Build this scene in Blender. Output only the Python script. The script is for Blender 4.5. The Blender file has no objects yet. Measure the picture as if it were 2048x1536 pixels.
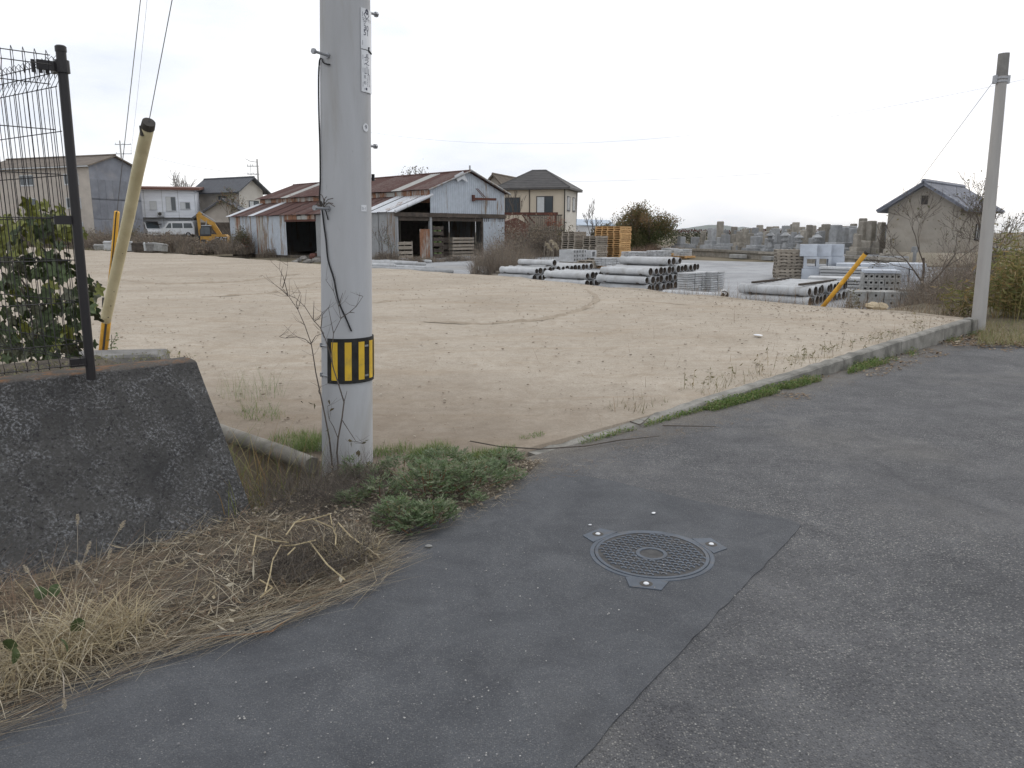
import bpy, math, random
import numpy as np
from mathutils import Vector, Matrix, noise as mnoise

R = math.radians
rng = random.Random(7)
nrg = np.random.default_rng(11)
scene = bpy.context.scene
col = scene.collection

# ------------------------------------------------------------------ camera, sky, sun, exposure
CAMZ, PITCH, FPX = 1.6, R(11.13), 1540.0
cam_data = bpy.data.cameras.new('camera')
cam_data.sensor_width = 36.0
cam_data.lens = 36.0 * FPX / 2048.0
cam_data.clip_start = 0.05
cam_data.clip_end = 30000.0
cam = bpy.data.objects.new('camera', cam_data)
cam.location = (0, 0, CAMZ)
cam.rotation_euler = (math.pi / 2 - PITCH, 0, 0)
col.objects.link(cam)
scene.camera = cam

SUN_EL, SUN_AZ = R(32), R(35)          # azimuth clockwise from +Y (ahead of the camera)
world = bpy.data.worlds.new('World')
scene.world = world
world.use_nodes = True
wn, wl = world.node_tree.nodes, world.node_tree.links
wn.clear()
w_out = wn.new('ShaderNodeOutputWorld')
w_bg = wn.new('ShaderNodeBackground')
w_bg.inputs['Strength'].default_value = 0.1
w_sky = wn.new('ShaderNodeTexSky')
w_sky.sky_type = 'NISHITA'
w_sky.sun_disc = False
w_sky.sun_elevation = SUN_EL
w_sky.sun_rotation = SUN_AZ
w_sky.air_density = 1.0
w_sky.dust_density = 3.0
w_tc = wn.new('ShaderNodeTexCoord')
w_map = wn.new('ShaderNodeMapping')
w_map.inputs['Scale'].default_value = (1.0, 1.0, 3.2)
w_noise = wn.new('ShaderNodeTexNoise')
w_noise.inputs['Scale'].default_value = 2.6
w_noise.inputs['Detail'].default_value = 6
w_noise.inputs['Roughness'].default_value = 0.55
w_rmp = wn.new('ShaderNodeValToRGB')                       # how bright the cloud layer is
w_rmp.color_ramp.elements[0].position = 0.33
w_rmp.color_ramp.elements[0].color = (0.70, 0.745, 0.83, 1)
w_rmp.color_ramp.elements[1].position = 0.62
w_rmp.color_ramp.elements[1].color = (1.0, 1.0, 1.0, 1)
w_gain = wn.new('ShaderNodeVectorMath')
w_gain.operation = 'SCALE'
w_gain.inputs['Scale'].default_value = 12.8
w_mix = wn.new('ShaderNodeMix')
w_mix.data_type = 'RGBA'
w_mix.inputs['Factor'].default_value = 0.9                 # cloud cover
wl.new(w_tc.outputs['Generated'], w_map.inputs['Vector'])
wl.new(w_map.outputs['Vector'], w_noise.inputs['Vector'])
wl.new(w_noise.outputs['Fac'], w_rmp.inputs['Fac'])
wl.new(w_rmp.outputs['Color'], w_gain.inputs[0])
wl.new(w_sky.outputs['Color'], w_mix.inputs['A'])
wl.new(w_gain.outputs['Vector'], w_mix.inputs['B'])
wl.new(w_mix.outputs['Result'], w_bg.inputs['Color'])
wl.new(w_bg.outputs['Background'], w_out.inputs['Surface'])

sun_data = bpy.data.lights.new('sun', 'SUN')
sun_data.energy = 0.8
sun_data.angle = R(16)
sun_data.color = (1.0, 0.95, 0.88)
sun = bpy.data.objects.new('sun', sun_data)
sun_dir = Vector((math.sin(SUN_AZ) * math.cos(SUN_EL), math.cos(SUN_AZ) * math.cos(SUN_EL), math.sin(SUN_EL)))
sun.rotation_euler = sun_dir.to_track_quat('Z', 'Y').to_euler()
sun.location = (20, 20, 30)
col.objects.link(sun)

scene.render.engine = 'CYCLES'
scene.view_settings.view_transform = 'Standard'
scene.view_settings.look = 'None'
scene.view_settings.exposure = 0.0
scene.view_settings.gamma = 1.0
scene.view_settings.use_curve_mapping = False
scene.cycles.max_bounces = 6
scene.cycles.transparent_max_bounces = 8

# ------------------------------------------------------------------ where things stand
SP, CP = math.sin(PITCH), math.cos(PITCH)

def ray(px, py):
    a, b = (px - 1024) / FPX, -(py - 768) / FPX
    return Vector((a, CP + b * SP, -SP + b * CP))

def at(px, py, z=0.0):
    d = ray(px, py)
    t = (z - CAMZ) / d.z
    return Vector((d.x * t, d.y * t, z))

def aty(px, py, y):
    d = ray(px, py)
    t = y / d.y
    return Vector((d.x * t, y, CAMZ + d.z * t))

def sstep(a, b, x):
    t = min(1.0, max(0.0, (x - a) / (b - a)))
    return t * t * (3 - 2 * t)

KERB0, C = Vector((0.28, 5.57)), Vector((7.35, 12.25))     # kerb start and far corner of the lot
U = (C - KERB0).normalized()                                # along the road
V = Vector((-U.y, U.x))                                     # away from the road
BANG = R(45.7)                                               # the old yard buildings are set square to this
EN = Vector((0.80, 0.60))                                 # normal of the lot's far edge

def lotz(x, y):
    r = math.hypot(x + 0.9, y - 5.0)
    return 0.02 + 0.17 * sstep(0.5, 11, r) + 0.012 * mnoise.noise((x * 0.5, y * 0.5, 3.1))

def ter(x, y):
    d = (x - C.x) * EN.x + (y - C.y) * EN.y
    z = min(0.12, -0.72 + 0.031 * d)
    z += 1.4 * sstep(74, 92, y) * sstep(0, -18, x)
    return z

def gp(px, py, dz=0.0):                                     # where a line of sight meets the yard, dz above it
    z = -0.3
    for _ in range(25):
        p = at(px, py, z + dz)
        z = 0.5 * z + 0.5 * ter(p.x, p.y)
    return Vector((p.x, p.y, ter(p.x, p.y)))

def gd(px, y):                                              # yard point in column px at forward distance y
    d = (px - 1024) / FPX
    x = d * (y * CP + 0.2)
    return Vector((x, y, ter(x, y)))

# ------------------------------------------------------------------ object helpers
def link(o, parent=None):
    col.objects.link(o)
    if parent is not None:
        o.parent = parent
    return o

def tag(o, label=None, cat=None, group=None, kind=None):
    if label: o['label'] = label
    if cat: o['category'] = cat
    if group: o['group'] = group
    if kind: o['kind'] = kind
    return o

def thing(name, label, cat, loc=(0, 0, 0), rz=0.0, group=None):
    o = bpy.data.objects.new(name, None)
    o.empty_display_size = 0.2
    o.location = loc
    o.rotation_euler = (0, 0, rz)
    link(o)
    return tag(o, label, cat, group)

def inst(name, me, parent=None, loc=(0, 0, 0), rot=(0, 0, 0), scale=(1, 1, 1)):
    o = bpy.data.objects.new(name, me)
    o.location, o.rotation_euler, o.scale = loc, rot, scale
    return link(o, parent)

ORD = ['zeroth', 'first', 'second', 'third', 'fourth', 'fifth', 'sixth', 'seventh', 'eighth', 'ninth', 'tenth',
       'eleventh', 'twelfth', 'thirteenth', 'fourteenth', 'fifteenth', 'sixteenth', 'seventeenth', 'eighteenth',
       'nineteenth', 'twentieth', 'twenty-first', 'twenty-second', 'twenty-third', 'twenty-fourth']

class MB:
    """collects shapes into one mesh"""
    def __init__(s):
        s.v, s.f = [], []
    def add(s, vs, fs):
        n = len(s.v)
        s.v += [tuple(p) for p in vs]
        s.f += [tuple(n + i for i in f) for f in fs]
        return s
    def obox(s, c, ax, ay, az):
        c, ax, ay, az = Vector(c), Vector(ax), Vector(ay), Vector(az)
        vs = [c + i * ax + j * ay + k * az for k in (-1, 1) for j in (-1, 1) for i in (-1, 1)]
        return s.add(vs, [(0, 2, 3, 1), (4, 5, 7, 6), (0, 1, 5, 4), (2, 6, 7, 3), (0, 4, 6, 2), (1, 3, 7, 5)])
    def box(s, x0, x1, y0, y1, z0, z1):
        return s.obox(((x0 + x1) / 2, (y0 + y1) / 2, (z0 + z1) / 2), ((x1 - x0) / 2, 0, 0), (0, (y1 - y0) / 2, 0), (0, 0, (z1 - z0) / 2))
    def bbox(s, x0, x1, y0, y1, z0, z1, b=0.01):
        """box with chamfered vertical and top edges"""
        p = [(x0 + b, y0), (x1 - b, y0), (x1, y0 + b), (x1, y1 - b), (x1 - b, y1), (x0 + b, y1), (x0, y1 - b), (x0, y0 + b)]
        q = [(x0 + 2 * b, y0 + b), (x1 - 2 * b, y0 + b), (x1 - b, y0 + 2 * b), (x1 - b, y1 - 2 * b), (x1 - 2 * b, y1 - b),
             (x0 + 2 * b, y1 - b), (x0 + b, y1 - 2 * b), (x0 + b, y0 + 2 * b)]
        vs = [(x, y, z0) for x, y in p] + [(x, y, z1 - b) for x, y in p] + [(x, y, z1) for x, y in q]
        fs = [tuple(range(7, -1, -1)), tuple(range(16, 24))]
        for k in (0, 8):
            for i in range(8):
                j = (i + 1) % 8
                fs.append((k + i, k + j, k + 8 + j, k + 8 + i))
        return s.add(vs, fs)
    def prism(s, poly, z0, z1):
        n = len(poly)
        vs = [(x, y, z0) for x, y in poly] + [(x, y, z1) for x, y in poly]
        return s.add(vs, [tuple(range(n - 1, -1, -1)), tuple(range(n, 2 * n))] + [(i, (i + 1) % n, n + (i + 1) % n, n + i) for i in range(n)])
    def extr(s, poly, y0, y1):
        """side profile (x, z) drawn out along y"""
        n = len(poly)
        vs = [(x, y0, z) for x, z in poly] + [(x, y1, z) for x, z in poly]
        return s.add(vs, [tuple(range(n)), tuple(range(2 * n - 1, n - 1, -1))] + [(i, n + i, n + (i + 1) % n, (i + 1) % n) for i in range(n)])
    def tube(s, pts, rad, n=6, cap=True):
        pts = [Vector(p) for p in pts]
        if not isinstance(rad, (list, tuple)): rad = [rad] * len(pts)
        vs, fs = [], []
        up = Vector((0, 0, 1))
        for i, p in enumerate(pts):
            t = (pts[min(i + 1, len(pts) - 1)] - pts[max(i - 1, 0)])
            t = t.normalized() if t.length > 1e-9 else up
            ref = up if abs(t.z) < 0.95 else Vector((1, 0, 0))
            a = t.cross(ref).normalized()
            b = t.cross(a)
            for k in range(n):
                w = 2 * math.pi * k / n
                vs.append(p + rad[i] * (math.cos(w) * a + math.sin(w) * b))
        for i in range(len(pts) - 1):
            for k in range(n):
                l = (k + 1) % n
                fs.append((i * n + k, i * n + l, (i + 1) * n + l, (i + 1) * n + k))
        if cap:
            fs.append(tuple(range(n - 1, -1, -1)))
            fs.append(tuple((len(pts) - 1) * n + k for k in range(n)))
        return s.add(vs, fs)
    def lathe(s, prof, n=20, c=(0, 0, 0), axis='z', closed=False):
        vs, fs = [], []
        m = len(prof)
        for r, z in prof:
            for k in range(n):
                w = 2 * math.pi * k / n
                x, y = r * math.cos(w), r * math.sin(w)
                p = (x, y, z) if axis == 'z' else ((z, x, y) if axis == 'x' else (y, z, x))
                vs.append((p[0] + c[0], p[1] + c[1], p[2] + c[2]))
        for i in range(m if closed else m - 1):
            j = (i + 1) % m
            for k in range(n):
                l = (k + 1) % n
                fs.append((i * n + k, i * n + l, j * n + l, j * n + k))
        if not closed:
            if prof[0][0] > 1e-5: fs.append(tuple(range(n - 1, -1, -1)))
            if prof[-1][0] > 1e-5: fs.append(tuple((m - 1) * n + k for k in range(n)))
        return s.add(vs, fs)
    def grid(s, fn, nu, nv):
        vs = [fn(i / (nu - 1), j / (nv - 1)) for j in range(nv) for i in range(nu)]
        fs = [(j * nu + i, j * nu + i + 1, (j + 1) * nu + i + 1, (j + 1) * nu + i) for j in range(nv - 1) for i in range(nu - 1)]
        return s.add(vs, fs)
    def wob(s, a, sc=3.0, seed=0.0):
        out = []
        for p in s.v:
            q = Vector(p) * sc + Vector((seed, seed * 1.7, seed * 0.3))
            n = mnoise.noise_vector(q)
            out.append((p[0] + a * n.x, p[1] + a * n.y, p[2] + a * n.z))
        s.v = out
        return s
    def mesh(s, name, mat, smooth=False):
        me = bpy.data.meshes.new(name)
        me.from_pydata(s.v, [], s.f)
        if mat is not None: me.materials.append(mat)
        if smooth:
            me.polygons.foreach_set('use_smooth', [True] * len(me.polygons))
        me.update()
        return me
    def build(s, name, mat, parent=None, smooth=False, loc=(0, 0, 0), rot=(0, 0, 0)):
        return inst(name, s.mesh(name, mat, smooth), parent, loc, rot)

def auto_smooth(o, ang=35):
    me = o.data
    me.polygons.foreach_set('use_smooth', [True] * len(me.polygons))
    me.set_sharp_from_angle(angle=R(ang))
    return o

def np_mesh(name, Vs, Fs, mat, rnd=None, smooth=False):
    """quads from arrays; rnd = one random number per face, read by the leaf materials"""
    me = bpy.data.meshes.new(name)
    n, m = len(Vs), len(Fs)
    me.vertices.add(n)
    me.vertices.foreach_set('co', np.ascontiguousarray(Vs, dtype=np.float32).ravel())
    me.loops.add(4 * m)
    me.loops.foreach_set('vertex_index', np.ascontiguousarray(Fs, dtype=np.int32).ravel())
    me.polygons.add(m)
    me.polygons.foreach_set('loop_start', np.arange(0, 4 * m, 4, dtype=np.int32))
    if rnd is not None:
        a = me.attributes.new('rnd', 'FLOAT', 'FACE')
        a.data.foreach_set('value', np.ascontiguousarray(rnd, dtype=np.float32))
    if smooth:
        me.polygons.foreach_set('use_smooth', np.ones(m, dtype=bool))
    for x in (mat if isinstance(mat, (list, tuple)) else [mat]):
        me.materials.append(x)
    me.update(calc_edges=True)
    me.validate()
    return me

def blades(pos, L, W, az, lean, bend, seg=4, tip=0.15, twist=None):
    """curved tapering strips: grass, straw, thin twigs"""
    N = len(pos)
    pos = np.asarray(pos, float)
    t = np.linspace(0, 1, seg + 1)
    ang = lean[:, None] + bend[:, None] * t[None, :]
    step = (L / seg)[:, None]
    dh = np.sin(ang) * step
    dv = np.cos(ang) * step
    h = np.concatenate([np.zeros((N, 1)), np.cumsum(dh[:, 1:], 1)], 1)
    z = np.concatenate([np.zeros((N, 1)), np.cumsum(dv[:, 1:], 1)], 1)
    ca, sa = np.cos(az)[:, None], np.sin(az)[:, None]
    P = np.stack([pos[:, 0:1] + h * ca, pos[:, 1:2] + h * sa, pos[:, 2:3] + z], -1)
    w = W[:, None] * (1 - (1 - tip) * t[None, :]) * 0.5
    ta = az if twist is None else az + twist
    S = np.stack([-np.sin(ta), np.cos(ta), np.zeros(N)], -1)[:, None, :]
    A, B = P - S * w[..., None], P + S * w[..., None]
    Vs = np.stack([A, B], 2).reshape(-1, 3)
    base = (np.arange(N) * (seg + 1) * 2)[:, None]
    k = np.arange(seg)[None, :] * 2
    i0 = base + k
    Fs = np.stack([i0, i0 + 1, i0 + 3, i0 + 2], -1).reshape(-1, 4)
    rnd = np.repeat(nrg.random(N), seg)
    return Vs, Fs, rnd

def leafquads(pos, size, ratio=0.55, flat=0.0, dirs=None):
    """one pointed leaf (a kite) per position, randomly turned"""
    N = len(pos)
    pos = np.asarray(pos, float)
    if dirs is None:
        d = nrg.normal(size=(N, 3))
    else:
        d = np.asarray(dirs, float) + 0.25 * nrg.normal(size=(N, 3))
    if flat > 0 and dirs is None:
        d[:, 2] *= (1 - flat) * 0.8
    d /= np.linalg.norm(d, axis=1)[:, None] + 1e-9
    e = nrg.normal(size=(N, 3))
    if flat > 0:
        up = np.array([0, 0, 1.0])
        e = np.cross(d, up[None, :] + (1 - flat) * nrg.normal(size=(N, 3)))
    e -= (e * d).sum(1)[:, None] * d
    e /= np.linalg.norm(e, axis=1)[:, None] + 1e-9
    s = np.broadcast_to(np.asarray(size, float), (N,))[:, None]
    n = np.cross(d, e)
    p0 = pos
    p1 = pos + d * s * 0.45 + e * s * ratio * 0.5 + n * s * 0.06
    p2 = pos + d * s - n * s * 0.05
    p3 = pos + d * s * 0.45 - e * s * ratio * 0.5 + n * s * 0.06
    Vs = np.stack([p0, p1, p2, p3], 1).reshape(-1, 3)
    Fs = np.arange(4 * N).reshape(-1, 4)
    return Vs, Fs, nrg.random(N)

def cat3(*parts):
    Vs, Fs, Rs, n = [], [], [], 0
    for v, f, r in parts:
        Vs.append(v); Fs.append(f + n); Rs.append(r); n += len(v)
    return np.concatenate(Vs), np.concatenate(Fs), np.concatenate(Rs)

def branch(mb, p, d, L, r, depth, spread=0.6, kids=3, tips=None, gnarl=0.25, up=0.1, seg=4, lo=0.35, shrink=0.68, minr=0.002):
    """a limb that bends as it grows and forks; tips collects the ends of the finest twigs"""
    pts, rad = [Vector(p)], [r]
    d = Vector(d).normalized()
    for i in range(seg):
        d = (d + Vector((rng.gauss(0, gnarl), rng.gauss(0, gnarl), rng.gauss(0, gnarl) + up)) * 0.5).normalized()
        pts.append(pts[-1] + d * (L / seg))
        rad.append(max(minr, r * (1 - 0.55 * (i + 1) / seg)))
    mb.tube(pts, rad, 6 if r > 0.02 else (4 if r > 0.006 else 3), cap=False)
    if tips is not None and depth <= 1:
        tips += pts[1:]
    if depth <= 0:
        return
    for k in range(kids):
        f = lo + (1 - lo) * (k + rng.random()) / kids
        i = min(seg - 1, int(f * seg))
        q = pts[i].lerp(pts[i + 1], f * seg - i)
        ax = Vector((rng.gauss(0, 1), rng.gauss(0, 1), rng.gauss(0, 1)))
        ax = (ax - ax.dot(d) * d).normalized()
        nd = (d + ax * (spread * rng.uniform(0.7, 1.4))).normalized()
        branch(mb, q, nd, L * shrink * rng.uniform(0.7, 1.15), max(minr, rad[i] * 0.62), depth - 1, spread, kids, tips, gnarl, up, seg, lo, shrink, minr)
# ------------------------------------------------------------------ materials
MATS = {}

def _nt(name):
    m = bpy.data.materials.new(name)
    m.use_nodes = True
    nt = m.node_tree
    nt.nodes.clear()
    out = nt.nodes.new('ShaderNodeOutputMaterial')
    bs = nt.nodes.new('ShaderNodeBsdfPrincipled')
    nt.links.new(bs.outputs['BSDF'], out.inputs['Surface'])
    MATS[name] = m
    return m, nt, bs, out

def _ramp(nt, stops, fac):
    r = nt.nodes.new('ShaderNodeValToRGB')
    cr = r.color_ramp
    while len(cr.elements) < len(stops): cr.elements.new(0.5)
    for e, (p, c) in zip(cr.elements, stops):
        e.position = p
        e.color = (c[0], c[1], c[2], 1) if hasattr(c, '__len__') else (c, c, c, 1)
    nt.links.new(fac, r.inputs['Fac'])
    return r.outputs['Color']

def _noise(nt, vec, scale, detail=5, rough=0.55, dist=0.0):
    n = nt.nodes.new('ShaderNodeTexNoise')
    n.inputs['Scale'].default_value = scale
    n.inputs['Detail'].default_value = detail
    n.inputs['Roughness'].default_value = rough
    n.inputs['Distortion'].default_value = dist
    nt.links.new(vec, n.inputs['Vector'])
    return n.outputs['Fac']

def _mix(nt, a, b, fac, mode='MIX'):
    m = nt.nodes.new('ShaderNodeMix')
    m.data_type = 'RGBA'
    m.blend_type = mode
    for s, x in (('Factor', fac), ('A', a), ('B', b)):
        i = m.inputs[s] if s == 'Factor' else [q for q in m.inputs if q.name == s and q.type == 'RGBA'][0]
        if hasattr(x, 'is_linked') or hasattr(x, 'links'): nt.links.new(x, i)
        elif s == 'Factor': i.default_value = x
        else: i.default_value = (x[0], x[1], x[2], 1)
    return [q for q in m.outputs if q.type == 'RGBA'][0]

def _math(nt, op, a, b=None, clamp=False):
    m = nt.nodes.new('ShaderNodeMath')
    m.operation = op
    m.use_clamp = clamp
    for i, x in enumerate((a, b)):
        if x is None: continue
        if hasattr(x, 'links'): nt.links.new(x, m.inputs[i])
        else: m.inputs[i].default_value = x
    return m.outputs[0]

def _coords(nt, rndoff=True, scale=(1, 1, 1)):
    tc = nt.nodes.new('ShaderNodeTexCoord')
    mp = nt.nodes.new('ShaderNodeMapping')
    mp.inputs['Scale'].default_value = scale
    nt.links.new(tc.outputs['Object'], mp.inputs['Vector'])
    if rndoff:
        oi = nt.nodes.new('ShaderNodeObjectInfo')
        sc = nt.nodes.new('ShaderNodeMath'); sc.operation = 'MULTIPLY'; sc.inputs[1].default_value = 37.0
        nt.links.new(oi.outputs['Random'], sc.inputs[0])
        ad = nt.nodes.new('ShaderNodeVectorMath'); ad.operation = 'ADD'
        nt.links.new(mp.outputs['Vector'], ad.inputs[0])
        nt.links.new(sc.outputs[0], ad.inputs[1])
        return ad.outputs[0]
    return mp.outputs['Vector']

def _bump(nt, bs, h, strength=0.3, dist=0.01):
    b = nt.nodes.new('ShaderNodeBump')
    b.inputs['Strength'].default_value = strength
    b.inputs['Distance'].default_value = dist
    nt.links.new(h, b.inputs['Height'])
    nt.links.new(b.outputs['Normal'], bs.inputs['Normal'])

def pm(name, c1, c2=None, scale=4.0, rough=0.85, bump=0.0, bscale=40.0, metallic=0.0, rnd=0.0, stain=None, stain_scale=1.5,
       stain_amt=0.5, aniso=(1, 1, 1), spec=0.3, bdist=0.01, speck=None, speck_scale=120, speck_t=0.62):
    """weathered surface: two tones by noise, an optional stain colour in patches, specks, per-object tint, fine relief"""
    m, nt, bs, out = _nt(name)
    vec = _coords(nt, True, aniso)
    c2 = c2 or tuple(x * 0.75 for x in c1)
    c = _ramp(nt, [(0.35, c2), (0.65, c1)], _noise(nt, vec, scale, 6, 0.62))
    if stain:
        f = _ramp(nt, [(0.52, 0.0), (0.68, stain_amt)], _noise(nt, vec, stain_scale, 6, 0.65, 0.4))
        c = _mix(nt, c, stain, f)
    if speck:
        f = _ramp(nt, [(speck_t, 0.0), (speck_t + 0.06, 0.8)], _noise(nt, vec, speck_scale, 2, 0.5))
        c = _mix(nt, c, speck, f)
    if rnd > 0:
        oi = nt.nodes.new('ShaderNodeObjectInfo')
        hs = nt.nodes.new('ShaderNodeHueSaturation')
        v = _math(nt, 'MULTIPLY_ADD', oi.outputs['Random'], 2 * rnd)
        v.node.inputs[2].default_value = 1 - rnd
        nt.links.new(v, hs.inputs['Value'])
        nt.links.new(c, hs.inputs['Color'])
        c = hs.outputs['Color']
    nt.links.new(c, bs.inputs['Base Color'])
    bs.inputs['Roughness'].default_value = rough
    bs.inputs['Metallic'].default_value = metallic
    bs.inputs['Specular IOR Level'].default_value = spec
    if bump > 0:
        _bump(nt, bs, _noise(nt, vec, bscale, 4, 0.6), bump, bdist)
    return m

def leafmat(name, cols, trans=0.25, rough=0.6, spec=0.3):
    """foliage: each face takes one of the given colours by its own random number; light passes through a little"""
    m, nt, bs, out = _nt(name)
    at_ = nt.nodes.new('ShaderNodeAttribute')
    at_.attribute_name = 'rnd'
    n = len(cols)
    r = nt.nodes.new('ShaderNodeValToRGB')
    cr = r.color_ramp
    while len(cr.elements) < n: cr.elements.new(0.5)
    for i, (e, c) in enumerate(zip(cr.elements, cols)):
        e.position = i / max(1, n - 1)
        e.color = (*c, 1)
    nt.links.new(at_.outputs['Fac'], r.inputs['Fac'])
    nt.links.new(r.outputs['Color'], bs.inputs['Base Color'])
    bs.inputs['Roughness'].default_value = rough
    bs.inputs['Specular IOR Level'].default_value = spec
    if trans > 0:
        tr = nt.nodes.new('ShaderNodeBsdfTranslucent')
        nt.links.new(r.outputs['Color'], tr.inputs['Color'])
        mx = nt.nodes.new('ShaderNodeMixShader')
        mx.inputs['Fac'].default_value = trans
        nt.links.new(bs.outputs['BSDF'], mx.inputs[1])
        nt.links.new(tr.outputs['BSDF'], mx.inputs[2])
        nt.links.new(mx.outputs['Shader'], out.inputs['Surface'])
    return m

def flat(name, c, rough=0.6, metallic=0.0, spec=0.4):
    m, nt, bs, out = _nt(name)
    vec = _coords(nt, True)
    cc = _ramp(nt, [(0.3, tuple(x * 0.85 for x in c)), (0.7, c)], _noise(nt, vec, 9, 5))
    nt.links.new(cc, bs.inputs['Base Color'])
    bs.inputs['Roughness'].default_value = rough
    bs.inputs['Metallic'].default_value = metallic
    bs.inputs['Specular IOR Level'].default_value = spec
    return m

# --- asphalt: coarse worn chippings (road) and finer dark overlay (patch)
def asphalt(name, dark, lite, agg_scale, agg_amt, patch, bump, chips=0.80):
    m, nt, bs, out = _nt(name)
    vec = _coords(nt, False)
    base = _ramp(nt, [(0.3, dark), (0.7, lite)], _noise(nt, vec, 1.1, 6, 0.6))
    vo = nt.nodes.new('ShaderNodeTexVoronoi')
    vo.inputs['Scale'].default_value = agg_scale
    nt.links.new(vec, vo.inputs['Vector'])
    bw = nt.nodes.new('ShaderNodeSeparateColor')
    nt.links.new(vo.outputs['Color'], bw.inputs['Color'])
    stone = _ramp(nt, [(0.0, (0.038, 0.039, 0.043)), (0.40, (0.10, 0.102, 0.108)), (0.72, (0.21, 0.208, 0.202)), (1.0, (0.44, 0.425, 0.395))], bw.outputs['Red'])
    edge = _ramp(nt, [(0.25, 1.0), (0.62, 0.0)], vo.outputs['Distance'])
    worn = _ramp(nt, [(0.38, agg_amt * 0.45), (0.66, agg_amt)], _noise(nt, vec, 0.8, 5, 0.6, 0.5))
    fac = _math(nt, 'MULTIPLY', edge, worn)
    c = _mix(nt, base, stone, fac)
    fine = _ramp(nt, [(0.3, (0.72, 0.72, 0.72)), (0.7, (1.2, 1.2, 1.2))], _noise(nt, vec, 190, 2, 0.7))
    c = _mix(nt, c, fine, 1.0, 'MULTIPLY')
    if patch:
        dust = _ramp(nt, [(0.55, 0.0), (0.75, 0.55)], _noise(nt, vec, 0.55, 6, 0.6, 0.3))
        c = _mix(nt, c, patch, dust)
    tone = _ramp(nt, [(0.34, (0.80, 0.80, 0.81)), (0.66, (1.16, 1.155, 1.14))], _noise(nt, vec, 3.3, 6, 0.7, 0.6))
    c = _mix(nt, c, tone, 1.0, 'MULTIPLY')
    # sand blown off the lot over the edge of the road
    dt = nt.nodes.new('ShaderNodeVectorMath'); dt.operation = 'DOT_PRODUCT'
    nt.links.new(vec, dt.inputs[0]); dt.inputs[1].default_value = (V.x, V.y, 0)
    k0 = KERB0.x * V.x + KERB0.y * V.y
    dist = _math(nt, 'SUBTRACT', k0, dt.outputs['Value'])
    dn_ = _math(nt, 'ADD', dist, _math(nt, 'MULTIPLY', _noise(nt, vec, 2.2, 6, 0.7), 0.9))
    kd = _ramp(nt, [(0.42, 0.75), (0.95, 0.0)], dn_)
    grit = _ramp(nt, [(0.40, 0.35), (0.6, 1.0)], _noise(nt, vec, 60, 3, 0.7))
    c = _mix(nt, c, (0.21, 0.185, 0.15), _math(nt, 'MULTIPLY', kd, grit))
    # pale chips that lie bare here and there
    v2 = nt.nodes.new('ShaderNodeTexVoronoi')
    v2.inputs['Scale'].default_value = 26
    nt.links.new(vec, v2.inputs['Vector'])
    chip = _ramp(nt, [(0.055, 0.75), (0.085, 0.0)], v2.outputs['Distance'])
    s2 = nt.nodes.new('ShaderNodeSeparateColor')
    nt.links.new(v2.outputs['Color'], s2.inputs['Color'])
    pick = _math(nt, 'GREATER_THAN', s2.outputs['Green'], chips)
    c = _mix(nt, c, (0.42, 0.41, 0.39), _math(nt, 'MULTIPLY', chip, pick))
    nt.links.new(c, bs.inputs['Base Color'])
    bs.inputs['Roughness'].default_value = 0.88
    bs.inputs['Specular IOR Level'].default_value = 0.22
    h = _math(nt, 'ADD', _math(nt, 'MULTIPLY', edge, 0.8), _math(nt, 'MULTIPLY', _noise(nt, vec, 90, 3), 0.6))
    _bump(nt, bs, h, bump, 0.006)
    return m

M_ROAD = asphalt('asphalt_worn', (0.084, 0.086, 0.092), (0.130, 0.131, 0.137), 112, 0.85, (0.165, 0.158, 0.146), 0.8, 0.82)
M_PATCH = asphalt('asphalt_overlay', (0.074, 0.079, 0.088), (0.095, 0.10, 0.110), 165, 0.34, (0.088, 0.088, 0.09), 0.35, 0.93)

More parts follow.
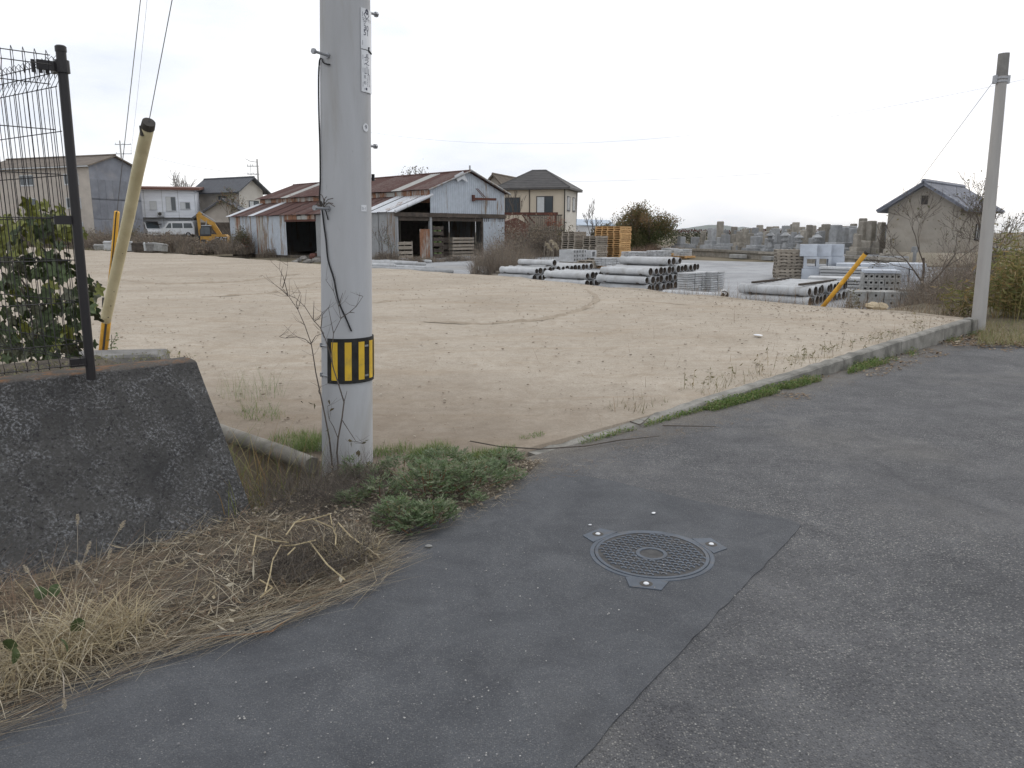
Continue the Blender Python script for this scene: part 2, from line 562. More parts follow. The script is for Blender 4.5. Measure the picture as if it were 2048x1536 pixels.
def sand_mat():
    m, nt, bs, out = _nt('sandy_soil')
    vec = _coords(nt, False)
    c = _ramp(nt, [(0.3, (0.362, 0.315, 0.257)), (0.7, (0.472, 0.42, 0.352))], _noise(nt, vec, 0.35, 6, 0.62, 0.6))
    g = _ramp(nt, [(0.35, (0.78, 0.78, 0.78)), (0.66, (1.1, 1.1, 1.1))], _noise(nt, vec, 55, 4, 0.75))
    c = _mix(nt, c, g, 1.0, 'MULTIPLY')
    # streaks pressed in by wheels, roughly along the lot
    mp = nt.nodes.new('ShaderNodeMapping')
    mp.inputs['Rotation'].default_value = (0, 0, R(20))
    mp.inputs['Scale'].default_value = (0.35, 2.2, 1)
    nt.links.new(vec, mp.inputs['Vector'])
    st = _ramp(nt, [(0.5, 0.0), (0.7, 0.55)], _noise(nt, mp.outputs['Vector'], 1.0, 6, 0.65, 0.8))
    c = _mix(nt, c, (0.33, 0.262, 0.19), st)
    wet = _ramp(nt, [(0.5, 0.0), (0.62, 0.35)], _noise(nt, vec, 1.7, 7, 0.7, 1.0))
    c = _mix(nt, c, (0.30, 0.245, 0.185), wet)
    # damp dark soil with litter where the lot meets the verge by the pole
    sep = nt.nodes.new('ShaderNodeVectorMath'); sep.operation = 'DISTANCE'
    nt.links.new(vec, sep.inputs[0]); sep.inputs[1].default_value = (-1.6, 4.6, 0)
    nz = _math(nt, 'MULTIPLY', _noise(nt, vec, 1.4, 6, 0.65), 3.0)
    dd = _math(nt, 'ADD', sep.outputs['Value'], nz)
    dk = _ramp(nt, [(0.0, 0.85), (1.0, 0.0)], _math(nt, 'MULTIPLY_ADD', dd, 0.28))
    dk_node = [n for n in nt.nodes if n.type == 'MATH' and n.operation == 'MULTIPLY_ADD'][-1]
    dk_node.inputs[2].default_value = -0.72
    c = _mix(nt, c, (0.19, 0.155, 0.12), dk)
    v2 = nt.nodes.new('ShaderNodeTexVoronoi'); v2.inputs['Scale'].default_value = 9
    nt.links.new(vec, v2.inputs['Vector'])
    chip = _ramp(nt, [(0.06, 0.6), (0.12, 0.0)], v2.outputs['Distance'])
    s2 = nt.nodes.new('ShaderNodeSeparateColor'); nt.links.new(v2.outputs['Color'], s2.inputs['Color'])
    c = _mix(nt, c, (0.17, 0.11, 0.07), _math(nt, 'MULTIPLY', chip, _math(nt, 'GREATER_THAN', s2.outputs['Red'], 0.72)))
    mid = _ramp(nt, [(0.36, (0.90, 0.885, 0.87)), (0.64, (1.06, 1.065, 1.07))], _noise(nt, vec, 7, 6, 0.75, 0.6))
    c = _mix(nt, c, mid, 1.0, 'MULTIPLY')
    fl = _ramp(nt, [(0.62, 0.0), (0.70, 0.55)], _noise(nt, vec, 22, 3, 0.7))
    c = _mix(nt, c, (0.22, 0.17, 0.12), fl)
    nt.links.new(c, bs.inputs['Base Color'])
    bs.inputs['Roughness'].default_value = 0.95
    bs.inputs['Specular IOR Level'].default_value = 0.1
    h = _math(nt, 'ADD', _noise(nt, vec, 60, 4, 0.7), _math(nt, 'MULTIPLY', _noise(nt, mp.outputs['Vector'], 2.5, 5, 0.7), 2.5))
    _bump(nt, bs, h, 0.35, 0.010)
    return m
M_SAND = sand_mat()

def lichen_mat():
    m, nt, bs, out = _nt('lichened_concrete')
    vec = _coords(nt, False)
    c = _ramp(nt, [(0.35, (0.05, 0.049, 0.048)), (0.7, (0.083, 0.081, 0.078))], _noise(nt, vec, 2.2, 7, 0.65, 0.5))
    a = _noise(nt, vec, 75, 4, 0.75)
    big = _ramp(nt, [(0.42, 0.15), (0.62, 1.0)], _noise(nt, vec, 5.0, 5, 0.6, 0.6))
    sp = _ramp(nt, [(0.50, 0.0), (0.60, 0.85)], a)
    c = _mix(nt, c, (0.235, 0.24, 0.25), _math(nt, 'MULTIPLY', sp, big))
    bk = _ramp(nt, [(0.36, 0.85), (0.46, 0.0)], _noise(nt, vec, 48, 4, 0.75))
    c = _mix(nt, c, (0.024, 0.024, 0.026), bk)
    mp = nt.nodes.new('ShaderNodeMapping'); mp.inputs['Scale'].default_value = (3.5, 3.5, 0.45)
    nt.links.new(vec, mp.inputs['Vector'])
    run = _ramp(nt, [(0.52, 0.0), (0.70, 0.45)], _noise(nt, mp.outputs['Vector'], 1.6, 5, 0.6))
    c = _mix(nt, c, (0.04, 0.04, 0.042), run)
    # orange lichen along the top
    geo = nt.nodes.new('ShaderNodeNewGeometry')
    sx = nt.nodes.new('ShaderNodeSeparateXYZ'); nt.links.new(geo.outputs['Normal'], sx.inputs[0])
    topf = _ramp(nt, [(0.82, 0.0), (0.97, 1.0)], sx.outputs['Z'])
    moss = _mix(nt, (0.12, 0.105, 0.09), (0.33, 0.15, 0.05), _ramp(nt, [(0.5, 0.0), (0.62, 0.8)], _noise(nt, vec, 11, 6, 0.7)))
    c = _mix(nt, c, moss, _math(nt, 'MULTIPLY', topf, 0.6))
    nt.links.new(c, bs.inputs['Base Color'])
    bs.inputs['Roughness'].default_value = 0.95
    bs.inputs['Specular IOR Level'].default_value = 0.15
    h = _math(nt, 'ADD', a, _math(nt, 'MULTIPLY', _noise(nt, vec, 20, 4), 0.8))
    _bump(nt, bs, h, 0.6, 0.012)
    return m
M_LICHEN = lichen_mat()

def sheet_mat(name, paint, rust, amt, seed_scale=1.0):
    """old corrugated steel: paint or zinc with rust running down it; each sheet weathers differently"""
    m, nt, bs, out = _nt(name)
    vec = _coords(nt, True, (2.2, 2.2, 0.35))
    v0 = _coords(nt, True)
    oi = nt.nodes.new('ShaderNodeObjectInfo')
    base = _ramp(nt, [(0.3, tuple(x * 0.82 for x in paint)), (0.7, paint)], _noise(nt, v0, 2.5, 6, 0.6))
    thr = _math(nt, 'ADD', _noise(nt, vec, 1.3 * seed_scale, 6, 0.7), _math(nt, 'MULTIPLY', _math(nt, 'SUBTRACT', oi.outputs['Random'], 0.5), 0.35))
    f = _ramp(nt, [(0.62 - amt, 0.0), (0.74 - amt, 0.92)], thr)
    r2 = _ramp(nt, [(0.3, tuple(x * 0.5 for x in rust)), (0.7, rust)], _noise(nt, v0, 7, 6, 0.7))
    c = _mix(nt, base, r2, f)
    nt.links.new(c, bs.inputs['Base Color'])
    bs.inputs['Roughness'].default_value = 0.65
    bs.inputs['Specular IOR Level'].default_value = 0.35
    return m
M_SH_WHITE = sheet_mat('galvanised_sheet', (0.47, 0.515, 0.575), (0.30, 0.22, 0.15), 0.05)
M_SH_GREY = sheet_mat('grey_sheet', (0.31, 0.32, 0.33), (0.26, 0.18, 0.12), 0.02)
M_SH_CREAM = sheet_mat('cream_rusting_sheet', (0.42, 0.42, 0.40), (0.30, 0.13, 0.06), 0.16)
M_SH_RUST = sheet_mat('rust_red_roof_sheet', (0.125, 0.08, 0.07), (0.10, 0.038, 0.029), 0.24)
M_SH_ROOFW = sheet_mat('white_roof_sheet', (0.62, 0.64, 0.67), (0.32, 0.22, 0.16), -0.04)

M_GROUND = pm('dry_ground', (0.19, 0.155, 0.105), (0.10, 0.085, 0.055), 0.6, 0.95, 0.4, 20, stain=(0.10, 0.115, 0.05), stain_scale=0.4, stain_amt=0.6, bdist=0.03)
M_GRAVEL = pm('yard_gravel', (0.36, 0.37, 0.385), (0.25, 0.255, 0.265), 0.8, 0.9, 0.5, 25, stain=(0.31, 0.29, 0.26), stain_scale=0.25, stain_amt=0.6, speck=(0.16, 0.16, 0.17), speck_scale=30)
M_SOIL = pm('verge_soil', (0.125, 0.105, 0.085), (0.05, 0.043, 0.036), 6, 0.97, 0.7, 60, stain=(0.17, 0.14, 0.10), stain_scale=3, bdist=0.02)
M_KERB = pm('kerb_concrete', (0.29, 0.28, 0.255), (0.165, 0.158, 0.14), 5, 0.92, 0.7, 45, stain=(0.10, 0.10, 0.09), stain_scale=3.2, stain_amt=0.8, speck=(0.13, 0.13, 0.13), speck_scale=90, rnd=0.1)
M_POLE = pm('spun_concrete', (0.46, 0.47, 0.49), (0.375, 0.38, 0.39), 1.3, 0.8, 0.12, 120, stain=(0.31, 0.295, 0.27), stain_scale=1.6, stain_amt=0.6, aniso=(2.2, 2.2, 0.4), speck=(0.2, 0.2, 0.2), speck_scale=45, speck_t=0.74)
M_POLE2 = pm('grey_pole_concrete', (0.42, 0.41, 0.395), (0.34, 0.33, 0.32), 1.5, 0.85, 0.1, 90, aniso=(3, 3, 0.4))
M_CONC = pm('precast_concrete', (0.50, 0.51, 0.52), (0.39, 0.395, 0.40), 2.5, 0.9, 0.2, 60, rnd=0.14, stain=(0.28, 0.27, 0.25), stain_scale=2.0, stain_amt=0.5)
M_PIPE_IN = pm('brown_shaded_pipe_bore', (0.15, 0.125, 0.105), (0.09, 0.075, 0.065), 6, 0.95)  # brownish bore, with the shade inside the pipes put into its colour
M_CONC_D = pm('weathered_precast', (0.37, 0.37, 0.36), (0.26, 0.26, 0.25), 2.5, 0.92, 0.2, 60, rnd=0.15, stain=(0.16, 0.155, 0.14), stain_scale=1.5, stain_amt=0.6)
M_CONC_B = pm('bluish_precast', (0.55, 0.59, 0.65), (0.45, 0.48, 0.53), 2.5, 0.88, 0.15, 60, rnd=0.12, stain=(0.33, 0.34, 0.36), stain_scale=1.6, stain_amt=0.4)
M_SLAB = pm('slab_concrete', (0.25, 0.245, 0.235), (0.16, 0.155, 0.15), 5, 0.92, 0.4, 80, stain=(0.09, 0.09, 0.085), stain_scale=3)
M_DITCH = pm('ditch_concrete', (0.28, 0.265, 0.235), (0.17, 0.16, 0.14), 4, 0.93, 0.4, 60, stain=(0.10, 0.10, 0.08), stain_scale=2)
M_PALLET = pm('grey_pallet_wood', (0.36, 0.32, 0.27), (0.22, 0.19, 0.155), 3, 0.9, 0.2, 60, rnd=0.22, aniso=(1, 6, 6))
M_PALLET_O = pm('new_pallet_wood', (0.62, 0.40, 0.19), (0.45, 0.26, 0.11), 3, 0.8, 0.1, 60, rnd=0.14, aniso=(1, 6, 6))
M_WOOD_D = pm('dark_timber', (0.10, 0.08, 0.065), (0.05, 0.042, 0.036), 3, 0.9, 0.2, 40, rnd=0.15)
M_STONE_A = pm('granite_grey', (0.34, 0.35, 0.36), (0.24, 0.245, 0.25), 5, 0.7, 0.1, 90, rnd=0.24, stain=(0.17, 0.165, 0.15), stain_scale=2)
M_STONE_B = pm('granite_warm', (0.33, 0.305, 0.265), (0.215, 0.195, 0.165), 5, 0.75, 0.1, 90, rnd=0.24, stain=(0.15, 0.145, 0.125), stain_scale=2)
M_FENCE = flat('black_brown_coat', (0.020, 0.018, 0.020), 0.45)
M_GALV = flat('galvanised_steel', (0.36, 0.37, 0.39), 0.45, 0.6)
M_CABLE = flat('black_rubber', (0.012, 0.012, 0.014), 0.6)
M_WIRE = flat('wire_grey', (0.14, 0.14, 0.15), 0.6)
M_YELLOW = pm('yellow_guard', (0.72, 0.40, 0.05), (0.58, 0.31, 0.04), 6, 0.55, 0.0, stain=(0.22, 0.13, 0.05), stain_scale=9, stain_amt=0.5, aniso=(1, 1, 0.4))
M_CREAM = pm('faded_cream_guard', (0.62, 0.56, 0.38), (0.52, 0.46, 0.29), 3, 0.5, 0.0, stain=(0.40, 0.34, 0.2), stain_scale=4, stain_amt=0.35)
M_BANDY = pm('yellow_reflective', (0.70, 0.46, 0.045), (0.60, 0.385, 0.04), 12, 0.6, stain=(0.30, 0.22, 0.08), stain_scale=14, stain_amt=0.45)
M_BANDK = pm('black_band', (0.032, 0.032, 0.032), (0.016, 0.016, 0.016), 14, 0.75, 0.2, 60)
M_PLATE = flat('white_plate', (0.72, 0.74, 0.77), 0.4)
M_INK = flat('ink', (0.03, 0.035, 0.07), 0.5)
M_IRON = pm('worn_cast_iron', (0.092, 0.112, 0.142), (0.062, 0.075, 0.095), 9, 0.6, 0.1, 90, metallic=0.1, stain=(0.13, 0.11, 0.09), stain_scale=14, stain_amt=0.5)
M_IRON_D = pm('dirt_in_cover', (0.088, 0.087, 0.087), (0.055, 0.055, 0.056), 20, 0.9)
M_GLASS = flat('window_glass', (0.06, 0.075, 0.085), 0.12, 0.0, 0.6)
M_CURTAIN = flat('curtain', (0.60, 0.62, 0.63), 0.8)
M_FRAME = flat('dark_window_frame', (0.03, 0.03, 0.035), 0.5)
M_FRAME_W = flat('pale_window_frame', (0.5, 0.52, 0.54), 0.5)
M_WALL_BEIGE = pm('beige_siding', (0.47, 0.43, 0.385), (0.40, 0.365, 0.33), 1.2, 0.85, stain=(0.30, 0.27, 0.24), stain_scale=0.5, stain_amt=0.4)
M_WALL_GREY = pm('grey_cement_sheet', (0.235, 0.25, 0.285), (0.18, 0.19, 0.22), 0.9, 0.85, rnd=0.1, stain=(0.30, 0.29, 0.29), stain_scale=0.6, stain_amt=0.5)
M_WALL_WHITE = pm('white_siding', (0.78, 0.81, 0.86), (0.70, 0.73, 0.79), 1.0, 0.75, rnd=0.05)
M_WALL_CREAM = pm('cream_render', (0.60, 0.53, 0.43), (0.55, 0.485, 0.39), 0.8, 0.85)
M_WALL_PALE = pm('pale_render', (0.62, 0.59, 0.54), (0.56, 0.53, 0.48), 0.8, 0.85)
M_WALL_MUD = pm('earth_render', (0.35, 0.32, 0.275), (0.285, 0.26, 0.225), 1.2, 0.95, 0.2, 20, stain=(0.20, 0.17, 0.135), stain_scale=0.8)
M_PLINTH = pm('cream_plinth', (0.55, 0.49, 0.40), (0.44, 0.39, 0.31), 1.5, 0.9)
M_TILE = pm('grey_roof_tile', (0.135, 0.14, 0.155), (0.085, 0.09, 0.10), 3, 0.6, rnd=0.1)
M_TILE_B = pm('bluish_roof_tile', (0.22, 0.23, 0.27), (0.13, 0.14, 0.165), 3, 0.55, rnd=0.14)
M_ROOF_DARK = pm('dark_slate_roof', (0.105, 0.10, 0.098), (0.075, 0.072, 0.072), 2, 0.75)
M_ROOF_BRN = pm('brown_roof', (0.19, 0.16, 0.13), (0.12, 0.10, 0.085), 1.5, 0.8)
M_TRIM = flat('dark_trim', (0.05, 0.045, 0.04), 0.7)
M_TRIM_R = flat('red_brown_trim', (0.16, 0.075, 0.055), 0.7)
M_BLUEROOF = flat('blue_shed_roof', (0.42, 0.50, 0.60), 0.5)
M_EXC = pm('excavator_yellow', (0.50, 0.28, 0.055), (0.38, 0.21, 0.04), 2.5, 0.6, stain=(0.20, 0.13, 0.06), stain_scale=2.2, stain_amt=0.6)
M_BLACK = flat('black_paint', (0.02, 0.02, 0.022), 0.5)
M_WHITE = flat('white_paint', (0.75, 0.77, 0.80), 0.35, 0.0, 0.5)
M_TYRE = flat('tyre', (0.02, 0.02, 0.02), 0.85)
M_BARK = pm('bark', (0.14, 0.115, 0.095), (0.08, 0.066, 0.056), 12, 0.95)
M_TWIG = pm('twig_bark', (0.125, 0.105, 0.09), (0.075, 0.063, 0.055), 14, 0.9)
M_STEMR = pm('reddish_stem', (0.25, 0.12, 0.06), (0.16, 0.08, 0.045), 10, 0.85)
M_RIDGE = pm('turned_soil', (0.36, 0.305, 0.24), (0.27, 0.225, 0.17), 9, 0.95, 0.5, 60)
M_ROCK = pm('pale_rock', (0.52, 0.43, 0.30), (0.36, 0.30, 0.21), 5, 0.95, 0.5, 30)
M_RUBBLE = pm('broken_concrete', (0.30, 0.285, 0.265), (0.18, 0.17, 0.16), 4, 0.95, 0.4, 30, rnd=0.3)
M_HILL = pm('forested_hill', (0.055, 0.075, 0.05), (0.04, 0.056, 0.04), 0.004, 0.95)
M_BOTTLE = flat('green_plastic', (0.20, 0.30, 0.10), 0.4)
M_RUSTY = pm('rusty_iron', (0.14, 0.06, 0.045), (0.08, 0.035, 0.028), 5, 0.85)

L_STRAW = leafmat('straw', [(0.40, 0.34, 0.23), (0.25, 0.205, 0.135), (0.15, 0.118, 0.08), (0.34, 0.295, 0.21), (0.54, 0.49, 0.385), (0.10, 0.075, 0.055), (0.27, 0.19, 0.12)], 0.15, 0.75)
L_PALE = leafmat('pale_straw', [(0.50, 0.43, 0.28), (0.33, 0.265, 0.155), (0.62, 0.56, 0.43), (0.22, 0.165, 0.10), (0.44, 0.385, 0.26)], 0.2, 0.7)
L_STRAW_R = leafmat('reddish_straw', [(0.22, 0.135, 0.085), (0.28, 0.205, 0.135), (0.15, 0.095, 0.068), (0.34, 0.28, 0.2)], 0.15, 0.75)
L_DEAD = leafmat('grey_dead_stems', [(0.085, 0.072, 0.062), (0.14, 0.12, 0.10), (0.055, 0.048, 0.045), (0.20, 0.175, 0.145)], 0.1, 0.85)
L_GREEN = leafmat('green_grass', [(0.085, 0.15, 0.035), (0.13, 0.21, 0.055), (0.17, 0.22, 0.08), (0.30, 0.27, 0.13)], 0.3, 0.6)
L_MUG = leafmat('grey_green_leaves', [(0.08, 0.12, 0.055), (0.13, 0.185, 0.095), (0.19, 0.245, 0.14), (0.10, 0.16, 0.05), (0.28, 0.32, 0.22), (0.20, 0.19, 0.10)], 0.3, 0.7)
L_VINE = leafmat('vine_leaves', [(0.065, 0.105, 0.03), (0.11, 0.15, 0.045), (0.23, 0.25, 0.06), (0.12, 0.13, 0.07)], 0.35, 0.5)
L_BROWN = leafmat('brown_brush', [(0.17, 0.145, 0.125), (0.25, 0.215, 0.18), (0.11, 0.095, 0.085), (0.32, 0.27, 0.205), (0.20, 0.145, 0.115), (0.14, 0.13, 0.09)], 0.2, 0.85)
L_BRUSHG = leafmat('olive_brush', [(0.10, 0.105, 0.055), (0.14, 0.13, 0.07), (0.09, 0.075, 0.05), (0.20, 0.165, 0.09), (0.07, 0.08, 0.04)], 0.2, 0.8)
L_AUTUMN = leafmat('autumn_leaves', [(0.065, 0.085, 0.03), (0.095, 0.11, 0.04), (0.14, 0.125, 0.055), (0.21, 0.135, 0.065), (0.30, 0.18, 0.095)], 0.25, 0.7)
L_HEDGE = leafmat('hedge_leaves', [(0.035, 0.05, 0.03), (0.055, 0.065, 0.035), (0.13, 0.055, 0.04), (0.08, 0.04, 0.035)], 0.15, 0.7)
L_BAMB = leafmat('bamboo_grass_leaves', [(0.10, 0.125, 0.035), (0.17, 0.175, 0.06), (0.27, 0.23, 0.09), (0.08, 0.095, 0.03), (0.33, 0.235, 0.10), (0.20, 0.15, 0.09)], 0.3, 0.6)
L_LITTER = leafmat('leaf_litter', [(0.20, 0.13, 0.075), (0.13, 0.085, 0.05), (0.30, 0.22, 0.14), (0.09, 0.065, 0.045), (0.42, 0.35, 0.26)], 0.1, 0.9)
L_RED = leafmat('red_leaves', [(0.30, 0.07, 0.05), (0.22, 0.10, 0.06), (0.36, 0.14, 0.09)], 0.25, 0.7)
L_PLUME = leafmat('seed_plumes', [(0.50, 0.44, 0.34), (0.42, 0.36, 0.27), (0.60, 0.54, 0.43)], 0.3, 0.9)
# ------------------------------------------------------------------ the setting
def struct(o):
    return tag(o, kind='structure')

# terrain: one sheet out to the horizon, finer near the yard
def axis(vals):
    out = []
    for a, b, n in vals:
        out += [a + (b - a) * i / n for i in range(n)]
    return out + [vals[-1][1]]
gx = axis([(-9000, -400, 6), (-400, -80, 10), (-80, 60, 70), (60, 400, 10), (400, 9000, 6)])
gy = axis([(-60, 6, 6), (6, 110, 64), (110, 400, 10), (400, 9000, 8)])
def tz(x, y):
    d = (x - C.x) * EN.x + (y - C.y) * EN.y
    z = ter(x, y) + 0.05 * mnoise.noise((x * 0.2, y * 0.2, 0))
    return -0.85 if d < 0.4 and y < 90 else z - 0.02
mb = MB()
mb.v = [(x, y, tz(x, y)) for y in gy for x in gx]
nx = len(gx)
mb.f = [(j * nx + i, j * nx + i + 1, (j + 1) * nx + i + 1, (j + 1) * nx + i) for j in range(len(gy) - 1) for i in range(nx - 1)]
struct(mb.build('ground', M_GROUND, smooth=True))

# sandy lot: near edge follows kerb, verge and ditch; far edge drops to the yard
def resample(pts, n):
    pts = [Vector(p) for p in pts]
    ls = [0.0]
    for a, b in zip(pts, pts[1:]): ls.append(ls[-1] + (b - a).length)
    out = []
    for i in range(n):
        s = ls[-1] * i / (n - 1)
        k = max(j for j in range(len(ls)) if ls[j] <= s + 1e-9)
        k = min(k, len(pts) - 2)
        out.append(pts[k].lerp(pts[k + 1], (s - ls[k]) / max(1e-9, ls[k + 1] - ls[k])))
    return out
KIN = 0.09 * V                                              # lot starts just under the kerb's inner edge
near = [C + KIN, KERB0 + KIN, KERB0 - U * 1.0 + 0.05 * V, Vector((-0.75, 4.72)), Vector((-1.36, 5.22)), Vector((-2.3, 6.12)), Vector((-3.6, 7.4)), Vector((-40, 34))]
far_px = [(1950, 641), (1800, 625), (1640, 613), (1380, 590), (1180, 571), (1000, 553), (650, 530), (400, 511), (160, 500)]
far = [at(x, y, 0.19).xy for x, y in far_px] + [Vector((-75, 105))]
NU, NV = 190, 110
n1 = resample(near[:7], 150) + resample(near[6:], NU - 149)[1:]
f1 = resample(far, NU)
E_EDGE = f1
mb = MB()
rows = [0.0] + [((j + 1) / NV) ** 1.7 for j in range(NV)]
for j, t in enumerate(rows):
    for i in range(NU):
        p = n1[i].lerp(f1[i], t)
        h = 0.018 * mnoise.noise((p.x * 1.3, p.y * 1.3, 1)) + 0.008 * mnoise.noise((p.x * 5, p.y * 5, 7))
        e = 0.05 * sstep(0.96, 1.0, t)
        mb.v.append((p.x, p.y, lotz(p.x, p.y) + h * sstep(0, 0.05, t) + e * (0.4 + mnoise.noise((p.x * 0.8, p.y * 0.8, 2)))))
for k, (off, dz) in enumerate(((0.25, -0.09), (0.7, -0.42), (1.1, -0.9))):
    for i in range(NU):
        p = f1[i] + Vector((0.78, 0.62)) * (off + 0.12 * mnoise.noise((f1[i].x * 1.1, f1[i].y, k)))
        mb.v.append((p.x, p.y, 0.19 + dz + 0.05 * mnoise.noise((p.x * 2, p.y * 2, k))))
nr = len(rows) + 3
mb.f = [(j * NU + i + 1, j * NU + i, (j + 1) * NU + i, (j + 1) * NU + i + 1) for j in range(nr - 1) for i in range(NU - 1)]
# skirt along the near edge
k0 = len(mb.v)
mb.v += [(n1[i].x, n1[i].y, -0.6) for i in range(NU)]
mb.f += [(i, i + 1, k0 + i + 1, k0 + i) for i in range(NU - 1)]
struct(mb.build('sandy_lot', M_SAND, smooth=True))

# gravel yard behind it, up to the graveyard and barn
mb = MB()
def yard(u, v):
    # u along the lot edge, v away from it
    a, b = Vector((9.6, 10.0)), Vector((-16, 48))
    p = a.lerp(b, u) + Vector((0.80, 0.60)) * (0.35 + v * (24 - 6 * u))
    return (p.x, p.y, ter(p.x, p.y) + 0.035 + 0.012 * mnoise.noise((p.x * 0.9, p.y * 0.9, 4)))
mb.grid(yard, 60, 40)
mb.f = [tuple(reversed(f)) for f in mb.f]
struct(mb.build('gravel_yard', M_GRAVEL, smooth=True))

# road and its overlay
v1, v2, v3 = at(1938, 678).xy, at(2048, 692).xy, at(2400, 715).xy
kout = -0.02 * V
road_poly = [KERB0 - U * 16, KERB0 + kout, C + kout, v1, v2, v3, Vector((14, 8)), Vector((14, -14)), Vector((-6, -14))]
mb = MB()
mb.prism([(p.x, p.y) for p in reversed(road_poly)], -0.3, 0.0)
struct(mb.build('road', M_ROAD))

pe = [(1050, 948), (1130, 947), (1220, 962), (1340, 992), (1460, 1018), (1580, 1040), (1603, 1052), (1585, 1075), (1500, 1160), (1420, 1245), (1290, 1378), (1150, 1536)]
pts = []
for i in range(len(pe) - 1):
    a, b = at(*pe[i]).xy, at(*pe[i + 1]).xy
    m = max(2, int((b - a).length / 0.05))
    for k in range(m):
        p = a.lerp(b, k / m)
        pts.append(p + Vector((mnoise.noise((p.x * 9, p.y * 9, 0)), mnoise.noise((p.x * 9, p.y * 9, 5)))) * 0.012)
last = at(1150, 1536).xy
pts += [last, last + (last - at(1290, 1378).xy).normalized() * 4]
PATCH_EDGE = list(pts)
pts += [pts[-1] + Vector((-4, 0)), KERB0 - U * 8, KERB0 - U * 0.75]
mb = MB()
n = len(pts)
mb.v = [(p.x, p.y, 0.006) for p in pts] + [(p.x, p.y, -0.05) for p in pts]
ctr = len(pts)
mb.f = [tuple(range(n - 1, -1, -1))] + [(i, (i + 1) % n, n + (i + 1) % n, n + i) for i in range(n)]
a_ = sum(pts[i].x * pts[(i + 1) % n].y - pts[(i + 1) % n].x * pts[i].y for i in range(n))
if a_ > 0: mb.f[0] = tuple(range(n))
struct(mb.build('road_overlay', M_PATCH))

# grass verge where the road bends away behind the right pole
mb = MB()
vp = [C + V * 0.15, C - V * 0.12, v1, v2, v3, Vector((16, 12)), Vector((18, 20)), Vector((11, 19)), C + U * 3 + V * 2.5]
def fan(poly, z, zc):
    c = sum(poly, Vector((0, 0))) / len(poly)
    m = MB()
    m.v = [(c.x, c.y, zc)] + [(p.x, p.y, z) for p in poly] + [(p.x, p.y, -0.8) for p in poly]
    n = len(poly)
    m.f = [(0, 1 + i, 1 + (i + 1) % n) for i in range(n)] + [(1 + i, 1 + n + i, 1 + n + (i + 1) % n, 1 + (i + 1) % n) for i in range(n)]
    return m
struct(fan(vp, 0.02, 0.12).build('verge', M_GROUND))

# soil strip between overlay and retaining wall
edge_px = [(1085, 925), (1050, 952), (1000, 1002), (930, 1032), (868, 1052), (800, 1064), (775, 1085), (760, 1130), (700, 1180), (600, 1222), (480, 1262), (380, 1290), (250, 1330), (120, 1385), (0, 1435), (-300, 1580)]
edge = resample([at(x, y).xy for x, y in edge_px], 90)
W0 = Vector((-1.41, 4.10))                                  # foot of the wall's end
T0 = Vector((-1.904, 4.60))                                 # top of the wall's end
WTOP = 0.837
# inner side: pole front, ditch mouth, wall foot
inner = resample([KERB0 - U * 0.6, Vector((-0.7, 4.8)), Vector((-1.25, 5.05)), Vector((-1.3, 4.75)), Vector((-1.5, 4.15)), W0 - U * 0.5 + V * 0.08, W0 - U * 1.5 + V * 0.08, W0 - U * 3.2 + V * 0.08], 90)
mb = MB()
def vs(u, v):
    i = int(round(u * 89))
    p = edge[i].lerp(inner[i], v)
    j = Vector((mnoise.noise((p.x * 7, p.y * 7, 1)), mnoise.noise((p.x * 7, p.y * 7, 4)))) * 0.03 * (1 - v)
    p = p + j
    z = 0.010 + 0.035 * sstep(0, 0.5, v) + 0.025 * mnoise.noise((p.x * 4, p.y * 4, 3)) * sstep(0, 0.2, v)
    return (p.x, p.y, z - (0.06 if v > 0.99 else 0) - (0.02 if v < 0.01 else 0))
mb.grid(vs, 90, 14)
struct(mb.build('verge_soil', M_SOIL, smooth=True))
VERGE_EDGE, VERGE_IN = edge, inner

# ditch that runs away from the road beside the wall's end
mb = MB()
dd = (Vector((-2.27, 6.01)) - Vector((-1.42, 5.19))).normalized()
dn = Vector((-dd.y, dd.x))
o = Vector((-1.2, 4.75))
def dpt(s, t, z):
    p = o + dd * s + dn * t
    return (p.x, p.y, z)
mb.v = [dpt(-0.5, -0.1, -0.5), dpt(5, -0.1, -0.55), dpt(5, 1.3, -0.55), dpt(-0.5, 1.3, -0.5), dpt(-0.5, -0.1, 0.0), dpt(-0.5, 1.3, 0.02), dpt(5, -0.1, 0.05), dpt(5, 1.3, 0.05)]
mb.f = [(0, 1, 2, 3), (0, 3, 5, 4), (1, 6, 7, 2)]
struct(mb.build('ditch_bed', M_SOIL))

# hills far beyond the graveyard
mb = MB()
YH = 6500.0
prof = [(1180, 0), (1300, 3), (1348, 7), (1375, 11), (1392, 14), (1410, 15.5), (1425, 16), (1445, 14.5), (1460, 10), (1476, 12), (1492, 8), (1500, 9.5), (1516, 4.5), (1545, 2), (1620, 1), (1800, 2), (2000, 0)]
k = YH / FPX
ring = []
for i in range(180):
    px = 1180 + (2000 - 1180) * i / 179
    for (a, ha), (b, hb) in zip(prof, prof[1:]):
        if a <= px <= b:
            h = ha + (hb - ha) * (px - a) / (b - a)
    h += 0.9 * mnoise.noise((px * 0.06, 0, 0)) * min(1, h / 4)
    ring.append(((px - 1024) * k, max(0.2, h) * k))
for j, (dy, hf) in enumerate(((-900, 0.0), (-450, 0.55), (0, 1.0), (500, 0.6), (1200, 0.0))):
    for x, h in ring:
        mb.v.append((x, YH + dy + 120 * mnoise.noise((x * 0.002, j, 0)), -3 + h * hf * (1 + 0.25 * mnoise.noise((x * 0.004, j * 3.1, 2)) * (1 if 0 < hf < 1 else 0))))
n = len(ring)
mb.f = [(j * n + i, j * n + i + 1, (j + 1) * n + i + 1, (j + 1) * n + i) for j in range(4) for i in range(n - 1)]
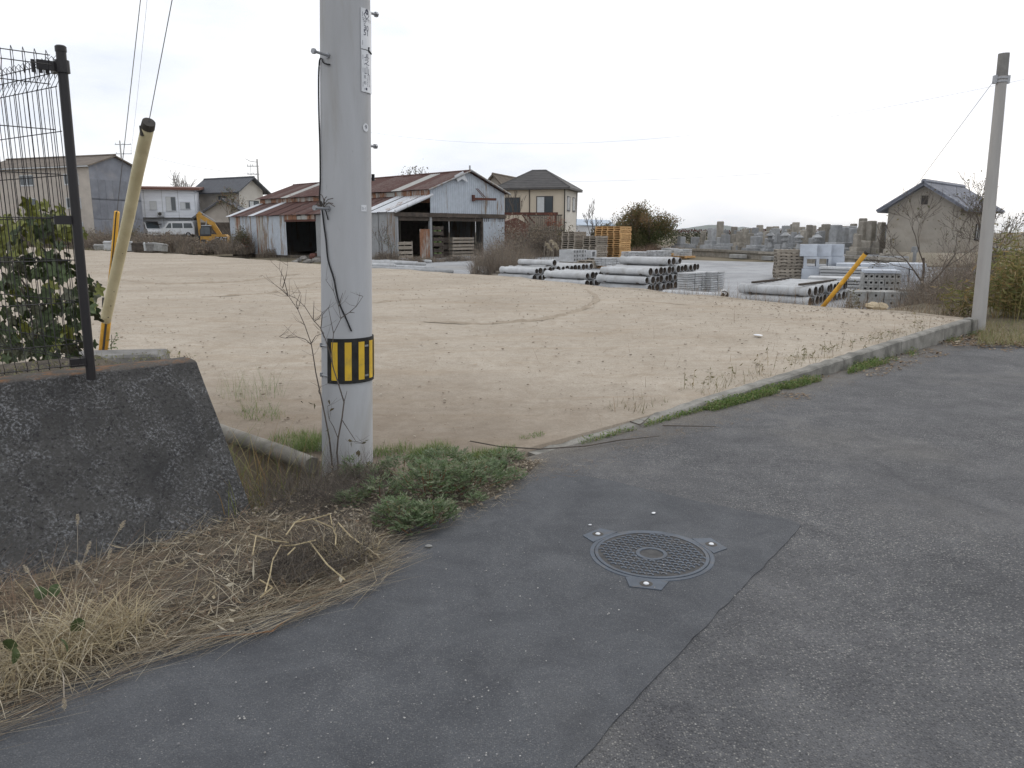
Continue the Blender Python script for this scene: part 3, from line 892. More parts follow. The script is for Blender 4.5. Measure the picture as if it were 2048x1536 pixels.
struct(mb.build('hills', M_HILL, smooth=True))

# ------------------------------------------------------------------ kerb
kt = thing('kerb', 'low weathered concrete kerb between sandy lot and road', 'kerb', (KERB0.x, KERB0.y, 0), math.atan2(U.y, U.x))
LK = (C - KERB0).length
cuts = [-0.15, 1.2, 3.1, 5.0, 6.75, 8.4, 9.6, LK + 0.12]
for i in range(len(cuts) - 1):
    s0, s1 = cuts[i] + 0.006, cuts[i + 1] - 0.006
    m = max(6, int((s1 - s0) / 0.12))
    mb = MB()
    sec = []
    jog = 0.03 * rng.uniform(-1, 1) if i > 3 else 0
    for q in range(m + 1):
        s = s0 + (s1 - s0) * q / m
        p = KERB0 + U * s
        zt = lotz(p.x, p.y) - 0.03 + 0.045 * sstep(0.2, 2.5, s) + 0.05 * sstep(4, 11, s) + 0.012 * mnoise.noise((s * 7, i, 0)) + 0.006 * mnoise.noise((s * 21, i, 3)) + jog * 0.5
        w0, w1 = -0.02 - 0.016 * mnoise.noise((s * 5, 2, i)), 0.11 + 0.02 * mnoise.noise((s * 4, 8, i))
        if i == len(cuts) - 2: w0 -= 0.03
        sec += [(s, w0 - 0.012, -0.05), (s, w0, zt - 0.018), (s, w0 + 0.02, zt), (s, w1 - 0.015, zt + 0.003), (s, w1, zt - 0.012), (s, w1 + 0.01, -0.05)]
    mb.v = sec
    for q in range(m):
        for r in range(5):
            mb.f.append((q * 6 + r, (q + 1) * 6 + r, (q + 1) * 6 + r + 1, q * 6 + r + 1))
    mb.f += [tuple(range(6)), tuple(m * 6 + r for r in range(5, -1, -1))]
    auto_smooth(mb.build('kerb_block', M_KERB, kt), 40)

# ------------------------------------------------------------------ retaining wall beside the verge
WANG = math.atan2(U.y, U.x)
rw = thing('retaining_wall', 'dark lichen covered sloping concrete retaining wall in the near left corner', 'wall', (W0.x, W0.y, 0), WANG)
# local x along the road (0 = wall's end, negative towards the camera), y away from the road
ty = (T0 - W0).dot(V)
tx = (T0 - W0).dot(U)
mb = MB()
NL, NH = 50, 26
def wface(u, v):
    s = -4.0 * u
    x = s + tx * v * (1 - u)
    y = ty * v
    z = -0.1 + (WTOP - 0.03 + 0.1) * v
    b = 0.010 * mnoise.noise((s * 3, z * 3, 0)) + 0.004 * mnoise.noise((s * 14, z * 14, 0))
    return (x, y - b, z)
NTH = 0.24
prof_rows = []
for j in range(NH):
    prof_rows.append([wface(i / (NL - 1), j / (NH - 1)) for i in range(NL)])
for (dy, dz) in ((0.012, 0.018), (0.035, 0.03), (0.12, 0.034), (NTH - 0.02, 0.03), (NTH, 0.01), (NTH, -0.9)):
    r = []
    for i in range(NL):
        x, y, z = wface(i / (NL - 1), 1.0)
        r.append((x, ty + dy, WTOP - 0.03 + dz + 0.006 * mnoise.noise((x * 4, dy * 9, 2))))
    prof_rows.append(r)
for r in prof_rows: mb.v += r
nrw = len(prof_rows)
mb.f = [(j * NL + i + 1, j * NL + i, (j + 1) * NL + i, (j + 1) * NL + i + 1) for j in range(nrw - 1) for i in range(NL - 1)]
mb.f.append(tuple(j * NL for j in range(nrw)))
o = mb.build('wall_body', M_LICHEN, rw)
auto_smooth(o, 50)

# earth behind the wall, under the fence
PZ = WTOP - 0.03
q0 = T0 + V * (NTH - 0.02)
pl = [q0 + U * -0.28, q0 - U * 4, q0 - U * 4 + V * 0.8, q0 + U * -0.28 + V * 0.8]
struct(fan(pl, PZ - 0.02, PZ + 0.02).build('fence_terrace', M_SOIL))

# concrete lip over the ditch and loose slab by the guy anchor
mb = MB()
mb.tube([(0, 0, 0), (0.3, 0, 0.003), (0.75, 0, 0.0), (1.35, 0, -0.01), (2.4, 0, 0)], [0.062, 0.066, 0.064, 0.066, 0.064], 8)
mb.wob(0.006, 9)
p = at(625, 928, 0.0)
o = mb.build('ditch_lip', M_DITCH, None, loc=(p.x, p.y, -0.01), rot=(0, 0, math.atan2(dd.y, dd.x)))
auto_smooth(o, 50)
tag(o, 'worn concrete beam edging the ditch between wall and striped pole', 'beam')
mb = MB()
mb.bbox(-0.5, 0.5, -0.2, 0.2, 0, 0.15, 0.025)
mb.wob(0.004, 6)
p = at(252, 737, 0.14)
o = mb.build('concrete_slab', M_SLAB, None, loc=(p.x - 0.2, p.y + 0.25, 0.13), rot=(R(2), 0, R(8)))
tag(o, 'loose grey concrete slab lying behind the retaining wall', 'slab')
# ------------------------------------------------------------------ lettering
def text_verts(body, size, align='CENTER', extrude=0.0):
    cu = bpy.data.curves.new('lettering', 'FONT')
    cu.body = body
    cu.size = size
    cu.align_x = align
    cu.align_y = 'CENTER'
    cu.extrude = extrude
    cu.resolution_u = 2
    o = bpy.data.objects.new('lettering', cu)
    col.objects.link(o)
    dg = bpy.context.evaluated_depsgraph_get()
    me = bpy.data.meshes.new_from_object(o.evaluated_get(dg))
    vs = [v.co.copy() for v in me.vertices]
    fs = [tuple(p.vertices) for p in me.polygons]
    bpy.data.objects.remove(o)
    bpy.data.curves.remove(cu)
    bpy.data.meshes.remove(me)
    return vs, fs

# ------------------------------------------------------------------ utility pole with the striped band
PB = at(695, 925, 0.02)
ptop = aty(690, 0, PB.y)
LEAN = (ptop.x - PB.x) / (ptop.z - PB.z)
R0 = 0.175
def prad(z): return R0 - (z) / 150.0
def pax(z): return Vector((LEAN * z, 0, z))                # local to the pole's foot
camang = math.atan2(-PB.y, -PB.x)                          # direction from the pole to the camera
def psurf(deg, z, off=0.0):
    a = camang + R(deg)                                    # positive = towards the right in the picture
    r = prad(z) + off
    return pax(z) + Vector((math.cos(a) * r, math.sin(a) * r, 0))
pole = thing('utility_pole', 'thick grey concrete utility pole with yellow and black striped band', 'utility pole', (PB.x, PB.y, 0.0))
mb = MB()
n = 48
zs = [-0.3] + [0.25 * i for i in range(0, 41)]
for z in zs:
    for k in range(n):
        a = 2 * math.pi * k / n
        r = prad(max(z, 0))
        mb.v.append((LEAN * z + math.cos(a) * r, math.sin(a) * r, z))
for j in range(len(zs) - 1):
    for k in range(n):
        mb.f.append((j * n + k, j * n + (k + 1) % n, (j + 1) * n + (k + 1) % n, (j + 1) * n + k))
mb.f.append(tuple((len(zs) - 1) * n + k for k in range(n)))
mb.build('shaft', M_POLE, pole, smooth=True)

def wrap(mat, name, parent, d0, d1, z0, z1, off, th=0.003, nu=24, skew=0.0):
    mb = MB()
    for lay in (0, th):
        for (zz) in (z0, z1):
            for i in range(nu + 1):
                t = i / nu
                mb.v.append(psurf(d0 + (d1 - d0) * t, zz + skew * t, off + lay))
    m = nu + 1
    for i in range(nu):
        mb.f += [(i, i + 1, m + i + 1, m + i)[::-1], (2 * m + i, 2 * m + i + 1, 3 * m + i + 1, 3 * m + i),
                 (m + i, m + i + 1, 3 * m + i + 1, 3 * m + i), (i + 1, i, 2 * m + i, 2 * m + i + 1)]
    mb.f += [(0, m, 3 * m, 2 * m), (m - 1, 2 * m - 1 + 0, 4 * m - 1, 3 * m - 1)[::-1]]
    return mb.build(name, mat, parent)

zb0, zb1 = 0.615, 0.915
band = wrap(M_BANDK, 'warning_band', pole, -46, 232, zb0, zb1, 0.004, 0.006, 64)
band['label'] = 'black band with yellow upright stripes'
for k in range(9):
    a0 = -35 + 29.2 * k
    wrap(M_BANDY, 'yellow_stripe', band, a0 + 0.6, a0 + 14.6, zb0 + 0.022, zb1 - 0.024, 0.0105, 0.002, 6)
for z in (0.655, 0.855):
    wrap(M_GALV, 'clamp', band, 39, 49, z, z + 0.012, 0.011, 0.004, 4)
    mb = MB()
    mb.tube([psurf(a, z + 0.006, 0.006) for a in range(-75, -40, 5)], 0.005, 5)
    mb.tube([psurf(-75, z + 0.02, 0.008), psurf(-75, z - 0.008, 0.008)], 0.008, 6)
    mb.build('clamp_wire', M_GALV, band)

def wrapped_text(parent, body, size, deg, z, off, name='lettering', mat=M_INK):
    vs, fs = text_verts(body, size)
    mb = MB()
    for v in vs:
        r = prad(z)
        mb.v.append(psurf(deg + math.degrees(v.x / r), z + v.y, off))
    mb.f = fs
    return mb.build(name, mat, parent)

def zpx(py):                                               # height on the pole's axis seen at image row py
    return aty(700, py, PB.y - 0.1).z
pl1 = wrap(M_PLATE, 'number_plate', pole, 35, 84, zpx(97), zpx(15), 0.003, 0.003, 16)
pl1['label'] = 'upper white number plate'
pl2 = wrap(M_PLATE, 'number_plate', pole, 36, 80, zpx(183), zpx(99), 0.003, 0.003, 16)
pl2['label'] = 'lower white name plate'
o1 = 0.0068
wrapped_text(pl1, '●', 0.045, 54, zpx(22), o1)
wrapped_text(pl1, '◇', 0.06, 53, zpx(28.5), o1)
wrapped_text(pl1, 'マカサカ', 0.024, 55, zpx(38), o1)
wrapped_text(pl1, 'ク', 0.026, 46, zpx(44), o1)
wrapped_text(pl1, '30', 0.05, 51, zpx(55), o1)
wrapped_text(pl1, '51', 0.05, 51, zpx(64), o1)
for py in (27, 84): wrapped_text(pl1, '|', 0.03, 39.5, zpx(py), o1)
for py in (113, 139, 168): wrapped_text(pl2, '|', 0.03, 40, zpx(py), o1)
wrapped_text(pl2, '町', 0.026, 55, zpx(110), o1)
wrapped_text(pl2, '芝', 0.055, 53, zpx(121.5), o1)
wrapped_text(pl2, '山', 0.055, 53, zpx(141), o1)
wrapped_text(pl2, '支', 0.022, 46, zpx(153), o1)
wrapped_text(pl2, '右', 0.022, 46, zpx(165), o1)
for k, py in enumerate((149, 154, 159, 164, 169)):
    wrapped_text(pl2, '一二八六三'[k], 0.017, 55, zpx(py), o1)
    wrapped_text(pl2, '四電力丁目'[k], 0.015, 63, zpx(py), o1)
wrapped_text(pl2, '▪■', 0.02, 49, zpx(177), o1)
mb = MB()                                                   # black clip between the plates
mb.tube([psurf(60, zpx(91), 0.008), psurf(60, zpx(99), 0.009), psurf(75, zpx(101), 0.008)], 0.006, 5)
mb.build('plate_clip', M_CABLE, pole)
# small round tag and square sticker
mb = MB()
zc_, dc_ = zpx(254), 49
rg = [psurf(dc_ + math.degrees(0.026 * math.cos(2 * math.pi * k / 16) / prad(zc_)), zc_ + 0.026 * math.sin(2 * math.pi * k / 16), 0.004) for k in range(16)]
mb.v = [tuple(p) for p in rg]
mb.f = [tuple(range(16))]
rt = mb.build('round_tag', M_PLATE, pole)
wrapped_text(rt, '9', 0.035, 49, zc_, 0.006)
st = wrap(M_PLATE, 'sticker', pole, 34, 50, zpx(423), zpx(410), 0.002, 0.001, 6)
wrapped_text(st, '3.-1', 0.022, 42, zpx(417), 0.0045)
# step bolts
def step_bolt(deg, z, L=0.14, tilt=0.02):
    a = camang + R(deg)
    d = Vector((math.cos(a), math.sin(a), tilt))
    p = psurf(deg, z, -0.01)
    mb = MB()
    mb.tube([p, p + d * L], 0.0085, 8)
    mb.tube([p + d * (L - 0.004), p + d * (L + 0.014)], 0.017, 6)
    mb.tube([p + d * 0.012, p + d * 0.022], 0.017, 6)
    return mb.build('step_bolt', M_GALV, pole)
step_bolt(-42, zpx(114), 0.13)
step_bolt(-42, zpx(418), 0.13)
step_bolt(130, zpx(283), 0.10)
step_bolt(130, zpx(2), 0.11)
step_bolt(-68, zpx(-230), 0.13)
mb = MB()
mb.tube([psurf(92, zpx(y), 0.012) for y in (345, 352, 359)], 0.011, 6)
mb.build('cable_clip', M_CABLE, pole)

# loose black cable tied to the step bolts
def cab(px, py, deg_front=True, off=0.012):
    z = zpx(py)
    c = PB + pax(z)
    x = aty(px, py, PB.y - 0.1).x - c.x
    r = prad(z) + off
    if abs(x) < r:
        y = -math.sqrt(r * r - x * x)
    else:
        y = 0
    return Vector((x, y * 0.98, 0)) + pax(z)
mb = MB()
pts = [(664, 133), (650, 128), (644, 118), (638, 122), (635, 160), (636, 230), (639, 290), (640, 360), (638, 400), (645, 420), (650, 450), (655, 480), (660, 520), (672, 555), (682, 600), (697, 635), (707, 660)]
P3 = [cab(*p) for p in pts]
sm = []
for i in range(len(P3) - 1):
    for k in range(5):
        t = k / 5
        a, b, c, d = P3[max(i - 1, 0)], P3[i], P3[i + 1], P3[min(i + 2, len(P3) - 1)]
        sm.append(0.5 * ((2 * b) + (c - a) * t + (2 * a - 5 * b + 4 * c - d) * t * t + (3 * b - a - 3 * c + d) * t ** 3))
mb.tube(sm + [P3[-1]], [0.0045] * 12 + [0.0055] * (len(sm) - 11), 6)
mb.tube([cab(640, 402), cab(649, 412), cab(655, 424), cab(660, 440)], 0.004, 5)
mb.tube([cab(648, 430), cab(652, 470), cab(658, 500)], 0.002, 4)
o = mb.build('cable', M_CABLE, None, loc=(PB.x, PB.y, 0), smooth=True)
tag(o, 'loose black cable hanging down the left side of the striped pole', 'cable')
mb = MB()                                                   # withered creeper caught on the lower bolt
for k in range(14):
    p = cab(648 + rng.uniform(-6, 8), 412 + rng.uniform(-8, 10), off=0.03)
    q = p + Vector((rng.uniform(-0.05, 0.08), rng.uniform(-0.05, 0.02), rng.uniform(-0.07, 0.06)))
    mb.tube([p, (p + q) / 2 + Vector((0, 0, 0.015)), q], 0.0025, 4)
o = mb.build('dead_creeper', M_TWIG, None, loc=(PB.x, PB.y, 0))
tag(o, 'wisp of dead creeper caught on the pole step bolt', 'creeper')

# ------------------------------------------------------------------ guys with their guards
GA = at(206, 704, 0.16)
def wire(name, pts, r, label, cat, mat=M_WIRE):
    mb = MB()
    mb.tube(pts, r, 5)
    o = mb.build(name, mat)
    return tag(o, label, cat)
def tocam(px, py, dist_like):
    return aty(px, py, dist_like)
g_top = PB + pax(6.9)
g1t = None
def on_guy(a, b, t, sag=0.0):
    return a.lerp(b, t) + Vector((0, 0, -sag * 4 * t * (1 - t)))
# lower guy: cream guard; find its direction from where it is seen against the pole attachment
gg = thing('guy_guard', 'bent cream plastic guy guard in front of the yellow one', 'guy guard', GA)
c_pts = [aty(211, 641, GA.y - 0.25), aty(222, 590, GA.y - 0.42), aty(240, 510, GA.y - 0.7), aty(257, 435, GA.y - 0.95), aty(275, 345, GA.y - 1.25), aty(296, 252, GA.y - 1.6)]
rel = [p - GA for p in c_pts]
mb = MB()
dense = []
for i in range(len(rel) - 1):
    for k in range(4): dense.append(rel[i].lerp(rel[i + 1], k / 4))
dense.append(rel[-1])
mb.tube(dense, 0.060, 16)
mb.build('sleeve', M_CREAM, gg, smooth=True)
mb = MB()
mb.tube([rel[-1] - (rel[-1] - rel[-2]).normalized() * 0.02, rel[-1] + (rel[-1] - rel[-2]).normalized() * 0.05], [0.064, 0.060], 14)
mb.tube([rel[-1] + Vector((-0.062, 0, -0.09)), rel[-1] + Vector((-0.055, -0.02, 0.0))], 0.02, 6)
mb.build('end_cap', M_TRIM, gg)
for (i, f) in ((0, 0.15), (0, 0.6), (1, 0.1), (2, 0.05), (4, 0.8)):
    mb = MB()
    p = rel[i].lerp(rel[i + 1], f) + Vector((0.045, -0.045, 0))
    mb.tube([p, p + Vector((0.008, -0.012, 0))], 0.008, 6)
    mb.build('rivet', M_TRIM, gg)
gy = thing('guy_guard', 'thin yellow slotted guy guard rising behind the cream one', 'guy guard', GA)
y_pts = [aty(206, 706, GA.y + 0.02), aty(213, 640, GA.y - 0.05), aty(217, 600, GA.y - 0.12), aty(226, 520, GA.y - 0.32), aty(234, 424, GA.y - 0.55)]
rel2 = [p - GA for p in y_pts]
mb = MB()
mb.tube(rel2[:3], 0.052, 10)
mb.build('base_sleeve', M_YELLOW, gy, smooth=True)
mb = MB()
mb.tube(rel2[2:], 0.030, 10)
mb.build('upper_sleeve', M_YELLOW, gy, smooth=True)
mb = MB()
mb.tube([p + Vector((0.022, -0.048, 0)) for p in rel2[:2]], 0.014, 5)
mb.tube([p + Vector((0.008, -0.026, 0)) for p in rel2[2:]], 0.009, 5)
mb.build('slot', M_TRIM, gy)
mb = MB()
mb.tube([rel2[2] + Vector((-0.02, -0.02, -0.09)), rel2[2] + Vector((-0.01, -0.02, 0.03))], [0.055, 0.05], 8)
mb.build('clamp', M_TRIM, gy)
w1a = c_pts[-1] + (c_pts[-1] - c_pts[-2]).normalized() * 0.04
wire('guy_wire', [w1a, PB + pax(6.9) + Vector((-0.13, 0.08, 0))], 0.004, 'guy wire running up from the cream guard to the striped pole', 'guy wire')
wire('guy_wire', [y_pts[-1], PB + pax(9.8) + Vector((-0.12, 0.08, 0))], 0.004, 'guy wire running up from the thin yellow guard', 'guy wire')

# ------------------------------------------------------------------ right pole, its guy and guard
P2 = at(1958, 641, 0.19)
t2 = aty(2008, 107, P2.y)
rp = thing('utility_pole', 'slim grey concrete pole standing at the end of the kerb', 'utility pole', (P2.x, P2.y, 0))
lean2 = (t2.x - P2.x) / (t2.z - P2.z)
h2 = t2.z
mb = MB()
mb.tube([(lean2 * h2 * f - lean2 * 0.19, 0, -0.3 + (h2 + 0.3) * f) for f in (0, 0.3, 0.6, 0.93)], [0.108, 0.098, 0.085, 0.074], 24, cap=False)
mb.build('shaft', M_POLE2, rp, smooth=True)
mb = MB()
mb.tube([(lean2 * h2 * 0.93 - lean2 * 0.19, 0, -0.3 + (h2 + 0.3) * 0.93), (lean2 * h2 - lean2 * 0.19, 0, h2)], [0.080, 0.078], 20)
mb.build('top_collar', M_SLAB, rp, smooth=False)
zc2 = h2 * 0.905
mb = MB()
cx2 = lean2 * zc2
for zz in (0.0, 0.05):
    mb.lathe([(0.074, -0.014), (0.088, -0.014), (0.088, 0.014), (0.074, 0.014)], 20, (cx2, 0, zc2 + zz), closed=True)
mb.box(cx2 - 0.12, cx2 - 0.075, -0.03, 0.03, zc2 - 0.03, zc2 + 0.09)
mb.box(cx2 + 0.075, cx2 + 0.12, -0.03, 0.03, zc2 - 0.03, zc2 + 0.09)
mb.build('clamp_band', M_GALV, rp)
GA2 = at(1646, 613, 0.17)
g2 = thing('guy_guard', 'straight yellow guy guard leaning over the pipes by the right pole', 'guy guard', GA2)
guy_hi = Vector((P2.x + cx2 - 0.12, P2.y, zc2))
mb = MB()
gtop = aty(1733, 505, GA2.y - 0.9)
rr = gtop - GA2
mb.tube([rr * -0.05, rr * 0.33, rr * 0.66, rr], 0.042, 12)
mb.build('sleeve', M_YELLOW, g2, smooth=True)
mb = MB()
mb.tube([rr * 0.985, rr * 1.02], 0.045, 12)
mb.build('end_cap', M_TRIM, g2)
for f in (0.3, 0.55, 0.8):
    mb = MB(); q = rr * f + Vector((0.03, -0.03, -0.02))
    mb.tube([q, q + Vector((0.012, -0.012, -0.008))], 0.01, 6)
    mb.build('rivet', M_TRIM, g2)
wire('guy_wire', [gtop, guy_hi], 0.0035, 'guy wire from the leaning yellow guard to the slim right pole', 'guy wire')

# ------------------------------------------------------------------ mesh fence on the terrace
FP = aty(181, 741, 4.12)
ft = aty(121, 95, 4.12)
fence = thing('mesh_fence', 'dark welded mesh fence with corner post above the retaining wall', 'fence', (FP.x, FP.y, FP.z))
mb = MB()
hF = ft.z - FP.z
lx = ft.x - FP.x
mb.tube([(0, 0, -0.05), (lx * 0.5, 0, hF * 0.5), (lx, 0, hF)], 0.024, 16)
mb.lathe([(0.0, 0.012), (0.02, 0.01), (0.027, 0.004), (0.027, -0.02), (0.024, -0.02)], 16, (lx, 0, hF))
auto_smooth(mb.build('post', M_FENCE, fence), 40)
mb = MB()
mb.tube([(-1.62 * U.x, -1.62 * U.y, -0.05), (-1.62 * U.x, -1.62 * U.y, hF)], 0.024, 16)
mb.build('post', M_FENCE, fence, smooth=True)
for f in (0.0, 0.475, 0.955):
    mb = MB()
    z = 0.05 + f * (hF - 0.07)
    for d, s in ((-U, 1), (V, 1)):
        mb.obox((d.x * 0.045, d.y * 0.045, z), (d.x * 0.05, d.y * 0.05, 0), (-d.y * 0.012, d.x * 0.012, 0), (0, 0, 0.022))
    if f > 0.9:
        mb.lathe([(0.026, -0.03), (0.034, -0.03), (0.034, 0.03), (0.026, 0.03)], 14, (lx * f, 0, z), closed=True)
        for k in range(3):
            mb.obox((-U.x * (0.05 + 0.03 * k), -U.y * (0.05 + 0.03 * k), z - 0.01), (0.006, 0.006, 0), (-0.004, 0.004, 0), (0, 0, 0.03))
    mb.build('bracket', M_FENCE, fence)
BH = hF - 0.02
def vwire(off_sign):
    mb = MB()
    prof = [(0.0, 0.045), (0.042, 0.035), (0.05, 0.05), (0.0, 0.14), (0.0, BH - 0.16), (0.048, BH - 0.075), (0.045, BH - 0.03), (0.02, BH - 0.005), (0.002, BH - 0.025), (0.0, BH - 0.12)]
    mb.tube([(0, off_sign * o, z) for o, z in prof], 0.0021, 5)
    return mb.mesh('wire', M_FENCE, True)
VW = {1: vwire(1), -1: vwire(-1)}
def panel(d, length, sp, sgn, tag_):
    ang = math.atan2(d.y, d.x)
    n = int(length / sp)
    for i in range(n):
        s = 0.06 + i * sp
        inst('wire', VW[sgn], fence, (d.x * s + lx * 0.4, d.y * s, 0), (0, 0, ang))
    mb = MB(); mb.tube([(0.05, 0, 0), (length, 0, 0)], 0.0026, 5)
    me = mb.mesh('cross_wire', M_FENCE, True)
    zs = [0.14, 0.34, 0.54, 0.74, 0.94, 1.14, 1.34]
    for z in [q * (BH - 0.16) / 1.34 for q in zs]:
        inst('cross_wire', me, fence, (lx * 0.4, 0, z), (0, 0, ang))
    nrm = Vector((-d.y, d.x)) * sgn
    for oy, z in ((0.048, BH - 0.075), (0.045, BH - 0.03), (0.05, 0.045)):
        inst('cross_wire', me, fence, (lx * 0.4 + nrm.x * oy, nrm.y * oy, z), (0, 0, ang))
panel(-U, 1.55, 0.05, 1, 'a')
panel((V * 0.97 - U * 0.22).normalized(), 4.2, 0.05, -1, 'b')
# foot of the next fence post with its white base plate
mb = MB()
q = at(10, 765, PZ + 0.02)
mb.lathe([(0.0, 0.03), (0.035, 0.028), (0.045, 0.018), (0.045, 0.0)], 14)
o = mb.build('base_cap', M_PLATE, None, loc=(q.x - 0.02, q.y, PZ))
tag(o, 'small white plastic cap on the ground at the fence foot', 'cap')

# ------------------------------------------------------------------ manhole
MC = at(1303, 1106, 0.012)
mh = thing('manhole', 'round cast iron manhole cover with three bolted lugs in the road', 'manhole', (MC.x, MC.y, -0.0065))
RC = 0.285
mb = MB()
mb.lathe([(RC + 0.004, -0.02), (RC + 0.004, 0.015), (RC + 0.024, 0.0155), (RC + 0.027, 0.009), (RC + 0.027, -0.02)], 64, closed=False)
mb.f = mb.f[:-2]
mb.build('frame_ring', M_IRON, mh, smooth=False)
mb = MB()
mb.lathe([(0.0, 0.0138), (RC - 0.02, 0.0138), (RC - 0.018, 0.0165), (RC - 0.002, 0.0165), (RC, 0.012), (RC, -0.02)], 64)
cover = mb.build('cover', M_IRON_D, mh)
mb = MB()
mb.lathe([(RC - 0.019, 0.011), (RC - 0.017, 0.0175), (RC - 0.001, 0.0175), (RC + 0.0005, 0.011)], 64, closed=True)
mb.lathe([(0.058, 0.011), (0.06, 0.0180), (0.078, 0.0180), (0.08, 0.011)], 32, closed=True)
mb.build('cover_rims', M_IRON, cover)
mb = MB()                                                   # crescent treads in offset rows
pit = 0.0385
for r in range(-9, 10):
    for c in range(-9, 10):
        x = (c + 0.5 * (r % 2)) * pit
        y = r * pit * 0.80
        d = math.hypot(x, y)
        if 0.092 < d < RC - 0.032:
            outer = [(0.0165 * math.cos(R(a)), 0.0165 * math.sin(R(a))) for a in range(-15, 200, 27)]
            inner = [(0.0092 * math.cos(R(a)), -0.004 + 0.0092 * math.sin(R(a))) for a in range(195, -20, -42)]
            pts = [(px_ * 1.0 + x, py_ + y) for px_, py_ in outer + inner]
            mb.prism([(a, b) for a, b in pts], 0.010, 0.0175)
tr = mb.build('tread_pattern', M_IRON, cover, rot=(0, 0, R(-20)))
tr['kind'] = 'stuff'
for k, (px_, py_) in enumerate(((1196, 1068), (1412, 1090), (1293, 1163))):
    p = at(px_, py_, 0.01)
    d = (p.xy - MC.xy)
    d = d.normalized()
    e = Vector((-d.y, d.x))
    mb = MB()
    poly = [d * 0.30 - e * 0.10, d * 0.30 + e * 0.10, d * 0.398 + e * 0.072, d * 0.398 - e * 0.072]
    mb.prism([(q.x, q.y) for q in poly][::-1] if (poly[1] - poly[0]).cross(poly[2] - poly[1]) < 0 else [(q.x, q.y) for q in poly], -0.01, 0.0165)
    lug = mb.build('lug', M_IRON, mh)
    mb = MB()
    c = d * 0.352
    mb.lathe([(0.0, 0.0178), (0.028, 0.0178), (0.031, 0.0165)], 18, (c.x, c.y, 0))
    mb.build('bolt_recess', M_TRIM, lug)
    mb = MB()
    mb.lathe([(0.0, 0.023), (0.010, 0.022), (0.0135, 0.0185), (0.0135, 0.015)], 12, (c.x, c.y, 0))
    mb.build('bolt', M_PLATE, lug)
# ------------------------------------------------------------------ stacked pipes
def pipe_mesh(name, L, ro, rs, t, n=20):
    """hollow concrete pipe along y with a bell at the +y end and a stepped spigot at the other"""
    h = L / 2
    prof = [(ro - t, -h), (ro - 0.012, -h), (ro - 0.012, -h + 0.07), (ro, -h + 0.075), (ro, h - 0.22), (rs - 0.006, h - 0.15), (rs, h - 0.13), (rs, h - 0.01), (rs - 0.008, h),
            (ro + 0.004, h), (ro + 0.002, h - 0.09), (ro - t, h - 0.10)]
    mb = MB()
    mb.lathe(prof, n, axis='y', closed=True)
    me = mb.mesh(name, M_CONC, True)
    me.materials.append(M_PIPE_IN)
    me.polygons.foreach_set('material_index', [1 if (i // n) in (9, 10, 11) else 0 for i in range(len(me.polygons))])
    return me
ro, rs = 0.127, 0.152
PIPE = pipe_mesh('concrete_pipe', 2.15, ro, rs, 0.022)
PIPE.set_sharp_from_angle(angle=R(35))
BATTEN = MB().box(-0.04, 0.04, -0.035, 0.035, -0.03, 0.03).mesh('timber_batten', M_WOOD_D)
PD = Vector((math.cos(BANG), math.sin(BANG)))               # along a row of pipes
PV = Vector((-PD.y, PD.x))                                  # pipe axis, pointing away
def pipe_stack(px, py, layers, desc, group, spacing=0.292, dz0=0.16, lay=0.292, back=1.05, rz=None):
    """px, py: the mouth of the lowest near pipe; layers: list of (count, shift)"""
    g = gp(px, py, dz0)
    o = g.xy + PV * back
    base = o
    for li, (cnt, shift) in enumerate(layers):
        z = g.z + dz0 + li * lay
        for i in range(cnt):
            q = base + PD * ((i + shift) * spacing) + PV * rng.uniform(-0.05, 0.05)
            ztilt = ter(q.x, q.y) - g.z
            flip = (i + li) % 2
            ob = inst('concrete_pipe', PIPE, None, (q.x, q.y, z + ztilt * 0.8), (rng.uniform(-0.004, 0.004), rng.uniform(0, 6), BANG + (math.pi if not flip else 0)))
            row = ['bottom', 'second', 'third', 'top'][li] if li < len(layers) - 1 else 'top'
            tag(ob, f'{ORD[i + 1]} pipe from the near side, {row} row of {desc}', 'pipe', group)
        if li < len(layers) - 1:
            nb = max(2, layers[li + 1][0])
            for k, s in enumerate((-0.72, 0.72)):
                q = base + PD * ((layers[li + 1][1] + nb / 2 - 0.5) * spacing) + PV * s
                bt = inst('timber_batten', BATTEN, None, (q.x, q.y, z + lay * 0.5 + (ter(q.x, q.y) - g.z) * 0.8), (0, 0, BANG), (nb * spacing / 0.08, 1, 0.5))
                tag(bt, f'batten on the {row} pipe row of {desc}, {["mouth", "far"][k]} end', 'batten', 'battens between pipe rows')
    return g
pipe_stack(1070, 556, [(11, 0), (14, 0.1), (1, 4.2)], 'the left stack', 'pipes in the left stack')
pipe_stack(1172, 567, [(5, 0), (5, 0.2)], 'the small middle stack', 'pipes in the small middle stack')
pipe_stack(1297, 577, [(11, 0), (12, -0.4), (12, 0.2), (3, 4.4)], 'the tall middle stack', 'pipes in the tall middle stack')
gD = pipe_stack(1617, 604, [(11, 0), (10, 0.1)], 'the stack by the yellow guard', 'pipes in the right stack')
for k, s in enumerate((-0.7, 0.75)):
    q = gD.xy + PV * (1.05 + s) + PD * 1.4
    bt = inst('timber_batten', BATTEN, None, (q.x, q.y, gD.z + 0.16 + 0.292 + 0.19), (0, 0, BANG + R(3)), (36, 1.3, 1))
    tag(bt, ['dark timber laid over the pipe mouths beside the yellow guard', 'dark timber laid over the far ends of pipes beside the yellow guard'][k], 'batten', 'timbers on the right stack')
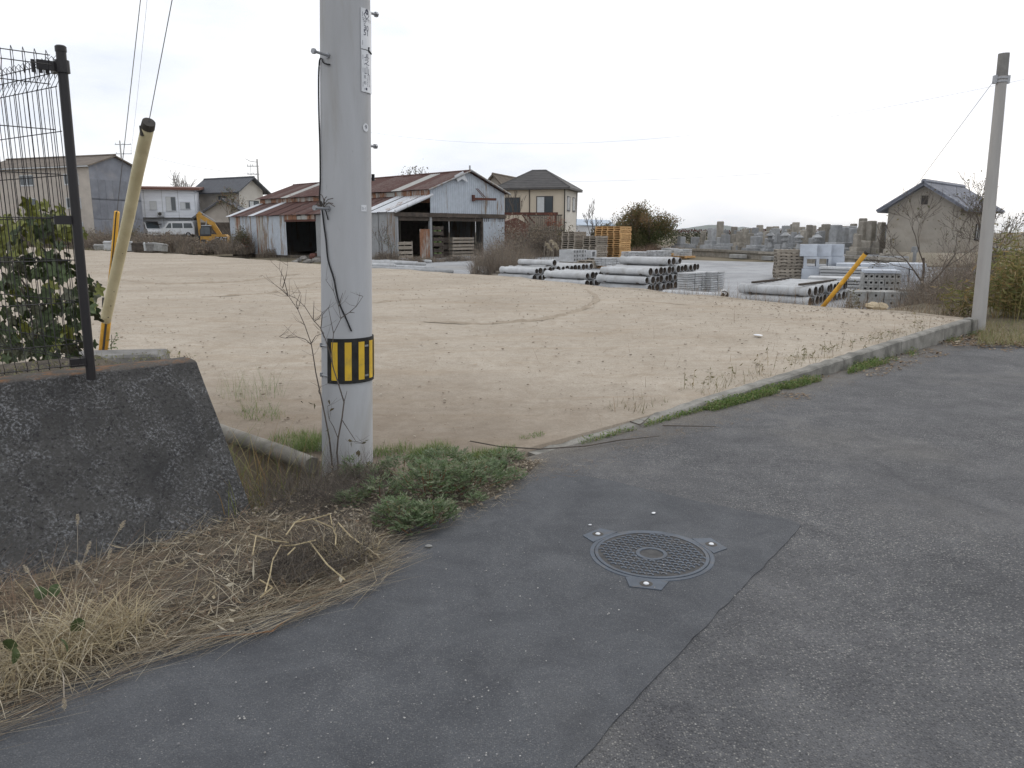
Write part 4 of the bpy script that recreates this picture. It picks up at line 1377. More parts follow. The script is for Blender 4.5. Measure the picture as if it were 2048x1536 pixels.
for k, (px, py, rz, lab) in enumerate(((1444, 594, 0, 'single pipe lying in front of the grey slab stacks, mostly behind the sand edge'), (1465, 589, 60, 'short pipe turned mouth-on between slab stacks and right pipes'))):
    g = gp(px, py, 0.16)
    q = g.xy + PV * (1.05 if k == 0 else 0.3)
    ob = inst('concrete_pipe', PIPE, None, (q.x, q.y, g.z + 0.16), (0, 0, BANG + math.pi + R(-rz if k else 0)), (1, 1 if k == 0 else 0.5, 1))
    tag(ob, lab, 'pipe')

# long thin posts lying by the barn
for k in range(7):
    a, b = [((700, 522), (835, 530)), ((720, 530), (850, 537)), ((735, 536), (868, 541)), ((660, 527), (800, 538)), ((745, 541), (905, 548)), ((690, 535), (790, 540)), ((735, 519), (880, 528))][k]
    pa, pb = gp(*a), gp(*b)
    if (pb - pa).length > 9: pb = pa + (pb - pa).normalized() * 9
    m = (pa + pb) / 2
    mb = MB()
    e = (pb - pa) / 2
    mb.tube([-e, e], [0.13, 0.10], 10)
    o = mb.build('concrete_post', M_CONC, None, loc=(m.x, m.y, m.z + 0.13 + 0.12 * (k % 2)), smooth=True)
    tag(o, f'long pale concrete post lying in the pile before the barn, {ORD[k + 1]} from the back', 'post', 'posts lying by the barn')

# ------------------------------------------------------------------ pallets
def pallet_mesh(name, mat, w=1.1, h=0.13):
    mb = MB()
    b = w / 2
    for y in (-b, -0.045, b - 0.09):
        mb.box(-b, b, y, y + 0.09, 0.022, h - 0.022)
    for i in range(6):
        x = -b + i * (w - 0.12) / 5
        mb.box(x, x + 0.12, -b, b, h - 0.022, h)
        if i in (0, 2, 3, 5): mb.box(x, x + 0.12, -b, b, 0, 0.022)
    return mb.mesh(name, mat)
PAL_G, PAL_O = pallet_mesh('pallet', M_PALLET), pallet_mesh('pallet', M_PALLET_O)
def pallet_stack(p, n, me, desc, group, rz=BANG, h=0.132, jit=0.03, z0=0.04):
    for i in range(n):
        o = inst('pallet', me, None, (p.x + rng.uniform(-jit, jit), p.y + rng.uniform(-jit, jit), p.z + z0 + i * h), (0, 0, rz + rng.uniform(-0.02, 0.02)))
        tag(o, f'{ORD[i + 1]} pallet up in {desc}', 'pallet', group)
PS = [(1147, 50.0, 13, PAL_G, 'the tall grey pallet stack before the brown thicket', 'pallets in the tall grey stack'),
      (1190, 48.5, 11, PAL_G, 'the lower grey pallet stack beside the orange ones', 'pallets in the lower grey stack'),
      (1237, 49.5, 15, PAL_O, 'the right orange pallet stack by the bushy tree', 'pallets in the right orange stack'),
      (1213, 50.6, 15, PAL_O, 'the left orange pallet stack behind the grey one', 'pallets in the left orange stack')]
for px, y, n_, me, d_, g_ in PS:
    pallet_stack(gd(px, y), n_, me, d_, g_)
pallet_stack(gd(1579, 31.5), 9, PAL_G, 'the weathered stack beside the box culverts', 'pallets by the box culverts', rz=R(-12), h=0.128)
pallet_stack(gd(1184, 41.0), 3, PAL_G, 'the low grey pallet pile before the paving blocks', 'pallets in the low grey pile')
pallet_stack(gd(1272, 43.0), 3, PAL_O, 'the small orange pile before the far paving blocks', 'pallets in the small orange pile')

# ------------------------------------------------------------------ concrete goods
def slab_me(name, sx, sy, sz, mat, b=0.012):
    return MB().bbox(-sx / 2, sx / 2, -sy / 2, sy / 2, 0, sz, b).mesh(name, mat)
def hollow_me(name, sx, sy, sz, hx, hz, mat):
    """box block with a rectangular hole through it along x"""
    mb = MB()
    t = (sy - hx) / 2
    u = (sz - hz) / 2
    for (y0, y1, z0, z1) in ((-sy / 2, sy / 2, 0, u), (-sy / 2, sy / 2, sz - u, sz), (-sy / 2, -sy / 2 + t, u, sz - u), (sy / 2 - t, sy / 2, u, sz - u)):
        mb.box(-sx / 2, sx / 2, y0, y1, z0, z1)
    return mb.mesh(name, mat)
def pile(p, rz, me, nx_, ny_, nz_, sx, sy, sz, name, desc, cat, group, z0=0.0, jit=0.006, skip=0.0):
    ca, sa = math.cos(rz), math.sin(rz)
    for k in range(nz_):
        for i in range(nx_):
            for j in range(ny_):
                if k == nz_ - 1 and rng.random() < skip: continue
                x, y = (i - (nx_ - 1) / 2) * sx + rng.uniform(-jit, jit), (j - (ny_ - 1) / 2) * sy + rng.uniform(-jit, jit)
                o = inst(name, me, None, (p.x + x * ca - y * sa, p.y + x * sa + y * ca, p.z + z0 + k * sz), (0, 0, rz + rng.uniform(-0.01, 0.01)))
                where = f'{ORD[k + 1]} course'
                if nx_ > 1: where += f', {ORD[i + 1]} from left'
                if ny_ > 1: where += f', {ORD[j + 1]} row'
                tag(o, f'{desc}, {where}', cat, group)
# grey paving slabs behind the sand edge (two stacks)
sl = slab_me('paving_slab', 0.43, 0.43, 0.062, M_CONC, 0.016)
g = gp(1392, 589, 0.0)
pile(g + Vector((0.0, 0.5, 0)), BANG + R(90), sl, 1, 3, 9, 0.47, 0.47, 0.078, 'paving_slab', 'grey slab in the near stack', 'slab', 'slabs in the near stack', 0.05)
pile(g + Vector((0.8, 1.0, 0)), BANG + R(90), sl, 1, 2, 9, 0.47, 0.47, 0.078, 'paving_slab', 'grey slab in the stack behind', 'slab', 'slabs in the back stack', 0.05)
# U blocks on pallets, left middle
ub = hollow_me('gutter_block', 1.0, 0.22, 0.21, 0.12, 0.12, M_CONC)
g = gd(1146, 42.5)
pallet_stack(g, 2, PAL_G, 'the pallets under the hollow gutter blocks', 'pallets under the gutter blocks')
pile(g, BANG + R(90), ub, 1, 5, 3, 1.05, 0.225, 0.215, 'gutter_block', 'hollow gutter block below the tall grey pallets', 'block', 'gutter blocks in the middle yard', 0.31)
bx_ = hollow_me('box_culvert', 0.75, 0.5, 0.42, 0.26, 0.26, M_CONC)
g = gd(1177, 43.5)
o = inst('box_culvert', bx_, None, (g.x, g.y, g.z + 0.43), (0, 0, BANG + R(90)))
tag(o, 'pale box culvert set on the low grey pallet pile', 'box culvert')
# paving blocks strapped on orange pallets
pv = slab_me('paving_block', 0.295, 0.235, 0.085, M_CONC, 0.012)
for (px, y, nx_, ny_, nz_, d_) in ((1218, 40.5, 4, 4, 4, 'by the low grey pallets'), (1268, 46.5, 4, 4, 4, 'behind the small orange pallets'), (1318, 47.0, 4, 4, 4, 'before the bushy tree'), (1366, 48.0, 3, 3, 4, 'below the graveyard wall'), (1340, 52.0, 4, 4, 3, 'far back by dry grass')):
    g = gd(px, y)
    pallet_stack(g, 1, PAL_O, f'the paving blocks {d_}', 'pallets under paving blocks')
    pile(g, BANG, pv, nx_, ny_, nz_, 0.31, 0.25, 0.105, 'paving_block', f'paving block {d_}', 'block', 'paving blocks ' + d_, 0.175, skip=0.2)
# box culverts right of the weathered pallets
cu = hollow_me('box_culvert', 0.62, 0.56, 0.46, 0.34, 0.28, M_CONC_B)
g = gd(1622, 30.5)
for i, (du, dv, dz, rz, lab) in enumerate(((0, 0, 0, 0, 'pale box culvert at ground level by the weathered pallets, opening to the left'), (0.05, 0.1, 0.47, 90, 'pale box culvert with square opening facing the road, second tier'),
                                            (0.62, 0.35, 0.47, 90, 'pale box culvert in the second tier, right of the open one'), (0.62, 0.3, 0, 0, 'pale box culvert at ground level, second from the pallets'),
                                            (0.0, 0.35, 0.94, 0, 'pale box culvert on top of the tiers, nearest the pallets'), (0.62, 0.5, 0.94, 0, 'pale box culvert on top of the tiers, middle one'), (1.2, 0.7, 0.94, 0, 'pale box culvert on top of the tiers, farthest from the pallets'),
                                            (1.25, 0.7, 0.47, 0, 'pale box culvert in the second tier, farthest right'))):
    o = inst('box_culvert', cu, None, (g.x + du, g.y + dv, g.z + 0.02 + dz), (0, 0, R(-18 + rz)))
    tag(o, lab, 'box culvert', 'box culverts')
# flat slabs in low spreads
fs = slab_me('kerb_slab', 1.7, 0.5, 0.085, M_CONC, 0.016)
for (px, y, nz_, d_, dx) in ((1672, 26.5, 4, 'beside the yellow guard', 0), (1690, 29.5, 5, 'behind the yellow guard', 0), (1726, 33.0, 4, 'below the graveyard corner', 0)):
    g = gd(px, y)
    pile(g, R(-25), fs, 1, 2, nz_, 1.75, 0.54, 0.115, 'kerb_slab', f'long flat slab {d_}', 'slab', 'flat slabs ' + d_, 0.05, 0.03)
lb = slab_me('concrete_beam', 2.2, 0.34, 0.32, M_CONC_B)
g = gd(1735, 30.0)
pile(g, R(-22), lb, 1, 4, 1, 2.2, 0.38, 0.33, 'concrete_beam', 'upper pale beam behind the holed blocks', 'beam', 'beams behind the holed blocks', 0.35)
pile(g, R(-22), lb, 1, 4, 1, 2.2, 0.38, 0.33, 'concrete_beam', 'lower pale beam behind the holed blocks', 'beam', 'lower beams behind the holed blocks', 0.01)
# holed blocks on a new pallet
hb = hollow_me('holed_block', 0.95, 0.145, 0.185, 0.07, 0.065, M_CONC_D)
g = gd(1762, 24.5)
pallet_stack(g, 1, PAL_O, 'the pallet carrying blocks with square holes', 'pallets under holed blocks', rz=R(-18))
pile(g, R(-18) + R(90), hb, 1, 7, 3, 1.0, 0.15, 0.19, 'holed_block', 'square-holed block on its orange pallet', 'block', 'holed blocks on the near pallet', 0.175)
cp = slab_me('cover_slab', 1.0, 0.34, 0.09, M_CONC_B)
pile(g + Vector((0, 0, 0)), R(-18), cp, 1, 3, 1, 1.0, 0.36, 0.1, 'cover_slab', 'pale slab lying on top of the square-holed blocks', 'slab', 'slabs on the holed blocks', 0.175 + 0.575)
bl = slab_me('concrete_block', 0.48, 0.30, 0.19, M_CONC_B)
g2_ = gd(1815, 25.6)
pile(g2_, R(-18), bl, 2, 3, 4, 0.5, 0.33, 0.2, 'concrete_block', 'bluish block right of the holed ones', 'block', 'bluish blocks right of the holed ones', 0.16)
# low long blocks in front
kb = hollow_me('kerb_block', 0.36, 0.40, 0.20, 0.06, 0.06, M_CONC_D)
g = gp(1760, 613, 0.0)
pile(g, R(-14) + R(90), kb, 2, 4, 2, 0.40, 0.42, 0.205, 'kerb_block', 'low grey block behind the pale rock', 'block', 'low blocks behind the rock', 0.03)

# pale rock and rubble
def rock(name, px, py, r, mat, label, cat, flat=0.6, group=None, onlot=None, seed=0):
    import itertools
    mb = MB()
    mb.lathe([(0.0, -0.4), (0.7, -0.3), (1.0, 0.05), (0.9, 0.45), (0.55, 0.75), (0.0, 0.85)], 10)
    mb.v = [(x * r * 1.25, y * r * 0.9, z * r * flat) for x, y, z in mb.v]
    mb.wob(r * 0.35, 1.6 / r, seed)
    g = gp(px, py) if onlot is None else at(px, py, onlot)
    o = mb.build(name, mat, None, loc=(g.x, g.y, g.z + 0.05), rot=(0, 0, rng.uniform(0, 6)))
    return tag(o, label, cat, group)
rock('rock', 1752, 620, 0.17, M_ROCK, 'pale yellowish rock at the sand edge near the low blocks', 'rock', 0.6, onlot=0.17, seed=3)
rub = [(597, 524, .35), (608, 520, .45), (618, 526, .4), (628, 517, .6), (636, 524, .5), (612, 527, .3), (640, 512, .7), (590, 527, .3)]
for k, (px, py, r) in enumerate(rub):
    rock('rubble', px, py, r * 0.75, M_RUBBLE if k != 3 else M_RUSTY, f'chunk of broken concrete in the heap left of the striped pole, {ORD[k + 1]} one' if k != 3 else 'rust brown slab leaning in the rubble heap by the barn', 'rubble', 0.9, 'rubble heap by the pole', seed=k * 3.3)
# ------------------------------------------------------------------ building helpers (local x, y, z; origin at a near corner on the ground)
def corr(mb, p0, ex, ez, w, h, pitch=0.19, amp=0.018, nrm=None):
    """corrugated sheet from p0 along ex (width) and ez (height)"""
    p0, ex, ez = Vector(p0), Vector(ex).normalized(), Vector(ez).normalized()
    nn = ex.cross(ez).normalized() if nrm is None else Vector(nrm)
    m = max(2, int(round(w / (pitch / 2))))
    k = len(mb.v)
    for i in range(m + 1):
        q = p0 + ex * (w * i / m) + nn * (amp if i % 2 else -amp)
        mb.v.append(tuple(q)); mb.v.append(tuple(q + ez * h))
    for i in range(m):
        mb.f.append((k + 2 * i, k + 2 * i + 2, k + 2 * i + 3, k + 2 * i + 1))
def sheets(parent, name, p0, ex, ez, w, h, step, matf, lap=0.03, pitch=0.19, jit=0.02):
    """row of separate corrugated sheets"""
    n = max(1, int(round(w / step)))
    s = w / n
    nn = Vector(ex).cross(Vector(ez)).normalized()
    for i in range(n):
        mb = MB()
        q = Vector(p0) + Vector(ex).normalized() * (s * i) + nn * ((0.012 if i % 2 else 0.0) + rng.uniform(0, jit * 0.3))
        corr(mb, (0, 0, 0), ex, ez, s + lap, h + rng.uniform(-jit, jit), pitch)
        mb.build(name, matf(i) if callable(matf) else matf, parent, loc=q)
def window(parent, c, ex, w, h, frame=M_FRAME_W, glass=M_GLASS, nn=None, mull=1, depth=0.05, curtain=False, name='window'):
    """framed window on a wall: c = centre on the wall plane, ex = direction along the wall, outward = ex x up reversed"""
    ex = Vector(ex).normalized()
    up = Vector((0, 0, 1))
    nn = ex.cross(up) if nn is None else Vector(nn)
    c = Vector(c)
    mb = MB()
    t = max(0.05, w * 0.045)
    for s in (-1, 1):
        mb.obox(c + ex * s * (w / 2 - t / 2) + nn * depth / 2, ex * t / 2, up * h / 2, nn * depth / 2)
        mb.obox(c + up * s * (h / 2 - t / 2) + nn * depth / 2, ex * (w / 2 - t), up * t / 2, nn * depth / 2 * 0.96)
    for k in range(mull):
        mb.obox(c + ex * (w * ((k + 1) / (mull + 1) - 0.5)) + nn * depth * 0.4, ex * t / 2, up * (h / 2 - t), nn * depth * 0.36)
    wdw = mb.build(name, frame, parent)
    for k in range(mull + 1):
        pw = w / (mull + 1)
        mb = MB()
        mb.obox(c + ex * (w * ((k + 0.5) / (mull + 1) - 0.5)) + nn * 0.012, ex * (pw / 2 - t * 0.6), up * (h / 2 - t), nn * 0.008)
        mb.build('pane', M_CURTAIN if (curtain and k == 0) else glass, wdw)
    mb = MB()
    mb.obox(c - up * (h / 2 + 0.03) + nn * (depth * 0.7), ex * (w / 2 + 0.06), up * 0.03, nn * depth * 0.7)
    mb.build('sill', frame, wdw)
    return wdw
def roof_slab(parent, name, mat, a, b, c, d, th=0.12):
    """thick four-cornered roof plane: a, b along the eave, c, d along the ridge"""
    a, b, c, d = map(Vector, (a, b, c, d))
    n = (b - a).cross(d - a).normalized()
    if n.z < 0: n = -n
    mb = MB()
    mb.v = [tuple(p) for p in (a, b, c, d)] + [tuple(p - n * th) for p in (a, b, c, d)]
    mb.f = [(0, 1, 2, 3), (7, 6, 5, 4), (0, 4, 5, 1), (1, 5, 6, 2), (2, 6, 7, 3), (3, 7, 4, 0)]
    return mb.build(name, mat, parent)
def tile_rows(parent, roof, mat, a, b, c, d, rows, r=0.05):
    """rolls that run from ridge to eave, as on pan tiles: one part"""
    a, b, c, d = map(Vector, (a, b, c, d))
    mb = MB()
    for i in range(rows + 1):
        t = i / rows
        mb.tube([a.lerp(b, t), d.lerp(c, t)], r, 5)
    o = mb.build('tile_rolls', mat, roof)
    o['kind'] = 'stuff'
    return o

# ------------------------------------------------------------------ old barn
K = Vector((-5.7, 55.0))
BZ = ter(K.x, K.y) + 0.04
barn = thing('barn', 'long rusty corrugated barn with a pale gable and open front', 'barn', (K.x, K.y, BZ), BANG)
X, Y, Z = Vector((1, 0, 0)), Vector((0, 1, 0)), Vector((0, 0, 1))
WB, LB, HE, HR, WL, HL0, HL1 = 7.3, 24.0, 4.75, 6.15, 3.0, 3.2, 4.35
HB = 3.15                                                   # height of the front beam
# gable: sheets cut to the slope
ng = 9
for i in range(ng):
    x0, x1 = WB * i / ng, WB * (i + 1) / ng
    xm = WB / 2
    def top(x): return HR - (HR - HE) * abs(x - xm) / xm - 0.06
    m = 8
    mb = MB()
    for k in range(m + 1):
        x = x0 + (x1 - x0 + 0.02) * k / m
        am = 0.02 if k % 2 else -0.01
        y = -0.02 - am + (0.012 if i % 2 else 0)
        mb.v += [(x, y, HB + rng.uniform(-0.02, 0.02)), (x, y, top(min(x, WB)))]
    mb.f = [(2 * k, 2 * k + 2, 2 * k + 3, 2 * k + 1) for k in range(m)]
    mb.build('gable_sheet', M_SH_WHITE, barn)
mb = MB(); mb.box(-WL - 0.2, WB + 0.1, -0.16, -0.04, HB - 0.28, HB)
mb.build('front_beam', M_WOOD_D, barn)
mb = MB(); mb.box(-WL, WB, -0.02, 0.1, HB - 0.55, HB - 0.3)
mb.build('lintel', M_WOOD_D, barn)
sheets(barn, 'wall_sheet', (5.0, -0.02, 0), X, Z, WB - 5.0, HB - 0.3, 0.8, M_SH_WHITE)
mb = MB(); mb.box(-0.1, 0.1, -0.05, 0.12, 0, HB)
mb.build('post', M_SH_GREY, barn)
mb = MB(); mb.box(4.9, 5.05, -0.05, 0.12, 0, HB)
mb.build('post', M_WOOD_D, barn)
mb = MB(); mb.box(-WL - 0.02, -WL + 0.14, -0.06, 0.14, 0, HL0)
mb.build('post', M_SH_GREY, barn)
sheets(barn, 'low_panel', (-1.0, -0.03, 0), X, Z, 0.9, 2.05, 0.9, M_SH_CREAM)
# hoist beam and drifted bits on the gable
mb = MB()
mb.box(WB / 2 + 0.25, WB / 2 + 0.42, -0.22, -0.06, 4.05, 4.5)
mb.build('hoist_plate', M_RUSTY, barn)
mb = MB()
mb.obox((WB / 2 + 1.25, -0.35, 4.22), (0.95, -0.25, 0), (0.02, 0.06, 0), (0, 0, 0.085))
mb.build('hoist_arm', M_RUSTY, barn)
mb = MB()
mb.tube([(WB / 2 + 0.6, -0.3, 4.95), (WB / 2 + 1.3, -0.4, 4.35)], 0.03, 4)
mb.tube([(WB / 2 + 0.45, -0.3, 4.95), (WB / 2 + 1.1, -0.4, 4.35)], 0.03, 4)
mb.build('hoist_stay', M_RUSTY, barn)
mb = MB(); mb.box(WB / 2 - 0.04, WB / 2 + 0.04, -0.2, -0.1, HR - 0.05, HR + 0.4)
mb.build('finial', M_GALV, barn)
mb = MB()
mb.v = [(2.1, -0.2, 5.75), (2.9, -0.25, 6.12), (2.75, -0.3, 5.55), (2.35, -0.3, 5.35), (3.4, -0.25, 5.35)]
mb.f = [(0, 3, 2, 1), (2, 4, 1)]
mb.build('torn_sheet', M_SH_ROOFW, barn)
# long wall under the main eave, and lean-to
sheets(barn, 'eave_sheet', (-0.01, LB, HL1 - 0.5), -Y, Z, LB, HE - HL1 + 0.45, 1.0, M_SH_CREAM)
def lean_mat(i):                                           # i counted from the far end
    return [M_SH_WHITE, M_SH_CREAM, M_SH_WHITE, M_SH_WHITE, M_SH_WHITE, M_SH_CREAM, M_SH_WHITE, M_SH_WHITE, M_SH_WHITE, M_SH_WHITE][i % 10]
sheets(barn, 'wall_sheet', (-WL, LB, 0), -Y, Z, LB - 14.4, HL0 - 0.05, 0.95, lean_mat, jit=0.05)
sheets(barn, 'wall_sheet', (-WL, 10.0, 0), -Y, Z, 10.0, HL0 - 0.05, 1.0, M_SH_GREY)
mb = MB(); mb.box(-WL - 0.05, -WL + 0.08, 9.9, 14.5, HL0 - 0.55, HL0 - 0.1)
mb.build('side_lintel', M_RUSTY, barn)
sheets(barn, 'lintel_sheet', (-WL - 0.08, 14.4, HL0 - 0.4), -Y, Z, 4.4, 0.36, 0.6, M_SH_CREAM, jit=0.12)
# closed far and right sides, back wall inside, earth floor
sheets(barn, 'side_sheet', (WB, 0, 0), Y, Z, LB, HE - 0.1, 1.6, M_SH_GREY)
mb = MB(); mb.v = [(-WL, LB, 0), (WB, LB, 0), (WB, LB, HE), (WB / 2, LB, HR - 0.05), (0, LB, HE), (0, LB, HL1), (-WL, LB, HL0)]; mb.f = [(0, 1, 2, 3, 4, 5, 6)]
mb.build('rear_wall', M_SH_GREY, barn)
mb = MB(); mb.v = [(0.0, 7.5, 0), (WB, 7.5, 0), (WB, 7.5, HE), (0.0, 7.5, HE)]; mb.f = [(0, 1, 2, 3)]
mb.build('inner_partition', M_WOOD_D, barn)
mb = MB()
for (y0, y1) in ((3.4, 9.0), (9.8, 10.0)):
    mb.box(-0.06, 0.0, y0, y1, 0, HL1 - 0.3)
mb.box(-WL, -0.06, 5.2, 5.3, 0, HL0)
mb.build('inner_wall', M_WALL_MUD, barn)
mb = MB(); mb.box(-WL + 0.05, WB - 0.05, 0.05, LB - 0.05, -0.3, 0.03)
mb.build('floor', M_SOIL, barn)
# roofs sheet by sheet
def roof_run(y0, y1, n, eave, ridge, name, matf, over=0.3):
    s = (y1 - y0) / n
    for i in range(n):
        mb = MB()
        e, r_ = Vector(eave), Vector(ridge)
        ez = (r_ - e)
        corr(mb, (0, 0, 0), -Y, ez, s + 0.04, ez.length + (0.12 if i % 3 == 1 else 0), 0.24, 0.022)
        q = e + Y * (y0 + s * (i + 1)) + Vector((0, 0, 0.02 * (i % 2) + rng.uniform(0, 0.015)))
        mb.build(name, matf(i), barn, loc=q)
roof_run(-0.35, LB + 0.4, 22, (-0.3, 0, HE - 0.03), (WB / 2, 0, HR), 'roof_sheet', lambda i: M_SH_RUST if i % 7 != 3 else M_SH_CREAM)
for i in range(22):
    s = (LB + 0.75) / 22
    mb = MB()
    ez = Vector((-(WB / 2 + 0.3), 0, HR - HE + 0.1))
    e = Vector((WB + 0.3, -0.35 + s * i, HE - 0.1))
    corr(mb, (0, 0, 0), Y, ez, s + 0.04, ez.length, 0.24, 0.022)
    mb.build('roof_sheet', M_SH_RUST, barn, loc=e)
roof_run(0 - 0.25, LB + 0.3, 24, (-WL - 0.25, 0, HL0 - 0.05), (-0.02, 0, HL1), 'lean_to_sheet',
         lambda i: M_SH_ROOFW if (i < 4 or i in (19, 23)) else M_SH_RUST)
mb = MB()                                                   # gable edge boards
mb.tube([(-0.35, -0.36, HE - 0.05), (WB / 2, -0.36, HR + 0.03)], 0.06, 4)
mb.tube([(WB + 0.35, -0.36, HE - 0.12), (WB / 2, -0.36, HR + 0.03)], 0.07, 4)
mb.build('verge_board', M_SH_GREY, barn)
mb = MB()
mb.tube([(-WL - 0.25, -0.28, HL0), (0, -0.28, HL1 + 0.02)], 0.11, 6)
mb.build('lean_to_flashing', M_SH_ROOFW, barn)
mb = MB(); mb.tube([(WB / 2, -0.3, HR + 0.03), (WB / 2, LB + 0.3, HR + 0.03)], 0.09, 6)
mb.build('ridge_cap', M_SH_RUST, barn)

def bl_(x, y, z=0.0):                                       # barn local to world
    c, s = math.cos(BANG), math.sin(BANG)
    return Vector((K.x + x * c - y * s, K.y + x * s + y * c, BZ + z))
# goods at the barn mouth
def crate(p, rz, w, d, h, mat, label, group, slats=3, fill=None):
    t = thing('crate', label, 'crate', p, rz, group)
    mb = MB()
    for sx in (-1, 1):
        for sy in (-1, 1):
            mb.box(sx * w / 2 - 0.03, sx * w / 2 + 0.03, sy * d / 2 - 0.03, sy * d / 2 + 0.03, 0, h)
    mb.build('corner_posts', mat, t)
    for i in range(slats):
        z0 = h * (i + 0.15) / slats
        z1 = h * (i + 0.85) / slats
        mb = MB()
        mb.box(-w / 2 - 0.02, w / 2 + 0.02, -d / 2 - 0.05, -d / 2 - 0.03, z0, z1)
        mb.box(-w / 2 - 0.05, -w / 2 - 0.03, -d / 2, d / 2, z0, z1)
        mb.box(w / 2 + 0.03, w / 2 + 0.05, -d / 2, d / 2, z0, z1)
        mb.build('slat', mat, t)
    mb = MB(); mb.box(-w / 2, w / 2, -d / 2, d / 2, 0.02, 0.05)
    mb.build('bottom', mat, t)
    if fill:
        for k in range(2):
            mb = MB()
            mb.lathe([(0.0, 0.06), (0.16, 0.06), (0.17, h * 0.7), (0.09, h * 0.85), (0.06, h * 0.95), (0.0, h * 0.95)], 10, ((k - 0.5) * w * 0.5, -d * 0.3, 0))
            mb.build('green_jar', fill, t, smooth=True)
    return t
for k in range(3):
    crate(bl_(0.75, 0.5, 0.03 + 0.78 * k), BANG, 0.9, 0.8, 0.7, M_WOOD_D, f'{["bottom", "middle", "top"][k]} crate of green jars stacked beside the barn post', 'crates of green jars', 2, M_BOTTLE)
for k in range(3):
    crate(bl_(3.3, 0.9, 0.03 + 0.5 * k), BANG + R(4), 2.2, 1.2, 0.46, M_PALLET, f'{["bottom", "middle", "top"][k]} long slatted crate in the barn opening', 'long crates in the barn', 2)
crate(bl_(1.75, 1.1, 0.03), BANG, 0.9, 0.9, 1.5, M_WOOD_D, 'dark tall crate between green jars and long crates', None, 3)
for k in range(2):
    crate(bl_(-2.3, 0.4, 0.03 + 0.62 * k), BANG + R(-3), 1.15, 0.9, 0.58, M_PALLET, f'{["lower", "upper"][k]} weathered wooden crate under the lean-to corner', 'crates under the lean-to', 2)

# ------------------------------------------------------------------ houses
def house(name, label, cat, loc, rz, w, l, he, hr, wall, roofm, over=0.5, sidewall=None, tiles=0, th=0.14):
    """gabled house: local x across the gable, y along the ridge; origin = near left corner of the gable"""
    t = thing(name, label, cat, loc, rz)
    mb = MB()
    mb.v = [(0, 0, 0), (w, 0, 0), (w, 0, he), (w / 2, 0, hr), (0, 0, he)]
    mb.f = [(0, 1, 2, 3, 4)]
    mb.build('gable_wall', wall, t)
    mb = MB()
    mb.v = [(0, l, 0), (w, l, 0), (w, l, he), (w / 2, l, hr), (0, l, he)]
    mb.f = [(4, 3, 2, 1, 0)]
    mb.build('gable_wall', wall, t)
    for x in (0, w):
        mb = MB()
        mb.v = [(x, 0.0, 0), (x, l, 0), (x, l, he), (x, 0.0, he)]
        mb.f = [(3, 2, 1, 0)] if x == 0 else [(0, 1, 2, 3)]
        mb.build('side_wall', sidewall or wall, t)
    sl = (hr - he) / (w / 2)
    eo = over
    for s in (0, 1):
        xe = -eo if s == 0 else w + eo
        ze = he - sl * eo + 0.1
        a, b, c, d = (xe, -eo, ze), (xe, l + eo, ze), (w / 2, l + eo, hr + 0.1), (w / 2, -eo, hr + 0.1)
        rf = roof_slab(t, 'roof', roofm, a, b, c, d, th)
        if tiles:
            tile_rows(t, rf, roofm, a, b, c, d, tiles)
    mb = MB(); mb.tube([(w / 2, -eo, hr + 0.14), (w / 2, l + eo, hr + 0.14)], 0.12, 6)
    mb.build('ridge', roofm, t)
    return t

# grey three-storey workshop at far left
g = gd(192, 85)
h1 = house('workshop_building', 'tall building with grey sheet gable and beige side behind the fence', 'building', g, R(70), 6.8, 16, 8.4, 9.6, M_WALL_GREY, M_ROOF_BRN, 0.35, M_WALL_BEIGE)
for z in (2.6, 5.0, 7.0):                                    # lapped sheet courses on the gable
    for i in range(7):
        mb = MB(); mb.box(i * 0.97 + 0.01, i * 0.97 + 0.96, -0.05, -0.01, z - 2.2, z - 0.02)
        mb.build('cladding_sheet', M_WALL_GREY, h1)
for z in (1.9, 4.5, 7.0):
    for y in (2.6, 9.2):
        window(h1, (0, y, z), (0, -1, 0), 2.1, 1.15, M_FRAME_W, nn=(-1, 0, 0))
mb = MB(); mb.box(-0.45, -0.28, -0.3, 16.3, 8.2, 8.32); mb.build('gutter', M_FRAME_W, h1)
g = gd(20, 92)
h0 = house('workshop_building', 'grey shed with low brown roof at the left edge', 'building', g + Vector((-9, 0, 0)), R(12), 12, 14, 7.0, 8.2, M_WALL_GREY, M_ROOF_BRN, 0.3)
mb = MB(); mb.box(3, 5, -0.06, -0.01, 1.0, 4.2); mb.build('door', M_WALL_BEIGE, h0)

# white two-storey house
g = gd(286, 95)
WW = 6.2
hw = thing('white_house', 'white clapboard two storey house behind the parked vans', 'house', g + Vector((-1.2, 0, 0)), R(17))
mb = MB(); mb.box(0, WW + 1.2, 0, 6, 0, 5.75); mb.build('wall', M_WALL_WHITE, hw)
for i in range(17):
    mb = MB(); mb.box(-0.03, WW + 1.23, -0.045, -0.005, 0.1 + 0.33 * i, 0.1 + 0.33 * i + 0.31); mb.build('clapboard', M_WALL_WHITE, hw)
roof_slab(hw, 'roof', M_TRIM_R, (-0.5, -0.7, 6.0), (WW + 1.8, -0.7, 6.0), (WW + 1.8, 6.5, 6.5), (-0.5, 6.5, 6.5), 0.28)
window(hw, (2.6, -0.05, 3.9), X, 0.8, 1.0, M_FRAME_W, nn=(0, -1, 0), mull=0, curtain=True)
window(hw, (4.6, -0.05, 4.1), X, 1.15, 1.7, M_FRAME_W, nn=(0, -1, 0), curtain=True)
window(hw, (6.2, -0.05, 3.9), X, 1.15, 0.85, M_FRAME_W, nn=(0, -1, 0), curtain=True)
window(hw, (6.2, -0.05, 1.2), X, 1.3, 1.7, M_FRAME_W, nn=(0, -1, 0), mull=0)
